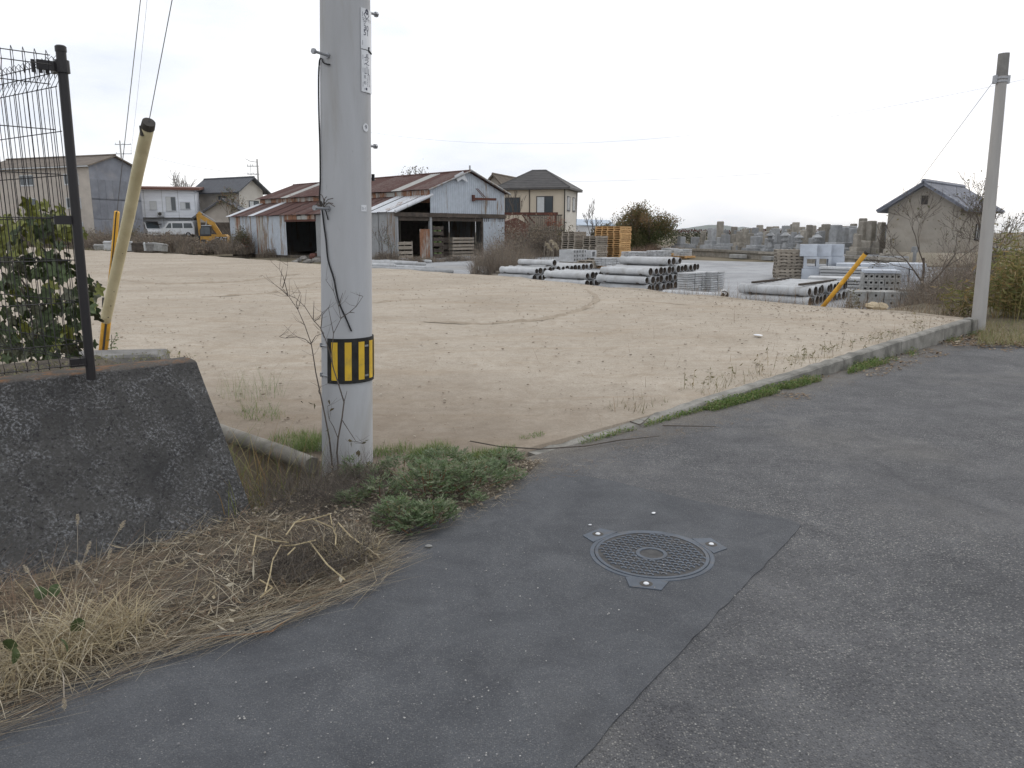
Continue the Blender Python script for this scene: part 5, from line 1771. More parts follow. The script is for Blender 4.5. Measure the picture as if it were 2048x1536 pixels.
for i, x in enumerate((1.6, 3.6, 5.4, 7.3)):
    mb = MB(); mb.box(x, x + 0.06, -0.09, -0.05, 0, 5.8); mb.build('batten', M_FRAME_W, hw)
mb = MB(); mb.box(1.0, 8.6, -1.0, 0.0, 2.35, 2.45); mb.build('canopy', M_TRIM, hw)
mb = MB(); mb.bbox(3.0, 3.75, -0.45, -0.1, 2.6, 3.15, 0.03)
ac = mb.build('air_conditioner', M_FRAME_W, hw)
mb = MB(); mb.lathe([(0.0, -0.47), (0.2, -0.47), (0.21, -0.44)], 14, (3.3, 0, 2.88), axis='y'); mb.build('fan', M_TRIM, ac)
for i in range(7):
    mb = MB(); mb.box(1.7, 3.0 + 0.2 * (i % 3), -0.5, -0.2, 0.3 + 0.27 * i, 0.36 + 0.27 * i); mb.build('stacked_board', M_WOOD_D, hw)

# tiled house with white gable
g = gd(484, 100)
h3 = house('tiled_house', 'white gabled two storey house with grey tiled roof behind the excavator', 'house', g, R(60), 3.9, 8.0, 5.75, 7.15, M_WALL_PALE, M_TILE, 0.75, M_WALL_BEIGE, 26)
window(h3, (2.3, -0.02, 3.6), X, 1.6, 1.5, M_FRAME, nn=(0, -1, 0), curtain=True)
window(h3, (0, 3, 4.4), (0, -1, 0), 1.6, 1.1, M_FRAME, nn=(-1, 0, 0))
# low tiled house before it
g = gd(398, 93)
h4 = house('low_house', 'low dark roofed house with brown walls beside the excavator', 'house', g, R(10), 6.0, 7.0, 2.4, 4.3, M_WALL_BEIGE, M_TILE, 0.6, None, 20)
mb = MB(); mb.box(-0.04, 6.04, -0.06, -0.01, 0, 1.7); mb.build('timber_dado', M_WOOD_D, h4)
window(h4, (4.6, -0.06, 1.55), X, 1.6, 1.2, M_FRAME, nn=(0, -1, 0))
# roof peeping over the barn
g = gd(942, 92)
h5 = house('tiled_house', 'brown tiled roof of a house rising behind the barn gable', 'house', g + Vector((0.6, 0, 0)), R(-20), 4.6, 7, 5.2, 7.7, M_WALL_BEIGE, M_ROOF_BRN, 0.5, None, 18)

# cream house with hipped roof
g = gd(1129, 78)
h6 = thing('cream_house', 'cream two storey house with dark hipped roof right of the barn', 'house', g, R(-15))
w6, l6, he6, hr6 = 6.6, 6.2, 5.85, 7.75
mb = MB(); mb.box(-w6, 0, 0, l6, 0, he6); mb.build('wall', M_WALL_CREAM, h6)
mb = MB(); mb.box(0.0, 0.03, 0.02, l6 - 0.02, 0, he6 - 0.02); mb.build('side_wall', M_WALL_PALE, h6)
oo = 0.55
a, b, c, d = Vector((-w6 - oo, -oo, he6)), Vector((oo, -oo, he6)), Vector((oo, l6 + oo, he6)), Vector((-w6 - oo, l6 + oo, he6))
r1, r2 = Vector((-w6 * 0.62, l6 / 2, hr6)), Vector((-w6 * 0.40, l6 / 2, hr6))
mb = MB()
mb.v = [tuple(p) for p in (a, b, c, d, r1, r2)] + [tuple(p + Vector((0, 0, -0.2))) for p in (a, b, c, d)]
mb.f = [(0, 1, 5, 4), (1, 2, 5), (2, 3, 4, 5), (3, 0, 4), (0, 6, 7, 1), (1, 7, 8, 2), (2, 8, 9, 3), (3, 9, 6, 0), (9, 8, 7, 6)]
rf = mb.build('roof', M_ROOF_DARK, h6)
mb = MB()
for p, q in ((a, r1), (b, r2), (c, r2), (d, r1), (r1, r2)):
    mb.tube([p, q], 0.07, 5)
mb.build('hip_cap', M_ROOF_DARK, rf)
for i in range(9):                                           # shingle courses
    t0_ = (i + 1) / 10
    mb = MB()
    mb.tube([a.lerp(r1, t0_), b.lerp(r2, t0_)], 0.03, 4); mb.tube([b.lerp(r2, t0_), c.lerp(r2, t0_)], 0.03, 4)
    mb.build('shingle_course', M_ROOF_DARK, rf)
window(h6, (-5.35, -0.01, 4.15), X, 1.6, 1.55, M_FRAME, nn=(0, -1, 0))
window(h6, (-2.05, -0.01, 4.15), X, 1.7, 1.75, M_FRAME, nn=(0, -1, 0), curtain=True)
window(h6, (0.03, 1.6, 4.35), Y, 1.5, 1.4, M_FRAME, nn=(1, 0, 0), curtain=True)
window(h6, (0.03, 4.6, 4.35), Y, 1.5, 1.4, M_FRAME, nn=(1, 0, 0), curtain=True)
mb = MB()
mb.tube([(-3.6, -0.06, 0), (-3.6, -0.06, he6)], 0.05, 5); mb.tube([(-0.03, -0.06, 0), (-0.03, -0.06, he6)], 0.06, 5)
mb.tube([(-0.05, l6 - 0.1, 0), (0.1, l6 - 0.1, he6)], 0.05, 5)
mb.build('downpipe', M_TRIM, h6)
mb = MB(); mb.box(-3.9, -0.1, -1.1, -0.02, 1.6, 1.75); bal = mb.build('balcony', M_TRIM, h6)
for i in range(19):
    mb = MB(); mb.box(-3.85 + i * 0.2, -3.72 + i * 0.2, -1.08, -1.04, 1.75, 3.1); mb.build('slat', M_ROOF_BRN, bal)
mb = MB(); mb.box(-3.95, -0.05, -1.12, -1.0, 3.1, 3.2); mb.build('rail', M_TRIM, bal)
# rusty frame between barn and cream house, red wagon end and blue roof
p = gd(1004, 62)
fr = thing('pipe_rack', 'dark rusty overhead frame sticking out beside the barn', 'frame', p, R(-4))
mb = MB()
mb.box(0.0, 4.4, -0.06, 0.06, 2.95, 3.15); mb.build('rail', M_RUSTY, fr)
for x in (0.2, 4.2):
    mb = MB(); mb.box(x - 0.06, x + 0.06, -0.05, 0.05, 0, 2.95); mb.build('post', M_RUSTY, fr)
mb = MB(); mb.tube([(1.6, 0, 2.95), (2.2, 0, 2.2)], 0.05, 4); mb.tube([(2.0, 0, 2.95), (2.6, 0, 2.3)], 0.05, 4); mb.build('brace', M_RUSTY, fr)
p = gd(1008, 63)
mb = MB(); mb.extr([(0, 0), (2.0, 0), (2.0, 2.2), (1.0, 2.75), (0, 2.4)], 0, 1.5)
o = mb.build('red_shed', M_TRIM_R, None, loc=p, rot=(0, 0, R(10)))
tag(o, 'dark red shed end half hidden beside the barn', 'shed')
p = gd(1150, 88)
t = thing('blue_shed', 'low shed with pale blue metal roof behind the bare tree', 'shed', p)
roof_slab(t, 'roof', M_BLUEROOF, (-0.5, 0, 2.35), (4.4, 0, 2.2), (4.4, 4, 2.9), (-0.5, 4, 3.05), 0.1)
mb = MB(); mb.box(0, 4.2, 0.2, 3.8, 0, 2.2); mb.build('wall', M_WALL_WHITE, t)

# earth-walled store on the right
SD = -PV                                                     # its gable runs along the pipe axis
g = gd(1912, 36)
w7, l7, he7, hr7 = 3.15, 5.6, 2.75, 3.75
org = g.xy - Vector((SD.x, SD.y)) * w7
h7 = house('earth_store', 'small mud-walled storehouse with grey tiled roof behind the bare tree', 'storehouse', (org.x, org.y, g.z), math.atan2(SD.y, SD.x), w7, l7, he7, hr7, M_WALL_MUD, M_TILE_B, 0.42, None, 22, 0.12)
mb = MB(); mb.box(-0.04, w7 + 0.04, -0.05, 0.02, 0, 0.62); mb.build('plinth', M_PLINTH, h7)
mb = MB(); mb.box(w7 - 0.02, w7 + 0.05, 0.02, l7, 0, 0.60); mb.build('plinth', M_PLINTH, h7)
mb = MB(); mb.box(w7 / 2 - 0.14, w7 / 2 + 0.14, -0.03, 0.02, 2.85, 3.25); mb.build('vent', M_TRIM, h7)
window(h7, (w7, 3.2, 1.6), Y, 0.9, 0.7, M_FRAME, nn=(1, 0, 0))
for i in range(9):                                           # tile ends along the gable edge
    for s in (-1, 1):
        f = i / 8.5
        x = w7 / 2 + s * (w7 / 2 + 0.42) * f
        mb = MB(); z = hr7 + 0.1 - (hr7 - he7) / (w7 / 2) * (w7 / 2 + 0.42) * f
        mb.tube([(x, -0.47, z - 0.02), (x, -0.3, z + 0.02)], 0.055, 6)
        mb.build('edge_tile', M_TILE_B, h7)

# ------------------------------------------------------------------ distant power poles and lines
def far_pole(px, y, ztop, label, arms, lamp=False):
    p = gd(px, y)
    t = thing('power_pole', label, 'power pole', p)
    h = ztop - p.z
    mb = MB(); mb.tube([(0, 0, 0), (0, 0, h)], [0.17, 0.11], 8); mb.build('mast', M_POLE2, t, smooth=True)
    for (dz, x0, x1) in arms:
        mb = MB(); mb.box(x0, x1, -0.05, 0.05, h - dz - 0.05, h - dz + 0.05); a = mb.build('crossarm', M_GALV, t)
        for x in (x0 + 0.1, (x0 + x1) / 2, x1 - 0.1):
            mb = MB(); mb.tube([(x, 0, h - dz + 0.05), (x, 0, h - dz + 0.25)], 0.05, 5); mb.build('insulator', M_PLATE, a)
    if lamp:
        mb = MB(); mb.tube([(0, 0, h - 0.4), (-1.0, 0, h - 0.25), (-1.5, 0, h + 0.05)], 0.04, 5); mb.build('lamp_arm', M_GALV, t)
        mb = MB(); mb.tube([(-0.05, 0, h - 3.8), (-1.1, 0, h - 2.1)], 0.04, 5); mb.tube([(-0.9, 0, h - 0.6), (-0.9, 0, h - 2.1)], 0.03, 5); mb.build('stay', M_GALV, t)
    return p
p_a = far_pole(524, 104, aty(524, 318, 104).z, 'slim power pole with three side arms rising behind the white gabled house', [(0.9, -1.4, 0.15), (1.9, -1.4, 0.15), ], True)
p_b = far_pole(258, 125, aty(258, 281, 125).z, 'power pole with crossarms behind the grey workshop', [(0.6, -0.8, 1.7), (2.0, -0.8, 1.7)])
def line(name, a, b, sag, r, label, n=24):
    pts = [a.lerp(b, i / n) + Vector((0, 0, -sag * 4 * (i / n) * (1 - i / n))) for i in range(n + 1)]
    return wire(name, pts, r, label, 'power line')
line('power_line', aty(262, 305, 125), aty(300, -60, 60) , 0.3, 0.012, 'thin power line rising at the left from the workshop pole')
line('power_line', aty(524, 350, 104), aty(258, 300, 125), 0.6, 0.014, 'thin power line left of the slim side-arm pole')
line('power_line', aty(640, 246, 150), aty(2300, 100, 80), 6.0, 0.011, 'faint power line crossing the open sky above the yard')
line('power_line', aty(920, 362, 150), aty(2250, 275, 110), 2.0, 0.011, 'thin power line passing low above the cream house')
# ------------------------------------------------------------------ graveyard on its low terrace
F1, F2 = Vector((11.4, 53.5)), Vector((17.6, 37.2))
FD = (F2 - F1).normalized()
FG = Vector((-FD.y, FD.x))
if FG.x < 0: FG = -FG
FLEN = (F2 - F1).length
def cz(x, y): return ter(x, y) + 0.45
tw = thing('graveyard_wall', 'low stone retaining wall along the front of the graveyard', 'wall', (F1.x, F1.y, 0))
nseg = 12
for i in range(-2, nseg + 1):
    a = F1 + FD * (FLEN * i / nseg) - F1
    b = F1 + FD * (FLEN * (i + 1) / nseg - 0.03) - F1
    pa = F1 + a
    zb, zt = ter(pa.x, pa.y) - 0.1, cz(pa.x, pa.y)
    m = (a + b) / 2
    h = (b - a) / 2
    mb = MB(); mb.obox((m.x, m.y, (zb + zt - 0.14) / 2), (h.x, h.y, 0), (FG.x * 0.12, FG.y * 0.12, 0), (0, 0, (zt - 0.14 - zb) / 2))
    mb.build('wall_block', M_STONE_B, tw)
    mb = MB(); mb.obox((m.x - FG.x * 0.04, m.y - FG.y * 0.04, zt - 0.07), (h.x * 1.01, h.y * 1.01, 0), (FG.x * 0.2, FG.y * 0.2, 0), (0, 0, 0.068))
    mb.build('coping', M_STONE_B, tw)
def terr(u, v):
    p = F1 + FD * (-4 + u * (FLEN + 4 - 9 * v)) + FG * (0.1 + v * 26)
    return (p.x, p.y, cz(p.x, p.y) - 0.02)
mb = MB(); mb.grid(terr, 20, 14); mb.f = [tuple(reversed(f)) for f in mb.f]
struct(mb.build('graveyard_ground', M_GRAVEL, smooth=True))

def grave_parts(w, h, mat_i):
    mat = M_STONE_A if mat_i == 0 else M_STONE_B
    b1 = MB().bbox(-w * 1.5, w * 1.5, -w * 1.4, w * 1.4, 0, 0.2 * h, 0.02).mesh('base_stone', mat)
    b2 = MB().bbox(-w * 1.0, w * 1.0, -w * 0.95, w * 0.95, 0.2 * h, 0.4 * h, 0.02).mesh('plinth', mat)
    mb = MB()
    mb.bbox(-w * 0.62, w * 0.62, -w * 0.6, w * 0.6, 0.4 * h, h, 0.03)
    return [('base_stone', b1), ('plinth', b2), ('pillar', mb.mesh('pillar', mat))]
KINDS = [grave_parts(0.24, 1.15, 0), grave_parts(0.27, 1.3, 1), grave_parts(0.22, 0.95, 1), grave_parts(0.3, 1.2, 0), grave_parts(0.34, 0.8, 0), grave_parts(0.26, 1.5, 1)]
KN = ['slim grey', 'warm grey', 'short brownish', 'broad grey', 'squat grey', 'tall pale']
rowd = [0.9, 2.3, 3.6, 5.0, 6.6, 8.4, 10.5, 13.0, 16.0, 19.5]
for r, dg in enumerate(rowd):
    n = 23
    for c in range(n):
        s = (c + 0.5 + rng.uniform(-0.25, 0.25)) / n * (FLEN + 1.5) - 1.2 + (0.4 if r % 2 else 0)
        if s > FLEN - 0.2: continue
        if r == 0 and rng.random() < 0.25: continue
        p = F1 + FD * s + FG * (dg + rng.uniform(-0.25, 0.25))
        if 1024 + FPX * p.x / (p.y * CP + 0.2) > 1800: continue
        k = rng.choice([0, 0, 1, 1, 2, 3, 4, 5] if r else [0, 2, 2, 3, 4, 4])
        sc = rng.uniform(0.88, 1.22)
        # facing the yard
        t = thing('gravestone', f'{KN[k]} gravestone, {ORD[r + 1]} row from the yard, {ORD[c + 1]} from the left', 'gravestone', (p.x, p.y, cz(p.x, p.y) - 0.03), math.atan2(FD.y, FD.x) + rng.uniform(-0.08, 0.08), 'gravestones')
        t.scale = (sc * rng.uniform(0.9, 1.15), sc, sc * rng.uniform(0.92, 1.08))
        for nm, me in KINDS[k]:
            inst(nm, me, t)
        if rng.random() < 0.35:                              # a pair of flower vases
            for q in (-1, 1):
                mb = MB(); mb.lathe([(0.0, 0), (0.05, 0), (0.06, 0.22), (0.05, 0.24)], 8, (q * 0.28, -0.36, 0)); mb.build('vase', M_STONE_A, t)
for k, px in enumerate((1538, 1570, 1596, 1632)):
    # where the column meets a line 0.5 m behind the wall
    best = min((abs(px - (1024 + FPX * (F1 + FD * s + FG * 0.55).x / ((F1 + FD * s + FG * 0.55).y * CP + 0.2))), s) for s in [i * 0.1 for i in range(0, 190)])
    p = F1 + FD * best[1] + FG * 0.55
    t = thing('stone_lantern', f'stone lantern with umbrella roof on the graveyard wall, {ORD[k + 1]} from the left', 'stone lantern', (p.x, p.y, cz(p.x, p.y)), 0, 'stone lanterns')
    s = [1.0, 1.02, 0.92, 0.95][k]
    for nm, prof, n_, z_ in (('base', [(0.0, 0), (0.30, 0), (0.30, 0.08), (0.22, 0.12), (0.22, 0.16)], 6, 0), ('shaft', [(0.15, 0.16), (0.17, 0.25), (0.12, 0.45), (0.09, 0.55)], 10, 0),
                         ('platform', [(0.09, 0.55), (0.22, 0.60), (0.24, 0.68), (0.16, 0.70)], 6, 0), ('firebox', [(0.13, 0.70), (0.13, 0.86)], 6, 0),
                         ('cap', [(0.30, 0.86), (0.31, 0.89), (0.16, 1.0), (0.07, 1.06), (0.05, 1.07)], 6, 0), ('finial', [(0.05, 1.07), (0.075, 1.12), (0.05, 1.19), (0.0, 1.24)], 8, 0)):
        mb = MB(); mb.lathe([(r_ * s, z * s) for r_, z in prof], n_)
        mb.build(nm, M_STONE_A, t)
# dark granite boxes at the right end of the terrace
for k, (ds, dg, w, h) in enumerate(((FLEN + 0.4, 0.4, 0.55, 0.5), (FLEN + 0.3, 1.8, 0.35, 0.9), (FLEN - 0.2, -0.5, 0.5, 0.25))):
    p = F1 + FD * ds + FG * dg
    mb = MB(); mb.bbox(-w, w, -0.35, 0.35, 0, h, 0.03)
    o = mb.build('grave_plot_stone', M_STONE_A, None, loc=(p.x, p.y, ter(p.x, p.y)), rot=(0, 0, math.atan2(FD.y, FD.x)))
    tag(o, ['dark low granite kerbstone at the graveyard end', 'dark granite block before the mud-walled store', 'low stone step in front of the graveyard wall'][k], 'stone')
# cemetery steps blocks lying before the wall
for k, (s_, w) in enumerate(((7.2, 0.6), (10.0, 0.4))):
    p = F1 + FD * s_ - FG * 0.5
    mb = MB(); mb.bbox(-w, w, -0.2, 0.2, 0, 0.22, 0.02)
    o = mb.build('stone_block', M_CONC_D, None, loc=(p.x, p.y, ter(p.x, p.y) + 0.03), rot=(0, 0, math.atan2(FD.y, FD.x)))
    tag(o, ['long pale block lying before the graveyard wall', 'short pale block lying before the graveyard wall'][k], 'block')

# ------------------------------------------------------------------ excavator
g = gd(424, 75)
ex = thing('excavator', 'yellow tracked excavator parked behind dry shrubs', 'excavator', (g.x, g.y, g.z + 0.15), R(12))
ex.scale = (0.88, 0.88, 0.88)
# local x: right in the picture; the machine faces left
for y in (-0.85, 0.85):
    mb = MB()
    mb.extr([(-1.45, 0.42), (-1.3, 0.12), (-1.0, 0.0), (1.0, 0.0), (1.3, 0.12), (1.45, 0.42), (1.25, 0.66), (0.9, 0.75), (-0.9, 0.75), (-1.25, 0.66)], y - 0.22, y + 0.22)
    mb.build('track', M_TYRE, ex)
mb = MB(); mb.box(-0.7, 0.7, -0.6, 0.6, 0.7, 0.95); mb.build('turntable', M_BLACK, ex)
mb = MB(); mb.extr([(-1.0, 0.95), (1.5, 0.95), (1.72, 1.15), (1.75, 1.7), (1.55, 1.95), (0.2, 1.95), (-0.2, 1.75), (-0.95, 1.75)], -1.1, 1.1)
house_ = mb.build('body', M_EXC, ex)
mb = MB(); mb.box(0.5, 1.72, -1.125, -1.1, 1.18, 1.68); logo = mb.build('logo_panel', M_BLACK, house_)
vs_, fs_ = text_verts('CAT', 0.62)
mb = MB(); mb.v = [(v.x * 1.05 + 1.12, -1.13, v.y + 1.42) for v in vs_]; mb.f = fs_; mb.build('lettering', M_WHITE, logo)
mb = MB(); mb.v = [(0.98, -1.134, 1.2), (1.3, -1.134, 1.2), (1.14, -1.134, 1.36)]; mb.f = [(0, 1, 2)]; mb.build('logo_triangle', M_BANDY, logo)
mb = MB(); mb.box(-0.9, -0.45, -1.12, -1.1, 1.1, 1.4); mb.build('step_recess', M_BLACK, house_)
mb = MB(); mb.extr([(-1.0, 1.75), (0.15, 1.75), (0.2, 2.1), (0.15, 2.75), (-0.1, 2.85), (-0.75, 2.85), (-0.98, 2.4)], -1.1, -0.15)
cab_ = mb.build('cab', M_BLACK, ex)
mb = MB(); mb.v = [(-0.5, -1.115, 1.95), (0.08, -1.115, 1.95), (0.05, -1.115, 2.72), (-0.5, -1.115, 2.74)]; mb.f = [(0, 1, 2, 3)]; mb.build('window', M_GLASS, cab_)
mb = MB(); mb.v = [(-0.92, -1.115, 1.95), (-0.56, -1.115, 1.95), (-0.56, -1.115, 2.74), (-0.72, -1.115, 2.74), (-0.92, -1.115, 2.35)]; mb.f = [(0, 1, 2, 3, 4)]; mb.build('window', M_GLASS, cab_)
mb = MB(); mb.box(-0.78, 0.12, -1.13, -0.1, 2.84, 2.92); mb.build('cab_roof', M_FRAME_W, cab_)
mb = MB()
def arm(mb, p, q, w0, w1, th):
    p, q = Vector((p[0], 0, p[1])), Vector((q[0], 0, q[1]))
    d = (q - p).normalized(); n = Vector((-d.z, 0, d.x))
    vs = [p - n * w0, p + n * w0, q + n * w1, q - n * w1]
    mb.add([v + Vector((0, th, 0)) for v in vs] + [v - Vector((0, th, 0)) for v in vs], [(0, 1, 2, 3), (7, 6, 5, 4), (0, 4, 5, 1), (1, 5, 6, 2), (2, 6, 7, 3), (3, 7, 4, 0)])
arm(mb, (0.9, 1.9), (0.2, 3.05), 0.22, 0.26, 0.16)
arm(mb, (0.35, 2.95), (-1.25, 4.05), 0.27, 0.17, 0.155)
boom = mb.build('boom', M_EXC, ex)
mb = MB(); arm(mb, (-0.9, 4.25), (-1.25, 3.9), 0.2, 0.2, 0.13); arm(mb, (-1.2, 4.1), (-1.15, 1.7), 0.17, 0.1, 0.13)
mb.build('dipper', M_EXC, ex)
mb = MB(); mb.tube([(0.55, 0, 3.25), (-0.95, 0, 4.32)], 0.06, 6); mb.tube([(-0.6, -0.2, 2.2), (-0.35, -0.2, 3.4)], 0.06, 6); mb.build('ram', M_GALV, boom)
mb = MB(); mb.extr([(-1.35, 1.8), (-0.95, 1.8), (-0.5, 1.2), (-0.7, 0.7), (-1.3, 0.75), (-1.1, 1.2)], -0.4, 0.4); mb.build('bucket', M_BLACK, ex)

# ------------------------------------------------------------------ vans
def van(px, y, rz, label, prof, L, W, H, glassx):
    g = gd(px, y)
    t = thing('parked_van', label, 'van', (g.x, g.y, g.z), rz, 'parked white vans')
    mb = MB(); mb.extr(prof, -W / 2, W / 2)
    o = mb.build('body', M_WHITE, t)
    for s in (-1, 1):
        for (x0, x1, xa, xb) in glassx:
            mb = MB(); yy = s * (W / 2 + 0.006)
            mb.v = [(x0, yy, H * 0.56), (x1, yy, H * 0.56), (xb, yy, H * 0.86), (xa, yy, H * 0.86)]
            mb.f = [(0, 1, 2, 3)] if s < 0 else [(3, 2, 1, 0)]
            mb.build('window', M_GLASS, t)
        for x in (-L * 0.31, L * 0.31):
            mb = MB(); mb.lathe([(0.0, -0.1), (0.19, -0.1), (0.2, -0.08), (0.3, -0.08), (0.31, 0.0), (0.3, 0.08), (0.0, 0.08)], 18, (x, s * (W / 2 - 0.06), 0.31), axis='y')
            w = mb.build('wheel', M_TYRE, t)
            mb = MB(); mb.lathe([(0.0, -0.11), (0.17, -0.11), (0.18, -0.09)], 14, (x, s * (W / 2 - 0.06) + (0 if s < 0 else 0.2), 0.31), axis='y'); mb.build('rim', M_GALV, w)
        mb = MB(); mb.box(L / 2 - 0.14, L / 2 + 0.01, s * (W / 2 - 0.25) - 0.12, s * (W / 2 - 0.25) + 0.12, 0.62, 0.82); mb.build('headlight', M_CURTAIN, t)
    # windscreen
    return t, W
vp1 = [(-2.1, 0.35), (2.1, 0.32), (2.15, 0.75), (2.05, 1.0), (1.55, 1.12), (0.75, 1.88), (-1.85, 1.93), (-2.1, 1.2)]
t, W = van(303, 96, R(-52), 'white van with sloping windscreen parked left before the white house', vp1, 4.2, 1.7, 1.93, [(-1.9, -0.7, -1.75, -0.7), (-0.6, 0.55, -0.6, 0.55), (0.65, 1.35, 0.65, 0.78)])
mb = MB(); mb.v = [(1.57, -0.75, 1.14), (1.57, 0.75, 1.14), (0.80, 0.7, 1.86), (0.80, -0.7, 1.86)]; mb.f = [(0, 1, 2, 3)]; mb.build('windscreen', M_GLASS, t)
vp2 = [(-1.95, 0.35), (1.9, 0.32), (1.98, 0.75), (1.9, 1.05), (1.5, 1.2), (1.0, 1.88), (-1.8, 1.93), (-1.98, 1.2)]
t, W = van(361, 95, R(186), 'white van seen side-on parked right before the white house', vp2, 3.9, 1.6, 1.93, [(-1.8, -0.75, -1.65, -0.75), (-0.62, 0.55, -0.62, 0.55), (0.68, 1.35, 0.68, 0.95)])
mb = MB(); mb.v = [(1.52, -0.7, 1.22), (1.52, 0.7, 1.22), (1.04, 0.66, 1.86), (1.04, -0.66, 1.86)]; mb.f = [(0, 1, 2, 3)]; mb.build('windscreen', M_GLASS, t)

# pale debris lined up beyond the lot's left end
deb = [(205, 478, .9, .35, 'low pale concrete block at the left of the debris line', M_CONC_D), (224, 476, .8, .5, 'white painted trough among the debris left of the guy guards', M_CONC), (243, 480, 1.1, .55, 'pale rectangular tank lying behind the yellow guard', M_CONC), (283, 479, .9, .6, 'dark open crate in the debris line right of the cream guard', M_WOOD_D), (292, 480, .3, .6, 'pale upright panel beside the dark open crate', M_CURTAIN), (318, 480, .7, .45, 'pale bin at the right of the dark crates', M_CONC_D), (303, 482, .6, .55, 'second dark crate in the debris line', M_SLAB)]
for k, (px, py, w, h, lab, mt) in enumerate(deb):
    g = gd(px, 70)
    g.z = max(g.z, 0.0)
    mb = MB()
    hh = h + 0.1 + 0.3 * rng.random()
    mb.bbox(-w * 0.8, w * 0.8, -0.4, 0.4, 0, hh, 0.06)
    mb.box(-w * 0.8 - 0.03, w * 0.8 + 0.03, -0.43, 0.43, hh - 0.16, hh - 0.1)
    mb.wob(0.07, 2.5, k)
    o = mb.build('debris_box', mt, None, loc=g, rot=(rng.uniform(-0.08, 0.08), rng.uniform(-0.1, 0.1), rng.uniform(-0.5, 0.5)))
    tag(o, lab, 'box')
# ------------------------------------------------------------------ plants: near verge
def U01(n, a=0.0, b=1.0): return nrg.uniform(a, b, n)
UA = math.atan2(U.y, U.x)
def verge_pts(n, i0, i1, v0, v1, vpow=1.0):
    i = U01(n, i0, i1); v = v0 + (v1 - v0) * U01(n) ** vpow
    k = np.clip(i.astype(int), 0, 88); f = i - k
    E = np.array([[p.x, p.y] for p in VERGE_EDGE]); I = np.array([[p.x, p.y] for p in VERGE_IN])
    e = E[k] * (1 - f)[:, None] + E[k + 1] * f[:, None]
    q = I[k] * (1 - f)[:, None] + I[k + 1] * f[:, None]
    p = e * (1 - v)[:, None] + q * v[:, None]
    z = 0.010 + 0.035 * np.clip(v / 0.5, 0, 1)
    return np.column_stack([p, z])
def disc(px, py, rx, ry, n, z=0.03, power=0.5):
    c = at(px, py, z)
    a = U01(n, 0, 2 * math.pi); r = U01(n) ** power
    x, y = rx * r * np.cos(a), ry * r * np.sin(a)
    return np.column_stack([c.x + x * U.x - y * U.y, c.y + x * U.y + y * U.x, np.full(n, z)])
def stuff(name, parts, mat, label=None):
    Vs, Fs, r = cat3(*parts)
    o = inst(name, np_mesh(name, Vs, Fs, mat, r))
    return tag(o, label, None, None, 'stuff')
def pebbles(P, r0, r1):
    n = len(P)
    base = np.array([[1, 0, 0], [0, 1, 0], [-1, 0, 0], [0, -1, 0], [0.6, 0.6, 0.7], [-0.6, 0.6, 0.6], [-0.6, -0.6, 0.75], [0.6, -0.6, 0.6]])
    r = U01(n, r0, r1)
    a = U01(n, 0, 6.28)
    B = base[None] * (1 + 0.25 * nrg.normal(size=(n, 8, 1)))
    x = B[..., 0] * np.cos(a)[:, None] - B[..., 1] * np.sin(a)[:, None]; y = B[..., 0] * np.sin(a)[:, None] + B[..., 1] * np.cos(a)[:, None]
    Vv = np.stack([x, y, B[..., 2] * 0.8], -1) * r[:, None, None] + P[:, None, :]
    F0 = np.array([[4, 5, 6, 7], [0, 1, 5, 4], [1, 2, 6, 5], [2, 3, 7, 6], [3, 0, 4, 7]])
    Fv = (F0[None] + (np.arange(n) * 8)[:, None, None]).reshape(-1, 4)
    return Vv.reshape(-1, 3), Fv, np.repeat(nrg.random(n), 5)
L_PEB = leafmat('pebbles', [(0.30, 0.25, 0.19), (0.20, 0.16, 0.12), (0.42, 0.37, 0.30), (0.15, 0.12, 0.09)], 0.0, 0.95)
# index along the verge: find where given columns fall
def vidx(px, py):
    p = at(px, py).xy
    return min(range(90), key=lambda i: (VERGE_EDGE[i] - p).length)
i_mug, i_straw, i_end = vidx(930, 1032), vidx(775, 1085), vidx(-250, 1550)

def lying(n, pos, L0, L1, W0, W1, spread=0.7, lean0=0.95, lean1=1.5, b0=0.0, b1=0.5, seg=4):
    az = UA + math.pi * (nrg.random(n) < 0.5) + nrg.normal(0, spread, n)
    return blades(pos, U01(n, L0, L1), U01(n, W0, W1), az, U01(n, lean0, lean1), U01(n, b0, b1), seg, 0.25, nrg.normal(0, 0.9, n))
pos1 = verge_pts(4600, i_straw, i_end, 0.02, 0.88, 1.25)
pos1[:, 2] += U01(len(pos1), 0, 0.03) * np.clip((pos1[:, 2] - 0.01) / 0.06, 0, 1)
pos2 = verge_pts(1500, i_straw - 1, i_end, -0.10, 0.10)
pos2[:, 2] = 0.016 + U01(len(pos2), 0, 0.02)
stuff('dry_grass', [lying(4600, pos1, 0.06, 0.30, 0.001, 0.0055, 1.15, 1.1, 1.56, -0.2, 0.5), lying(1500, pos2, 0.10, 0.30, 0.0015, 0.0035, 0.30, 1.42, 1.58, -0.05, 0.1), leafquads(verge_pts(1300, i_straw, i_end, 0.0, 0.9) + np.array([0, 0, 0.025]), U01(1300, 0.03, 0.11), 0.09, 0.6), leafquads(verge_pts(300, i_straw, i_end, 0.0, 0.9) + np.array([0, 0, 0.03]), U01(300, 0.015, 0.045), 0.45, 0.6)], L_STRAW, 'dry straw lying along the foot of the retaining wall')
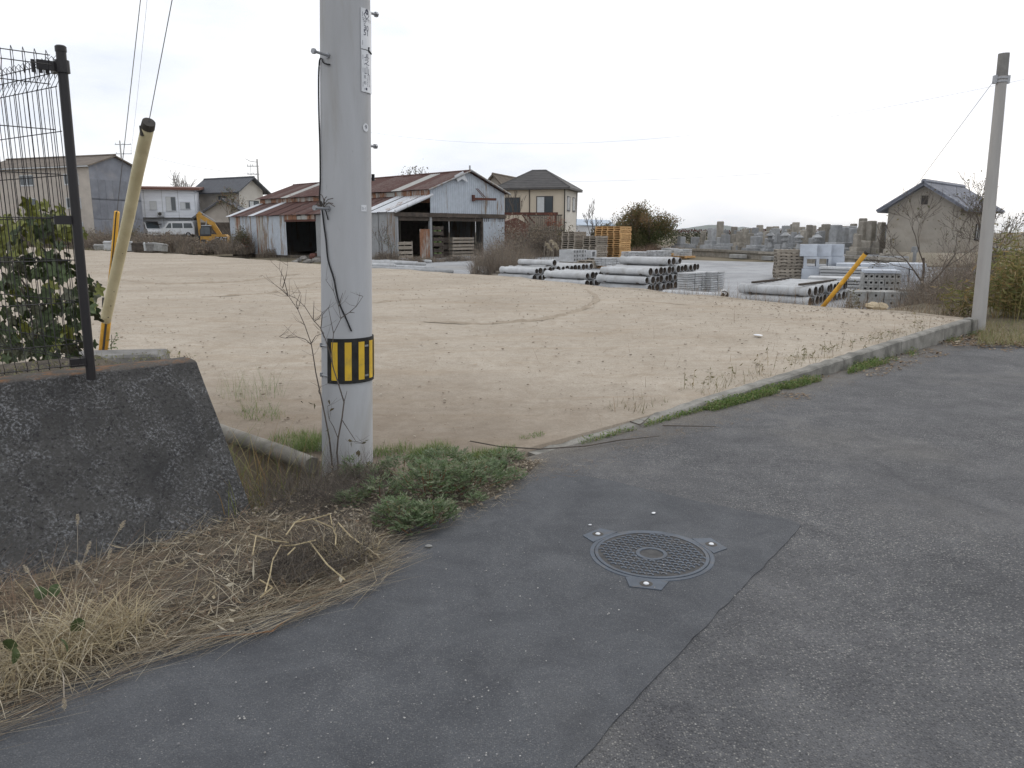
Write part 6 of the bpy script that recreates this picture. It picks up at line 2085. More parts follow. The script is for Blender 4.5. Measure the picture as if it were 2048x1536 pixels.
# arching clump at the left
c1 = disc(150, 1290, 0.26, 0.15, 900, 0.035)
c2 = disc(30, 1350, 0.26, 0.15, 500, 0.03)
c3 = disc(700, 1100, 0.16, 0.14, 420, 0.05)
def arch(pos, n, L0, L1, W0=0.003, W1=0.007, l0=0.1, l1=0.9, b0=0.6, b1=2.0):
    return blades(pos, U01(n, L0, L1), U01(n, W0, W1), U01(n, 0, 6.28), U01(n, l0, l1), U01(n, b0, b1), 6, 0.2, nrg.normal(0, 0.8, n))
stuff('dry_grass_tuft', [arch(c1, 900, 0.10, 0.32, 0.002, 0.0065), arch(c2, 500, 0.10, 0.28, 0.002, 0.0065), arch(c3, 420, 0.05, 0.14, 0.002, 0.005)], L_PALE, 'arching pale dry grass tufts beside the wall')
# reddish stems against the wall
pr = verge_pts(520, vidx(560, 1235), vidx(260, 1325), 0.3, 1.0)
pr[:, 2] += 0.02
pr2 = verge_pts(800, i_straw, i_end, 0.2, 0.9)
stuff('reddish_weeds', [blades(pr, U01(520, 0.10, 0.36), U01(520, 0.0012, 0.0025), UA + nrg.normal(0, 1.2, 520), U01(520, 0.7, 1.45), U01(520, -0.2, 0.5), 5, 0.3), lying(800, pr2, 0.1, 0.3, 0.0015, 0.004)], L_STRAW_R, 'reddish dead weed stems leaning on the wall')
# grey dead heap and twigs between straw and pole
h1_ = disc(635, 1120, 0.30, 0.19, 2600, 0.045)
h1_[:, 2] += 0.06 * U01(2600) ** 1.5 * np.array([max(0.1, 0.6 + mnoise.noise((p[0] * 6, p[1] * 6, 0))) for p in h1_])
h2_ = disc(640, 985, 0.42, 0.30, 2200, 0.06)
h2_[:, 2] += 0.06 * U01(2200) ** 2
h3_ = verge_pts(1500, i_mug, i_straw + 6, 0.1, 0.9)
stuff('dead_weed_heap', [blades(h1_, U01(2600, 0.03, 0.13), U01(2600, 0.001, 0.005), U01(2600, 0, 6.28), U01(2600, 0.9, 1.9), nrg.normal(0, 0.8, 2600), 3, 0.4, U01(2600, 0, 3)),
                         blades(h2_, U01(2200, 0.05, 0.26), U01(2200, 0.0012, 0.003), U01(2200, 0, 6.28), U01(2200, 0.5, 1.7), nrg.normal(0, 0.5, 2200), 3, 0.4, U01(2200, 0, 3)),
                         lying(1500, h3_, 0.05, 0.22, 0.0012, 0.003, 1.5)], L_DEAD, 'heap of grey dead weeds in front of the pole')
# pale and grey litter over the bare soil between pole, kerb and asphalt
q4 = verge_pts(2600, 0, i_straw + 4, -0.06, 1.0); q4[:, 2] += 0.012
q5 = verge_pts(900, 0, i_straw, -0.1, 0.3); q5[:, 2] += 0.006
q6 = verge_pts(1200, 0, i_straw, 0.0, 1.0); q6[:, 2] += 0.015
stuff('verge_straw_litter', [lying(2600, q4, 0.03, 0.16, 0.0012, 0.003, 1.6, 1.2, 1.56, 0, 0.2, 3), lying(900, q5, 0.02, 0.10, 0.001, 0.0025, 1.0, 1.45, 1.57, 0, 0.05, 2), leafquads(q6, U01(1200, 0.008, 0.03), 0.5, 0.8)], L_STRAW, 'straw bits and dead leaves on the soil below the pole')
q7 = verge_pts(1100, 0, i_straw, 0.0, 1.0); q7[:, 2] += 0.01
stuff('verge_pebbles', [(lambda P: pebbles(P, 0.003, 0.012))(q7)], L_PEB, 'clods and pebbles on the soil below the pole')
# thick broken straw stalks lying over the heap
stk = [[(500, 1068), (540, 1080), (578, 1085)], [(572, 1070), (590, 1045), (628, 1037), (660, 1028), (664, 1050)], [(585, 1048), (610, 1033)], [(625, 1038), (665, 1055), (672, 1072), (671, 1090)], [(668, 1065), (676, 1045), (700, 1072), (725, 1090)],
       [(560, 1092), (590, 1090), (632, 1080)], [(562, 1090), (545, 1120), (540, 1150), (530, 1185)], [(520, 1160), (545, 1175), (520, 1195)], [(590, 1095), (575, 1110)], [(512, 1072), (505, 1110)], [(620, 1085), (655, 1130), (690, 1160)]]
mb = MB()
for s_ in stk:
    pts = []
    for k, (px, py) in enumerate(s_):
        y0 = at(px, py, 0.10 + 0.015 * math.sin(px)).y
        pts.append(at(px, py, 0.11 + 0.02 * math.sin(px * 0.3)))
    mb.tube(pts, 0.0036, 5)
o = mb.build('straw_stalks', pm('straw_stalk', (0.44, 0.37, 0.23), (0.30, 0.24, 0.14), 30, 0.7)); tag(o, 'broken pale straw stalks over the dead weed heap', None, None, 'stuff')
# long reddish stem lying on the asphalt edge
mb = MB()
mb.tube([at(x, y, 0.018 + 0.004 * (k % 2)) for k, (x, y) in enumerate(((400, 1278), (450, 1272), (500, 1268), (545, 1262), (558, 1250), (600, 1225), (650, 1200)))], [0.0025, 0.003, 0.0035, 0.0035, 0.003, 0.002, 0.002], 5)
o = mb.build('fallen_stem', M_STEMR); tag(o, 'long thin reddish stem lying at the edge of the asphalt', 'stem')
# foxtails
fx = [(150, 1180, 155, 1052, .05), (160, 1200, 236, 1064, .055), (140, 1190, 170, 1110, .06), (190, 1200, 215, 1120, .05), (100, 1240, 60, 1150, .05), (255, 1270, 275, 1290, .06), (120, 1330, 128, 1395, .05), (210, 1230, 165, 1140, .05)]
for k, (bx, by, tx_, ty_, hl) in enumerate(fx):
    b = at(bx, by, 0.05)
    tpt = aty(tx_, ty_, b.y + 0.02)
    if tpt.z < 0.03: tpt = at(tx_, ty_, 0.05)
    t = thing('foxtail_grass', ['foxtail with round pale head standing before the dark wall', 'foxtail leaning right before the dark wall', 'short foxtail bent over the straw tuft', 'foxtail at the right of the straw tuft', 'foxtail at the far left against the wall', 'foxtail drooping over the asphalt edge', 'foxtail hanging down by the road at left', 'foxtail half buried in the straw tuft'][k], 'grass', b, 0, 'foxtails')
    r_ = tpt - b
    mid = r_ * 0.55 + Vector((0.02, -0.02, 0.03))
    mb = MB(); mb.tube([(0, 0, 0), mid, r_], 0.0016, 4); mb.build('stem', M_PALLET, t)
    d = (r_ - mid).normalized()
    n = 130
    s = U01(n) 
    P = np.array([r_ + d * (hl * x) for x in s]) 
    dirs = nrg.normal(size=(n, 3)); dd3 = np.array(d); dirs -= (dirs @ dd3)[:, None] * dd3; dirs /= np.linalg.norm(dirs, axis=1)[:, None]; dirs += dd3 * 0.7
    v, f, rr_ = leafquads(P, 0.014 * (1 - np.abs(s - 0.5)), 0.16, dirs=dirs)
    inst('seed_head', np_mesh('seed_head', v, f, L_PLUME, rr_), t)
# a few broad green leaves in the tuft
mb_pts = [(110, 1180), (80, 1185), (130, 1290), (20, 1290), (155, 1250), (30, 1310)]
for k, (px, py) in enumerate(mb_pts):
    p = at(px, py, 0.14)
    mb = MB()
    mb.v = [(0, 0, 0)] + [(0.028 * math.cos(a) * (1 + 0.1 * math.cos(3 * a)), 0.028 * math.sin(a), 0.004 * math.cos(2 * a)) for a in [2 * math.pi * i / 10 for i in range(10)]]
    mb.f = [(0, 1 + i, 1 + (i + 1) % 10) for i in range(10)]
    o = mb.build('creeper_leaf', pm('creeper_green', (0.06, 0.085, 0.03), (0.04, 0.06, 0.02), 40, 0.6) if k == 0 else MATS['creeper_green'], None, loc=p, rot=(R(50 + 10 * k), R(10 * k), k))
    tag(o, f'round green creeper leaf in the straw tuft at left, {ORD[k + 1]} one', 'leaf', 'creeper leaves')

# mugwort
def mound(px, py, rx, ry, h, n, z0=0.03):
    c = at(px, py, z0)
    a = U01(n, 0, 6.28); r = U01(n) ** 0.5
    hh = h * np.sqrt(np.clip(1 - r * r, 0, 1)) * U01(n, 0.35, 1.0)
    x, y = rx * r * np.cos(a), ry * r * np.sin(a)
    P = np.column_stack([c.x + x * U.x - y * U.y, c.y + x * U.y + y * U.x, z0 + hh])
    D = np.column_stack([np.cos(a) * U.x - np.sin(a) * U.y, np.cos(a) * U.y + np.sin(a) * U.x, U01(n, 0.2, 0.9)])
    return P, D
def mug(label, mounds):
    c = at(mounds[0][0], mounds[0][1], 0.02)
    t = thing('mugwort_clump', label, 'weed', c)
    parts, stems = [], MB()
    for (px, py, rx, ry, h, n) in mounds:
        m = n // 9
        P, D = mound(px, py, rx, ry, h, m)
        # each leaf is a spray of narrow lobes
        P9 = np.repeat(P, 9, 0); D9 = np.repeat(D, 9, 0)
        D9n = D9 / np.linalg.norm(D9, axis=1)[:, None]
        k = np.tile(np.arange(9), m)
        off = (k // 2) * 0.0085
        side = np.cross(D9n, np.array([0, 0, 1.0])); side /= np.linalg.norm(side, axis=1)[:, None] + 1e-9
        sg = np.where(k == 8, 0, np.where(k % 2 == 0, 1, -1))
        dirs = D9n * np.where(k == 8, 1.0, 0.65)[:, None] + side * (sg * 0.8)[:, None]
        parts.append(leafquads(P9 + D9n * off[:, None], U01(len(P9), 0.016, 0.032), 0.32, 0.6, dirs))
        # same tone over a whole spray
        v_, f_, r_ = parts[-1]
        parts[-1] = (v_, f_, np.clip(np.repeat(nrg.random(m), 9) + nrg.normal(0, 0.06, len(r_)), 0, 1))
        cc = at(px, py, 0.02)
        for _ in range(int(n / 130)):
            j = rng.randrange(m)
            q = Vector(P[j])
            stems.tube([Vector((cc.x * 0.5 + q.x * 0.5, cc.y * 0.5 + q.y * 0.5, 0.02)) - c, q - c], 0.002, 4)
    Vs, Fs, r = cat3(*parts)
    Vs = Vs - np.array([c.x, c.y, c.z])
    inst('leaves', np_mesh('leaves', Vs, Fs, L_MUG, r), t)
    stems.build('stems', M_STEMR, t)['kind'] = 'stuff'
mug('spreading grey green mugwort clump at the corner of the asphalt', [(860, 990, 0.24, 0.20, 0.22, 3000), (935, 975, 0.25, 0.17, 0.16, 2100), (795, 1045, 0.12, 0.10, 0.15, 1300), (885, 940, 0.22, 0.16, 0.15, 2200), (865, 1045, 0.15, 0.07, 0.12, 1300), (975, 950, 0.15, 0.10, 0.10, 1000), (830, 1060, 0.12, 0.05, 0.10, 800), (760, 1000, 0.10, 0.10, 0.15, 600), (800, 950, 0.13, 0.12, 0.15, 900), (1000, 925, 0.18, 0.10, 0.07, 900), (740, 960, 0.10, 0.10, 0.10, 400)])
mug('small mugwort sprouts at the foot of the striped pole', [(705, 960, 0.06, 0.06, 0.15, 500), (690, 925, 0.08, 0.05, 0.10, 500), (700, 1010, 0.07, 0.06, 0.09, 400), (660, 905, 0.07, 0.05, 0.09, 400)])
mug('little mugwort sprout on the asphalt edge right of the clump', [(1030, 958, 0.07, 0.04, 0.05, 300), (955, 1005, 0.05, 0.03, 0.05, 200)])

# green grass round the pole and kerb start, grass in the ditch
gparts = []
for (px, py, rx, ry, n, L0, L1) in ((625, 895, 0.16, 0.14, 700, 0.05, 0.16), (590, 880, 0.2, 0.2, 420, 0.03, 0.10), (780, 905, 0.18, 0.10, 380, 0.03, 0.09), (860, 905, 0.20, 0.10, 650, 0.03, 0.10), (960, 915, 0.16, 0.10, 600, 0.03, 0.08), (1000, 905, 0.16, 0.08, 350, 0.02, 0.06), (930, 930, 0.15, 0.1, 300, 0.03, 0.08), (1065, 872, 0.14, 0.06, 160, 0.01, 0.03), (520, 830, 0.2, 0.3, 160, 0.04, 0.2)):
    P = disc(px, py, rx, ry, n, 0.03)
    gparts.append(blades(P, U01(n, L0, L1), U01(n, 0.0025, 0.005), U01(n, 0, 6.28), U01(n, 0.05, 0.8), U01(n, 0.1, 1.0), 4, 0.15))
stuff('green_grass', gparts, L_GREEN, 'short green grass round the foot of the striped pole')
n = 800
s_, t_ = U01(n, -0.2, 1.6), U01(n, 0.05, 0.75)
P = np.column_stack([-1.2 + dd.x * s_ + dn.x * t_, 4.75 + dd.y * s_ + dn.y * t_, U01(n, -0.4, -0.1)])
stuff('ditch_grass', [blades(P, U01(n, 0.25, 0.62), U01(n, 0.003, 0.008), U01(n, 0, 6.28), U01(n, 0.0, 0.5), U01(n, 0.2, 1.3), 6, 0.15)], leafmat('ditch_grass_leaf', [(0.13, 0.18, 0.045), (0.24, 0.25, 0.09), (0.38, 0.31, 0.15), (0.28, 0.15, 0.07), (0.12, 0.15, 0.05)], 0.3, 0.6), 'yellow green grass growing out of the ditch')
P = disc(500, 790, 0.3, 0.45, 130, 0.04)
stuff('thin_grass', [blades(P, U01(130, 0.08, 0.34), U01(130, 0.0015, 0.003), U01(130, 0, 6.28), U01(130, 0.05, 0.5), U01(130, 0.1, 0.9), 5, 0.2)], L_GREEN, 'sparse thin grass at the lot corner by the wall')

# bare sapling in front of the pole
def zsap(x, y): return (540 + x / 2.953, 440 + y / 2.953)
SB = at(667, 902, 0.02)
sap = thing('bare_sapling', 'thin leafless sapling with two stems growing against the striped pole', 'sapling', SB)
stemsA = [[(358, 1360), (350, 1290), (325, 1160), (300, 1040), (270, 900), (255, 800), (243, 730), (205, 620), (165, 530), (110, 450), (60, 385)],
          [(243, 735), (210, 705), (160, 690), (90, 698), (55, 690)], [(245, 725), (270, 685), (320, 668)], [(110, 450), (65, 410), (25, 378)], [(105, 440), (80, 340), (55, 290)], [(75, 400), (95, 330), (105, 270)], [(165, 530), (155, 490), (180, 430)], [(300, 1040), (285, 1010), (300, 985)]]
stemsB = [[(395, 1375), (402, 1290), (425, 1170), (437, 1075), (405, 970), (375, 880), (355, 790), (330, 710), (300, 640), (255, 590), (205, 510), (150, 460), (115, 450)],
          [(370, 870), (365, 780), (375, 670), (418, 585), (405, 510), (375, 420), (330, 355)], [(418, 580), (470, 545), (510, 510), (550, 450)], [(405, 510), (430, 430)], [(470, 545), (500, 548)], [(300, 640), (310, 560), (345, 520)], [(255, 590), (260, 480)], [(260, 600), (290, 580), (310, 545)], [(375, 670), (345, 520)], [(437, 1075), (455, 1010)],
          [(402, 1290), (375, 1220), (350, 1180), (340, 1100)], [(425, 1180), (470, 1250), (510, 1310), (560, 1320)]]
for nm, st_, dy in (('stem', stemsA, -0.20), ('stem', stemsB, -0.27)):
    mb = MB()
    for k, pl_ in enumerate(st_):
        pts = [aty(*zsap(*q), PB.y + dy - 0.03 * math.sin(i_ * 0.9)) - SB for i_, q in enumerate(pl_)]
        if k == 0: pts = [Vector((pts[0].x + 0.005, pts[0].y + 0.01, -0.02))] + pts
        m = len(pts)
        r0_ = 0.0065 if k == 0 else 0.003
        mb.tube(pts, [r0_ - (r0_ - 0.0012) * i_ / (m - 1) for i_ in range(m)], 5)
        # fine side twigs
        for q in pts[max(2, m // 2):]:
            for _ in range(2):
                d = Vector((rng.gauss(0, 1), rng.gauss(0, 0.5), abs(rng.gauss(0.6, 0.6)))).normalized()
                mb.tube([q, q + d * rng.uniform(0.02, 0.07), q + d * rng.uniform(0.07, 0.11) + Vector((0, 0, 0.015))], [0.0013, 0.001, 0.0007], 3)
    mb.build(nm, M_TWIG, sap)
lp = np.array([list(aty(*zsap(x, y), PB.y - 0.24) - SB) for x, y in ((460, 1300), (480, 1305), (540, 1320), (560, 1310), (510, 1390), (190, 1070), (225, 1075), (260, 1080), (350, 1060), (380, 1110), (520, 1400), (320, 1250))])
v, f, r = leafquads(lp, 0.045, 0.5)
inst('leaves', np_mesh('leaves', v, f, L_BRUSHG, r), sap)

# ------------------------------------------------------------------ kerb-side weeds, lot litter
def along_kerb(n, s0, s1, o0, o1, z):
    s, o_ = U01(n, s0, s1), U01(n, o0, o1)
    return np.column_stack([KERB0.x + U.x * s + V.x * o_, KERB0.y + U.y * s + V.y * o_, np.full(n, z)])
def clumpy(P, sc, thr):
    k = np.array([mnoise.noise((p[0] * sc, p[1] * sc, 1.7)) for p in P])
    return P[k > thr]
kp = []
for (s0, s1, n, L0, L1, o0, thr) in ((0.3, 3.0, 900, 0.02, 0.06, -0.08, -0.2), (2.0, 4.6, 3200, 0.03, 0.10, -0.16, -0.25), (4.2, 6.2, 2200, 0.03, 0.11, -0.2, -0.1), (6.0, 9.8, 1100, 0.03, 0.12, -0.2, 0.1)):
    P = clumpy(along_kerb(n, s0, s1, o0, -0.02, 0.0), 2.2, thr); n = len(P)
    kp.append(blades(P, U01(n, L0, L1), U01(n, 0.003, 0.007), U01(n, 0, 6.28), U01(n, 0.1, 1.1), U01(n, 0.1, 0.9), 3, 0.2))
    kp.append(leafquads(P[:n // 2] + np.column_stack([np.zeros((n // 2, 2)), U01(n // 2, 0.01, L1 * 0.7)]), U01(n // 2, 0.012, 0.03), 0.6))
stuff('kerb_weeds', kp, L_GREEN, 'low green weeds growing along the foot of the kerb')
kl = []
P = along_kerb(1600, -0.6, 11.2, -0.55, -0.02, 0.006); P = clumpy(P, 1.5, -0.25); n = len(P)
kl.append(lying(n, P, 0.03, 0.12, 0.002, 0.004, 0.9, 1.4, 1.57, 0, 0.1, 3))
P = along_kerb(1500, 3.0, 11.6, -0.5, -0.03, 0.012); P = clumpy(P, 1.2, -0.05); n = len(P)
kl.append(leafquads(P, U01(n, 0.02, 0.06), 0.5, 0.8))
P = clumpy(along_kerb(900, 8.0, 12.5, -1.0, 0.0, 0.012), 0.9, -0.1); n = len(P)
kl.append(leafquads(P, U01(n, 0.03, 0.09), 0.35, 0.8))
stuff('kerb_litter', kl, L_LITTER, 'dry leaves and straw blown against the kerb')
# weeds on the lot just inside the kerb
wp = []
P = clumpy(along_kerb(900, 1.0, 8.5, 0.14, 0.55, 0.0), 1.4, 0.0)
P[:, 2] = [lotz(p[0], p[1]) for p in P]; n = len(P)
wp.append(blades(P, U01(n, 0.02, 0.12), U01(n, 0.0025, 0.006), U01(n, 0, 6.28), U01(n, 0.1, 1.0), U01(n, 0, 1.0), 3, 0.2))
Ws = along_kerb(55, 2.2, 8.8, 0.14, 0.5, 0.0)
for w_ in Ws:
    zb_ = lotz(w_[0], w_[1]); hh_ = rng.uniform(0.05, 0.26); a_ = rng.uniform(0, 6.28); le = rng.uniform(0, 0.3)
    w_[2] = zb_
    wp.append(blades(np.array([w_]), np.array([hh_]), np.array([0.005]), np.array([a_]), np.array([le]), np.array([0.15]), 4, 0.4))
    m_ = rng.randint(2, 8)
    s_ = U01(m_, 0.25, 0.95) * hh_
    Q_ = np.column_stack([w_[0] + math.cos(a_) * math.sin(le) * s_, w_[1] + math.sin(a_) * math.sin(le) * s_, zb_ + s_ * math.cos(le)])
    wp.append(leafquads(Q_, U01(m_, 0.025, 0.06), 0.28))
stuff('lot_edge_weeds', wp, leafmat('lot_weed', [(0.12, 0.14, 0.05), (0.22, 0.19, 0.09), (0.10, 0.10, 0.05), (0.33, 0.26, 0.15)], 0.25), 'sparse weeds on the sand along the kerb')
n = 70
P = np.column_stack([U01(n, 0, 1), U01(n, 0, 1), np.zeros(n)])
s = P[:, 0] * 9 + 0.5; o_ = 0.15 + P[:, 1] ** 2 * 2.6
P = np.column_stack([KERB0.x + U.x * s + V.x * o_, KERB0.y + U.y * s + V.y * o_, np.zeros(n)])
P[:, 2] = [lotz(p[0], p[1]) for p in P]
stuff('dead_stalks', [blades(P, U01(n, 0.05, 0.24), U01(n, 0.003, 0.005), U01(n, 0, 6.28), U01(n, 0.0, 0.5), U01(n, -0.2, 0.5), 4, 0.5)], L_LITTER, 'thin dead stalks standing in the sand near the kerb')
# twigs, leaves and clods scattered over the lot
def lot_pts(n, p=1.5, thr=None):
    a = nrg.integers(2, 148, n); t = U01(n) ** p * 0.97 + 0.01
    N1 = np.array([[q.x, q.y] for q in n1]); E1 = np.array([[q.x, q.y] for q in f1])
    P = N1[a] * (1 - t)[:, None] + E1[a] * t[:, None] + nrg.normal(0, 0.1, (n, 2))
    P = np.column_stack([P, np.zeros(n)])
    if thr is not None: P = clumpy(P, 0.7, thr)
    P[:, 2] = [lotz(x, y) + 0.014 for x, y, _ in P]
    return P
Q1, Q2, Q3 = lot_pts(2000, 1.2, 0.0), lot_pts(4200, 1.2, -0.05), lot_pts(300, 1.0)
stuff('lot_litter', [leafquads(Q1, U01(len(Q1), 0.015, 0.05), 0.45, 0.95), lying(len(Q2), Q2, 0.05, 0.28, 0.003, 0.009, 1.2, 1.45, 1.56, 0, 0.08, 3), leafquads(Q3, U01(len(Q3), 0.03, 0.08), 0.4, 0.95)], L_LITTER, 'dead leaves and twigs scattered over the sandy lot')
# pebbles and small clods
stuff('soil_clods', [pebbles(lot_pts(2200, 1.2), 0.006, 0.02), pebbles(lot_pts(1600, 2.2), 0.004, 0.012)], L_PEB, 'small clods and pebbles on the sandy lot')
# stones and grit on the asphalt
rp_ = [at(x, y, 0.012) for x, y in [(rng.uniform(200, 1100), rng.uniform(1100, 1530)) for _ in range(240)] + [(rng.uniform(900, 2048), rng.uniform(900, 1530)) for _ in range(240)]]
rp_ = np.array([list(p) for p in rp_ if p.xy.x > -1.5 + (p.y - 2.4) * 0.66])
L_GRIT = leafmat('grit', [(0.30, 0.30, 0.30), (0.16, 0.16, 0.17), (0.45, 0.44, 0.42), (0.22, 0.21, 0.20)], 0.0, 0.9)
stuff('road_grit', [pebbles(rp_, 0.0012, 0.0042)], L_GRIT, 'loose grit on the asphalt')
for k, (px, py, r_, lab) in enumerate(((857, 1093, 0.012, 'small grey pebble on the asphalt below the mugwort'), (1307, 1026, 0.010, 'white paper scrap on the asphalt above the manhole'), (1516, 671, 0.05, 'white scrap lying on the sand near the kerb'), (1180, 1050, 0.006, 'tiny white chip on the asphalt left of the manhole'))):
    p = at(px, py, 0.011 if k != 2 else 0.17)
    mb = MB(); mb.lathe([(0.0, 0), (r_, 0.1 * r_), (r_ * 1.05, 0.4 * r_), (r_ * 0.6, 0.75 * r_), (0, 0.8 * r_)], 9)
    mb.v = [(x * 1.5, y, z * (0.4 if k in (1, 2) else 1)) for x, y, z in mb.v]
    o = mb.build('pebble', M_PLATE if k else M_CONC_D, None, loc=p, rot=(0, 0, k))
    tag(o, lab, 'pebble' if k in (0, 3) else 'scrap')
# long twig lying by the kerb start
for k, pl_ in enumerate(([(940, 882), (1000, 893), (1080, 898), (1170, 892), (1240, 880), (1320, 872)], [(1325, 851), (1380, 852), (1432, 853)], [(1230, 832), (1280, 850), (1315, 820)])):
    mb = MB(); mb.tube([at(x, y, 0.05 if k == 0 and x < 1100 else 0.02) for x, y in pl_], [0.005] * (len(pl_) - 1) + [0.002], 5)
    o = mb.build('twig', M_TWIG)
    tag(o, ['long thin twig lying across the start of the kerb', 'straight dark twig on the asphalt beside the kerb', 'forked twig on the asphalt below the green weeds'][k], 'twig')
# ridges of soil pushed up by turning wheels
def ridge(pl_px, w, h):
    pts = resample([at(x, y, 0.17).xy for x, y in pl_px], 90)
    m = MB()
    for i, p in enumerate(pts):
        a, b = pts[max(0, i - 1)], pts[min(len(pts) - 1, i + 1)]
        d = (b - a).normalized(); nn = Vector((-d.y, d.x))
        e = math.sin(math.pi * i / (len(pts) - 1)) ** 0.5
        for t, hh in ((-1, -0.01), (-0.4, 0.6), (0.1, 1.0), (0.5, 0.5), (1, -0.01)):
            q = p + nn * (t * w * (0.8 + 0.4 * mnoise.noise((p.x * 3, p.y * 3, t))))
            m.v.append((q.x, q.y, lotz(q.x, q.y) + max(-0.01, h * hh * e * (0.6 + 0.9 * mnoise.noise((q.x * 4, q.y * 4, 9))))))
    for i in range(len(pts) - 1):
        for t in range(4):
            m.f.append((i * 5 + t, i * 5 + t + 1, i * 5 + t + 6, i * 5 + t + 5))
    return m
for k, (pl_, w, h) in enumerate((([(850, 640), (960, 645), (1070, 640), (1130, 631), (1175, 617), (1193, 603), (1190, 592), (1170, 580)], 0.09, 0.06), ([(640, 565), (600, 578), (520, 590), (400, 596)], 0.12, 0.05), ([(1240, 603), (1300, 606), (1380, 612)], 0.10, 0.02), ([(700, 612), (800, 602), (900, 600)], 0.12, 0.03), ([(230, 560), (330, 570), (480, 565), (600, 548)], 0.2, 0.05))):
    o = ridge(pl_, w, h).build('wheel_ridge', M_RIDGE, smooth=True); tag(o, None, None, None, 'stuff'); o['label'] = 'low soil ridge left by turning wheels'

# ------------------------------------------------------------------ leafy vine behind the fence
lv = MB()
out = []
for k in range(25):
    a = 2 * math.pi * k / 24
    rr_ = 0.36 + 0.24 * (0.5 + 0.5 * math.cos(5 * (a - math.pi / 2))) ** 1.6 - (0.2 if abs(a - 1.5 * math.pi) < 0.2 else 0)
    out.append((rr_ * math.cos(a) * 0.92, rr_ * math.sin(a) + 0.35, -0.22 * abs(math.cos(a)) ** 1.3 - 0.10 * math.sin(a) + 0.05 * math.cos(5 * a)))
lv.v = [(0, 0.25, 0.02)] + out[:24]
lv.f = [(0, 1 + i, 1 + (i + 1) % 24) for i in range(24)]
def vm(name, c, c2):
    m = pm(name, c, c2, 6, 0.5, rnd=0.25, spec=0.4)
    return m
LVM = [lv.mesh('leaf', vm('vine_leaf_green', (0.058, 0.085, 0.027), (0.038, 0.058, 0.018)), True), lv.mesh('leaf', vm('vine_leaf_yellow', (0.20, 0.21, 0.045), (0.13, 0.145, 0.035)), True), lv.mesh('leaf', vm('vine_leaf_dull', (0.115, 0.12, 0.075), (0.075, 0.082, 0.047)), True)]
VB = Vector((-3.55, 5.9, 0.1))
vine = thing('leafy_vine', 'broad leaved vine growing behind the mesh fence', 'vine', VB)
mb = MB()
cl = []
for k in range(9):
    p = Vector((rng.uniform(-0.9, 0.1), rng.uniform(-0.3, 0.4), 0.0))
    d = Vector((rng.uniform(-0.3, 0.3), rng.uniform(-0.2, 0.2), 1)).normalized()
    pts = [p]
    for i in range(7):
        d = (d * 1.5 + Vector((rng.gauss(-0.05, 0.3), rng.gauss(0, 0.2), 0.5))).normalized()
        pts.append(pts[-1] + d * 0.19); cl.append(pts[-1])
    mb = MB(); mb.tube(pts, [0.008] * 7 + [0.003], 5); mb.build('stem', M_TWIG, vine)
rad_spots = [(25, 440, 4), (60, 445, 16), (95, 438, 20), (120, 450, 14), (30, 455, 10), (40, 500, 6), (25, 490, 8), (15, 560, 8), (90, 520, 10), (130, 525, 8), (60, 580, 6), (100, 600, 10), (140, 600, 8), (160, 560, 8), (80, 640, 10), (120, 650, 9), (165, 630, 6), (178, 580, 3), (190, 625, 2), (60, 620, 5), (20, 620, 6), (30, 680, 12), (80, 690, 16), (120, 690, 12), (10, 700, 10), (150, 680, 6)]
for (px, py, n_) in rad_spots:
    for _ in range(int(n_ * 1.7)):
        y = rng.uniform(5.2, 6.5)
        p = aty(px + rng.gauss(0, 20), py + rng.gauss(0, 16), y) - VB
        if p.x > aty(196, py, y).x - VB.x: continue
        kind = 1 if (py < 470 and rng.random() < 0.75) or rng.random() < 0.12 else (2 if rng.random() < 0.3 else 0)
        sc = rng.uniform(0.055, 0.12)
        inst('leaf', LVM[kind], vine, p, (rng.uniform(-2.2, -0.6), rng.uniform(-0.6, 0.6), rng.uniform(-0.8, 0.8) + (math.pi if rng.random() < 0.2 else 0)), (sc, sc * 1.15, sc))
# ground plants at the fence foot
n = 420
s, o_ = U01(n, -1.6, 0.1), U01(n, 0.25, 0.7)
P = np.column_stack([T0.x + U.x * s + V.x * o_, T0.y + U.y * s + V.y * o_, np.full(n, PZ)])
stuff('terrace_weeds', [blades(P, U01(n, 0.02, 0.08), U01(n, 0.002, 0.005), U01(n, 0, 6.28), U01(n, 0.3, 1.4), U01(n, 0, 0.8), 3, 0.2), leafquads(P[:260] + np.array([0, 0, 0.02]), U01(260, 0.012, 0.03), 0.6, 0.5)], leafmat('terrace_weed', [(0.14, 0.15, 0.06), (0.24, 0.22, 0.11), (0.10, 0.12, 0.05), (0.36, 0.30, 0.18)], 0.25), 'weeds and straw at the foot of the fence')
# small sprig beside the guards
p = at(222, 705, 0.16)
sp = thing('weed_sprig', 'small dark leafy sprig beside the foot of the guy guards', 'weed', p)
mb = MB(); mb.tube([(0, 0, 0), (0.02, 0, 0.12), (0.03, 0, 0.22)], 0.004, 4); mb.tube([(0.02, 0, 0.1), (0.08, 0, 0.2)], 0.003, 4); mb.build('stem', M_TWIG, sp)
lp = np.array([[rng.uniform(-0.03, 0.11), rng.uniform(-0.03, 0.03), rng.uniform(0.03, 0.24)] for _ in range(26)])
v, f, r = leafquads(lp, 0.045, 0.6); inst('leaves', np_mesh('leaves', v, f, L_MUG, r), sp)
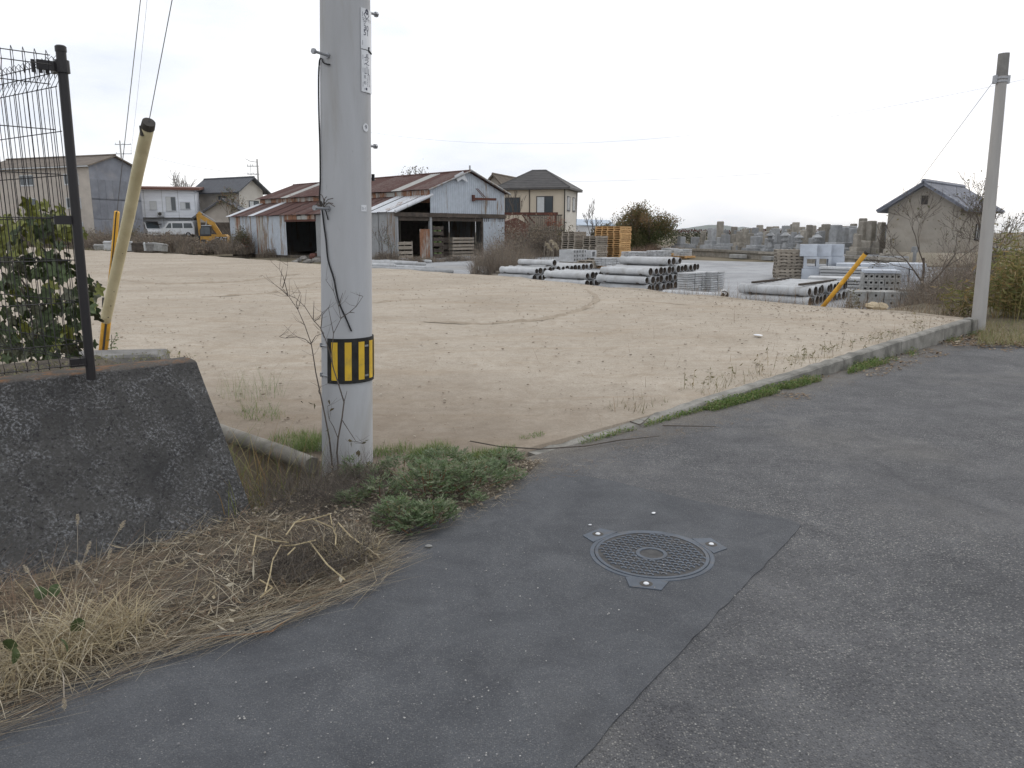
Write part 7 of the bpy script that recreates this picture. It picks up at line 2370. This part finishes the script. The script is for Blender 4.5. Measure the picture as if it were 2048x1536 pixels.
# ------------------------------------------------------------------ background shrubs and trees
def ell(c, rx, ry, rz_, n, shell=0.4, low=-0.2):
    d = nrg.normal(size=(n, 3)); d /= np.linalg.norm(d, axis=1)[:, None]
    r = U01(n, shell, 1.0)[:, None]
    p = d * r
    p[:, 2] = np.abs(p[:, 2]) if low >= 0 else np.maximum(p[:, 2], low)
    return p * np.array([rx, ry, rz_]) + np.array(c), d
def shrub(name, label, cat, g, rx, ry, h, leafm, nleaf, lsize, ntwig, twigm=None, tall=1.0, lumps=5, group=None, wide=0.03, lean=0.5, leafy_bottom=True):
    t = thing(name, label, cat, g, 0, group)
    # lumpy crown made from several clumps, with twigs reaching out
    if nleaf:
        parts = []
        for k in range(lumps):
            cx, cy = rng.uniform(-0.62, 0.62) * rx, rng.uniform(-0.6, 0.6) * ry
            hz = h * rng.uniform(0.45, 0.8)
            P, d = ell((cx, cy, hz * 0.5), rx * rng.uniform(0.3, 0.5), ry * rng.uniform(0.35, 0.55), hz * 0.62, nleaf // lumps, 0.25)
            P[:, 2] = np.clip(P[:, 2], 0.02, None)
            parts.append(leafquads(P, U01(len(P), lsize * 0.6, lsize * 1.3), 0.55))
            v_, f_, r_ = parts[-1]
            base = nrg.random()
            parts[-1] = (v_, f_, np.clip(base * 0.5 + 0.5 * r_, 0, 1))
        Vs, Fs, r = cat3(*parts)
        inst('foliage', np_mesh('foliage', Vs, Fs, leafm, r), t)
    if ntwig:
        P = np.column_stack([U01(ntwig, -1, 1) * rx, nrg.normal(0, 0.5, ntwig) * ry, np.zeros(ntwig)])
        hvar = np.array([0.55 + 0.75 * abs(mnoise.noise((p[0] * 1.3 + g[0], p[1] + g[1], 3.0))) + 0.25 * mnoise.noise((p[0] * 4 + g[0], p[1] * 4, 1.0)) for p in P]) * (1 - 0.45 * (P[:, 0] / rx) ** 2)
        az = U01(ntwig, 0, 6.28)
        Vs, Fs, r = blades(P, np.clip(hvar, 0.15, 1.1) * U01(ntwig, 0.45, 1.1) * h * tall, U01(ntwig, wide * 0.4, wide), az, U01(ntwig, 0, lean), U01(ntwig, 0, 0.6), 4, 0.25, U01(ntwig, -1.5, 1.5))
        inst('twigs', np_mesh('twigs', Vs, Fs, twigm or L_BROWN, r), t)
    return t
def tree(name, label, g, h, r0_, depth, leafm=None, nleaf=0, lsize=0.12, d0=(0, 0, 1), kids=3, spread=0.6, trunkL=None, cat='tree', bark=M_BARK, up=0.1, minr=0.006, shrink=0.7):
    t = thing(name, label, cat, g)
    mb = MB(); tips = []
    branch(mb, (0, 0, -0.05), d0, trunkL or h * 0.4, r0_, depth, spread, kids, tips, 0.22, up, 5, 0.4, shrink, minr)
    mb.build('trunk', bark, t, smooth=True)
    if leafm and nleaf:
        T_ = np.array([list(q) for q in tips])
        P = T_[nrg.integers(0, len(T_), nleaf)] + nrg.normal(0, lsize * 1.6, (nleaf, 3))
        P = P[P[:, 2] > 0.1]
        v, f, r = leafquads(P, U01(len(P), lsize * 0.6, lsize * 1.3), 0.55)
        inst('crown', np_mesh('crown', v, f, leafm, r), t)
    return t

# left background: scrub in front of the workshop, vans and excavator
LS = [(175, 82, 2.6, 2.0, L_BRUSHG, 'olive scrub under the beige workshop wall'), (215, 80, 2.8, 1.9, L_BROWN, 'brown scrub at the foot of the workshop corner'), (250, 79, 2.2, 2.6, L_BRUSHG, 'taller scrub bush against the grey gable'), (282, 78, 2.4, 1.7, L_BROWN, 'brown scrub below the first parked van'),
      (318, 77, 2.4, 1.75, L_BROWN, 'brown scrub between the two parked vans'), (352, 76, 2.6, 1.8, L_BROWN, 'brown scrub below the side-on van'), (385, 76, 2.0, 1.5, L_BROWN, 'brown scrub left of the excavator'), (120, 84, 3.0, 2.0, L_BRUSHG, 'green scrub seen through the fence'), (60, 84, 3.4, 2.4, L_BRUSHG, 'yellow green scrub at the left behind the fence'),
      (425, 68, 2.0, 0.75, L_BROWN, 'low brown brush before the excavator tracks'), (400, 69, 1.8, 1.1, L_BROWN, 'low grey brush left of the excavator tracks')]
LS += [(300, 74, 3.0, 1.6, L_BROWN, 'pale brown brush behind the white debris boxes'), (345, 73, 2.6, 1.5, L_BROWN, 'pale brown brush right of the debris boxes'), (200, 76, 2.8, 1.7, L_BROWN, 'brown brush at the left of the debris boxes'), (445, 70, 1.6, 1.3, L_BROWN, 'brown brush at the excavator tail')]
for px, y, rx, h, m_, lab in LS:
    g = gd(px, y); g.z = max(g.z, -0.2)
    shrub('scrub', lab, 'shrub', g, rx, 1.6, h * 1.3, m_, 3000, 0.15, 1000, L_BROWN, 1.05, 6, 'scrub beyond the lot', 0.05)
g = gd(478, 66); g.z = -0.1
shrub('shrub', 'ragged olive shrub between excavator and barn', 'shrub', g, 1.3, 1.2, 3.0, L_BRUSHG, 2600, 0.13, 500, L_BROWN, 1.0, 7, None, 0.04)
g = gd(492, 65.5); g.z = -0.1
shrub('shrub', 'small red berried twigs against the barn corner', 'shrub', g, 0.6, 0.5, 2.3, L_RED, 160, 0.12, 160, L_BROWN, 1.0, 4, None, 0.03)
g = gd(468, 64.5); g.z = -0.15
shrub('shrub', 'low grey brown shrub before the excavator counterweight', 'shrub', g, 1.1, 1.0, 1.5, L_BROWN, 1500, 0.12, 700, L_BROWN, 1.0, 6, None, 0.04)
# rough grass strip at the lot's far left edge
n = 5000
u_ = nrg.integers(100, 187, n); f_ = U01(n)
E1 = np.array([[q.x, q.y] for q in f1])
P = E1[u_] * (1 - f_)[:, None] + E1[u_ + 1] * f_[:, None] + np.array([0.8, 0.6]) * U01(n, -0.2, 3.0)[:, None]
P = np.column_stack([P, np.full(n, -0.15)])
stuff('rough_grass', [blades(P, U01(n, 0.15, 0.6), U01(n, 0.02, 0.05), U01(n, 0, 6.28), U01(n, 0, 0.7), U01(n, 0, 0.9), 3, 0.2)], leafmat('rough_grass_leaf', [(0.13, 0.12, 0.07), (0.20, 0.165, 0.10), (0.10, 0.105, 0.05), (0.26, 0.22, 0.14), (0.16, 0.13, 0.10)], 0.2), 'rough grass along the far left edge of the lot')
# weeds before the barn walls
for px, y, rx, h, m_, lab in ((520, 67, 1.8, 1.0, L_BRUSHG, 'rusty weeds at the foot of the pale barn wall'), (555, 64.5, 1.7, 1.2, L_BROWN, 'brown weeds beside the side opening of the barn'), (772, 52.0, 0.9, 1.2, L_BROWN, 'dry weeds at the grey lean-to wall'), (835, 50.5, 1.8, 0.7, L_BROWN, 'low dry weeds before the lean-to crates'), (905, 51, 2.0, 0.6, L_BROWN, 'low dry weeds before the long crates')):
    g = gd(px, y)
    shrub('weeds', lab, 'weeds', g, rx, 0.7, h, m_, 700, 0.10, 700, L_BROWN, 1.1, 5, 'weeds along the barn', 0.03)
tree('bare_sapling', 'leafless sapling against the grey lean-to wall', gd(763, 52.2), 3.0, 0.035, 3, L_BROWN, 60, 0.1, (0.05, 0, 1), 3, 0.45, 1.3, 'sapling', M_TWIG, 0.2, 0.008)
tree('bare_sapling', 'leafless sapling with yellowish leaves beside the lean-to corner', gd(785, 51.6), 2.4, 0.03, 3, L_AUTUMN, 90, 0.1, (-0.1, 0, 1), 3, 0.5, 1.0, 'sapling', M_TWIG, 0.2, 0.008)
# weeds on the sand edge between barn and pipes
n = 2600
u_ = nrg.integers(56, 102, n); f_ = U01(n)
P = E1[u_] * (1 - f_)[:, None] + E1[u_ + 1] * f_[:, None] + np.array([0.8, 0.6]) * (0.2 + 1.8 * U01(n) ** 1.5)[:, None]
P = np.column_stack([P, np.array([ter(x, y) for x, y in P])])
P = clumpy(P, 0.5, -0.1); n = len(P)
stuff('edge_weeds', [blades(P, U01(n, 0.3, 0.95), U01(n, 0.008, 0.022), U01(n, 0, 6.28), U01(n, 0, 0.5), U01(n, 0, 0.7), 4, 0.2), leafquads(P[: n // 2] + np.column_stack([np.zeros((n // 2, 2)), U01(n // 2, 0.2, 0.7)]), U01(n // 2, 0.03, 0.09), 0.4)], L_BROWN, 'dry weeds on the bank between sand and yard')
# big brown thicket right of the barn
g = gd(990, 38)
shrub('dry_thicket', 'tall leaning dry reeds between barn and left pipe stack', 'thicket', g, 1.2, 0.9, 2.6, L_BROWN, 500, 0.07, 1500, L_BROWN, 1.0, 6, None, 0.016, 0.95)
shrub('dry_thicket', 'thin high dry reeds at the right end of the barn front', 'thicket', gd(972, 46), 0.7, 0.6, 2.4, None, 0, 0.07, 420, L_BROWN, 1.0, 6, None, 0.016, 0.8)
g = gd(1012, 45)
shrub('dry_thicket', 'brown reed thicket before the red shed end', 'thicket', g, 1.7, 1.3, 2.6, L_BROWN, 1500, 0.09, 1300, L_BROWN, 1.0, 9, None, 0.02, 0.9)
g = gd(1062, 54)
shrub('dry_thicket', 'dark brown thicket below the cream house balcony', 'thicket', g, 2.4, 1.6, 3.5, L_BROWN, 4200, 0.13, 1200, L_BROWN, 1.0, 13, None, 0.022, 0.8)
g = gd(1108, 56)
shrub('dry_thicket', 'dark thicket behind the tall grey pallets', 'thicket', g, 2.2, 1.6, 2.8, L_BRUSHG, 4000, 0.13, 800, L_BROWN, 1.0, 12, None, 0.022, 0.7)
g = gd(1040, 40)
shrub('dry_weeds', 'straggling dry weeds behind the left pipe stack', 'weeds', g, 1.5, 0.9, 1.3, L_BROWN, 500, 0.09, 1100, L_BROWN, 1.0, 5, None, 0.02, 0.8)
g = gd(1110, 52.5)
shrub('red_leaf_shrub', 'reddish leaved twigs over the thicket beside the cream house', 'shrub', g + Vector((0, 1.5, 1.9)), 0.9, 0.5, 1.5, L_RED, 260, 0.12, 60, L_BROWN, 1.0, 4, None, 0.03)
# pampas plumes
for k, (px, y, z_) in enumerate(((1088, 44, 0.9), (1097, 44.5, 1.05), (1103, 43.6, 0.95), (1106, 44, 0.75), (1093, 44.2, 0.7))):
    g = gd(px, y)
    t = thing('pampas_plume', f'pale pampas plume left of the gutter blocks, {ORD[k + 1]} one', 'grass', g, 0, 'pampas plumes')
    mb = MB(); mb.tube([(0, 0, 0), (0.05, 0, z_ + 0.3)], 0.012, 4); mb.build('stem', M_PALLET, t)
    s = U01(140); P = np.column_stack([0.05 + 0.22 * s, nrg.normal(0, 0.03, 140), z_ + 0.3 + 0.22 * s - 0.35 * s * s])
    v, f, r = leafquads(P, 0.12, 0.25, dirs=np.tile(np.array([0.5, 0, -0.3]), (140, 1)) + nrg.normal(0, 0.5, (140, 3)))
    inst('plume', np_mesh('plume', v, f, L_PLUME, r), t)
# debris wood behind the left pipes
for k in range(7):
    g = gd(1030 + 9 * k, 36.5 + 0.6 * (k % 3))
    mb = MB(); mb.obox((0, 0, 0.12 + 0.09 * (k % 3)), (1.1, 0.25 * (k % 2), 0.03), (0.0, 0.07, 0), (0, 0, 0.04))
    o = mb.build('timber', M_PALLET, None, loc=g, rot=(0, 0, rng.uniform(-0.5, 0.3)))
    tag(o, f'weathered plank in the loose timber behind the left pipes, {ORD[k + 1]} from the left', 'plank', 'loose timber')

# autumn tree and small bare tree
def bushtree(name, label, g, h, rx, ry, lm, n, ls, lumps, core):
    t = thing(name, label, 'tree', g)
    mb = MB(); tips = []
    for k in range(5):
        a = k * 1.26 + rng.random()
        branch(mb, (0.2 * math.cos(a), 0.2 * math.sin(a), -0.05), (0.5 * math.cos(a), 0.5 * math.sin(a), 1), h * 0.46, 0.07, 3, 0.55, 3, tips, 0.2, 0.15, 5, 0.35, 0.62, 0.01)
    mb.build('trunk', M_BARK, t, smooth=True)
    parts = []
    for k in range(lumps):
        a, rr_ = rng.uniform(0, 6.28), rng.uniform(0.1, 0.75)
        hz = h * rng.uniform(0.2, 0.72) * (1.0 - 0.45 * rr_)
        P, d = ell((rx * rr_ * math.cos(a), ry * rr_ * math.sin(a), hz), rx * 0.32, ry * 0.32, h * 0.20, n // lumps, 0.2, -1)
        P[:, 2] = np.clip(P[:, 2], 0.05, None)
        v_, f_, r_ = leafquads(P, U01(len(P), ls * 0.6, ls * 1.3), 0.55)
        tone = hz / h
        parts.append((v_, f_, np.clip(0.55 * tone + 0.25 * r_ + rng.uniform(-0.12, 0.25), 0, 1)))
    T_ = np.array([list(q) for q in tips]); m = n // 5
    P = T_[nrg.integers(0, len(T_), m)] + nrg.normal(0, 0.15, (m, 3)); P[:, 2] = np.clip(P[:, 2], 0.05, None)
    v_, f_, r_ = leafquads(P, U01(m, ls * 0.5, ls), 0.55); parts.append((v_, f_, np.clip(0.4 + 0.6 * r_, 0, 1)))
    Vs, Fs, r = cat3(*parts)
    inst('crown', np_mesh('crown', Vs, Fs, lm, r), t)
    return t
bushtree('autumn_tree', 'round bushy tree with green and rust autumn leaves behind the orange pallets', gd(1284, 55), 4.5, 2.5, 1.9, L_AUTUMN, 17000, 0.13, 40, 0)
bushtree('autumn_tree', 'lower green bush joining the bushy tree on its left', gd(1232, 58), 3.1, 2.1, 1.4, L_BRUSHG, 8000, 0.14, 18, 0)
tree('bare_tree', 'small leafless tree before the pale blue roof', gd(1178, 64), 3.6, 0.07, 4, None, 0, 0.1, (0.1, 0, 1), 3, 0.55, 1.7, up=0.15, minr=0.012)
for px, y, rx, h, lab in ((1268, 53, 1.2, 0.9, 'reddish dry grass at the right foot of the bushy tree'), (1320, 53.5, 1.8, 0.95, 'reddish dry grass before the bushy tree'), (1362, 55, 1.6, 0.8, 'reddish dry grass at the graveyard corner')):
    shrub('dry_grass_patch', lab, 'grass', gd(px, y), rx, 0.8, h, None, 0, 0.1, 1400, leafmat('russet_grass', [(0.22, 0.14, 0.10), (0.30, 0.21, 0.15), (0.17, 0.11, 0.085), (0.36, 0.28, 0.2)], 0.2) if 'russet_grass' not in MATS else MATS['russet_grass'], 1.0, 4, None, 0.03, 0.5)
# tree tops over the barn roof
tree('bare_tree', 'thin tree top showing over the barn roof left of its ridge end', gd(793, 80), 6, 0.1, 4, L_BRUSHG, 160, 0.2, (0, 0, 1), 3, 0.5, 4.6, up=0.25, minr=0.015, shrink=0.5)
tree('bare_tree', 'thin tree top showing over the barn roof near the torn sheet', gd(872, 80), 6, 0.12, 4, L_BRUSHG, 300, 0.2, (0.05, 0, 1), 4, 0.55, 4.8, up=0.25, minr=0.015, shrink=0.5)
tree('bare_tree', 'bare tree between barn gable and cream house', gd(1022, 68), 5.5, 0.09, 4, None, 0, 0.1, (0, 0, 1), 3, 0.45, 2.6, up=0.25, minr=0.012)
tree('bare_tree', 'bare grey tree between white house and tiled house', gd(392, 104), 7, 0.1, 4, None, 0, 0.1, (0, 0, 1), 4, 0.55, 3.6, up=0.2, minr=0.02)
tree('autumn_tree', 'small orange leaved tree in front of the tiled house', gd(462, 92), 5, 0.08, 4, L_AUTUMN, 500, 0.18, (0, 0, 1), 3, 0.5, 2.6, up=0.2, minr=0.015)

# hedge and dark trees behind the graveyard
p0, p1 = aty(1655, 470, 66), aty(1830, 470, 58)
def hedge(name, label, pa, pb, w, h, n, m_, cat='hedge'):
    c = (pa + pb) / 2; c.z = ter(c.x, c.y)
    t = thing(name, label, cat, c)
    d = (pb - pa); d.z = 0
    s, o_, z = U01(n), nrg.normal(0, w, n), U01(n) ** 0.7 * h
    P = np.column_stack([pa.x - c.x + d.x * s + o_, pa.y - c.y + d.y * s + o_ * 0.5, z + 0.12 * np.array([mnoise.noise((q * 20, 0, 0)) for q in s])])
    v, f, r = leafquads(P, U01(n, 0.1, 0.2), 0.6)
    r = np.clip(0.15 + 0.85 * (P[:, 2] / h > 0.86) * (0.6 + 0.4 * r) + 0.25 * r * (P[:, 2] / h <= 0.86), 0, 1)
    inst('foliage', np_mesh('foliage', v, f, m_, r), t)
hedge('clipped_hedge', 'long clipped hedge with red tops behind the right gravestones', p0, p1, 0.5, 1.5, 5000, L_HEDGE)
for k, (a, b, y, h) in enumerate(((1335, 1420, 74, 1.75), (1425, 1490, 76, 1.6), (1495, 1560, 72, 1.8), (1560, 1650, 70, 1.75))):
    hedge('dark_hedge', f'dark evergreen hedge behind the graveyard, {ORD[k + 1]} from the left', aty(a, 470, y), aty(b, 470, y - 1), 0.6, h, 2200, L_HEDGE)

# ------------------------------------------------------------------ right edge: thicket, bare tree, bamboo grass
tree('bare_tree', 'leafless tree spreading in front of the mud-walled store', gd(1848, 19.5), 3.5, 0.055, 5, L_BRUSHG, 130, 0.06, (-0.03, 0, 1), 3, 0.66, 1.55, up=0.12, minr=0.004, shrink=0.72)
tree('bare_tree', 'dark leafless tree behind the slim right pole', gd(1985, 20.0), 4.2, 0.08, 5, L_BRUSHG, 260, 0.06, (0.0, 0, 1), 3, 0.6, 1.7, up=0.12, minr=0.005, shrink=0.72)
tree('bare_tree', 'bare tree with drooping leaves at the right edge', gd(2050, 17.5), 4.0, 0.07, 5, L_BRUSHG, 500, 0.07, (-0.1, 0, 1), 3, 0.6, 1.6, up=0.1, minr=0.005)
TH = [(1890, 18.2, 0.9, 1.0, L_BROWN, 'tangled brown brambles before the store wall'), (1925, 17.0, 0.8, 1.5, L_BROWN, 'tangled brown brambles left of the slim right pole'), (1960, 18.0, 0.9, 2.0, L_BROWN, 'high brown thicket behind the slim right pole'), (1830, 17.6, 0.7, 0.6, L_BROWN, 'dry weeds right of the low grey blocks'), (1870, 15.8, 0.8, 0.55, L_BROWN, 'dry weeds on the bank behind the kerb end'),
      (1915, 14.6, 0.5, 0.6, L_BRUSHG, 'olive weeds beside the foot of the slim pole'), (1700, 18.0, 0.35, 0.55, L_BROWN, 'dry weed patch right of the leaning yellow guard'), (1718, 17.6, 0.16, 1.25, L_BRUSHG, 'tall narrow weed beside the leaning yellow guard'), (2010, 19.5, 1.1, 2.4, L_BROWN, 'brown thicket at the right behind the bamboo grass'),
      (1905, 21.5, 1.3, 1.9, L_BROWN, 'grey twiggy thicket against the store wall'), (1960, 22.5, 1.3, 2.5, L_BROWN, 'high twiggy thicket at the store corner'), (1875, 19.0, 0.8, 1.0, L_BROWN, 'low twiggy thicket below the spreading bare tree')]
for px, y, rx, h, m_, lab in TH:
    g = gd(px, y)
    if y < 16.5: g.z = max(g.z, -0.25)
    shrub('bramble' if 'bramble' in lab else ('thicket' if 'thicket' in lab else 'weeds'), lab, 'shrub' if h > 0.9 else 'weeds', g, rx, 0.6, h - g.z * 0.4, m_, int(900 * rx * h + 250), 0.05, int(1500 * rx + 200), L_BROWN, 1.05, 6, None, 0.012, 0.8)
# bamboo grass
def bamboo(label, px, y, rx, h, n):
    g = gd(px, y); g.z = 0.02
    t = thing('bamboo_grass', label, 'bamboo grass', g, 0, 'bamboo grass clumps')
    m = n // 14
    P = np.column_stack([nrg.normal(0, rx * 0.5, m), nrg.normal(0, 0.35, m), np.zeros(m)])
    az = U01(m, 0, 6.28); hh = U01(m, 0.55, 1.0) * h
    v, f, r = blades(P, hh, U01(m, 0.006, 0.01), az, U01(m, 0, 0.15), U01(m, 0.05, 0.5), 5, 0.4)
    inst('canes', np_mesh('canes', v, f, L_BAMB, r), t)
    k = nrg.integers(0, m, n); s = U01(n, 0.2, 1.0)
    Q = P[k] + np.column_stack([np.cos(az[k]) * hh[k] * s * s * 0.18, np.sin(az[k]) * hh[k] * s * s * 0.18, hh[k] * s * 0.95])
    d = nrg.normal(size=(n, 3)); d[:, 2] = d[:, 2] * 0.4 - 0.25
    v, f, r = leafquads(Q, U01(n, 0.10, 0.20), 0.16, dirs=d)
    inst('leaves', np_mesh('leaves', v, f, L_BAMB, r), t)
bamboo('bamboo grass clump right behind the slim pole', 2022, 14.2, 0.4, 1.4, 1300)
bamboo('bamboo grass clump at the right edge of the view', 2066, 13.8, 0.5, 1.4, 1500)
bamboo('taller yellowing bamboo grass behind the other clumps', 2045, 16.0, 0.7, 1.9, 1500)
bamboo('small bamboo grass tuft left of the slim pole', 1935, 14.4, 0.22, 0.8, 500)
# verge grass and the litter on it
n = 2600
P = np.array([list(at(rng.uniform(1955, 2080), rng.uniform(648, 690), 0.04)) for _ in range(n)])
P[:, 2] = 0.03
stuff('verge_grass', [blades(P, U01(n, 0.04, 0.18), U01(n, 0.003, 0.008), U01(n, 0, 6.28), U01(n, 0.1, 1.0), U01(n, 0.1, 1.0), 4, 0.2)], leafmat('verge_grass_leaf', [(0.14, 0.17, 0.06), (0.22, 0.22, 0.09), (0.33, 0.28, 0.16), (0.24, 0.17, 0.09)], 0.25), 'mixed green and dry grass on the verge at right')
n = 900
P = np.array([list(at(rng.uniform(1880, 2060), rng.uniform(655, 692), 0.03)) for _ in range(n)])
P[:, 2] = 0.035
stuff('verge_litter', [leafquads(P, U01(n, 0.03, 0.09), 0.35, 0.7)], L_LITTER, 'dry bamboo leaves on the verge at right')
# dry stalks along the sand edge at right
n = 1500
u_ = nrg.integers(0, 12, n); f_ = U01(n)
P = E1[u_] * (1 - f_)[:, None] + E1[u_ + 1] * f_[:, None] + np.array([0.8, 0.6]) * U01(n, -0.1, 1.3)[:, None]
P = np.column_stack([P, np.full(n, -0.1)])
stuff('bank_grass', [blades(P, U01(n, 0.15, 0.7), U01(n, 0.004, 0.010), U01(n, 0, 6.28), U01(n, 0, 0.8), U01(n, 0, 0.8), 4, 0.25)], L_LITTER, 'dry stalks on the bank behind the kerb end')
# ------------------------------------------------------------------ air between here and the hills
mb = MB(); mb.box(-9100, 9100, -70, 9100, -8, 95)
hz = mb.build('haze', None)
hm = bpy.data.materials.new('haze_air')
hm.use_nodes = True
hn = hm.node_tree.nodes
hn.clear()
ho = hn.new('ShaderNodeOutputMaterial')
hv = hn.new('ShaderNodeVolumePrincipled')
hv.inputs['Color'].default_value = (0.92, 0.96, 1.0, 1)
hv.inputs['Density'].default_value = 6.0e-5
hv.inputs['Anisotropy'].default_value = 0.2
hm.node_tree.links.new(hv.outputs['Volume'], ho.inputs['Volume'])
hz.data.materials.append(hm)
tag(hz, None, None, None, 'stuff')
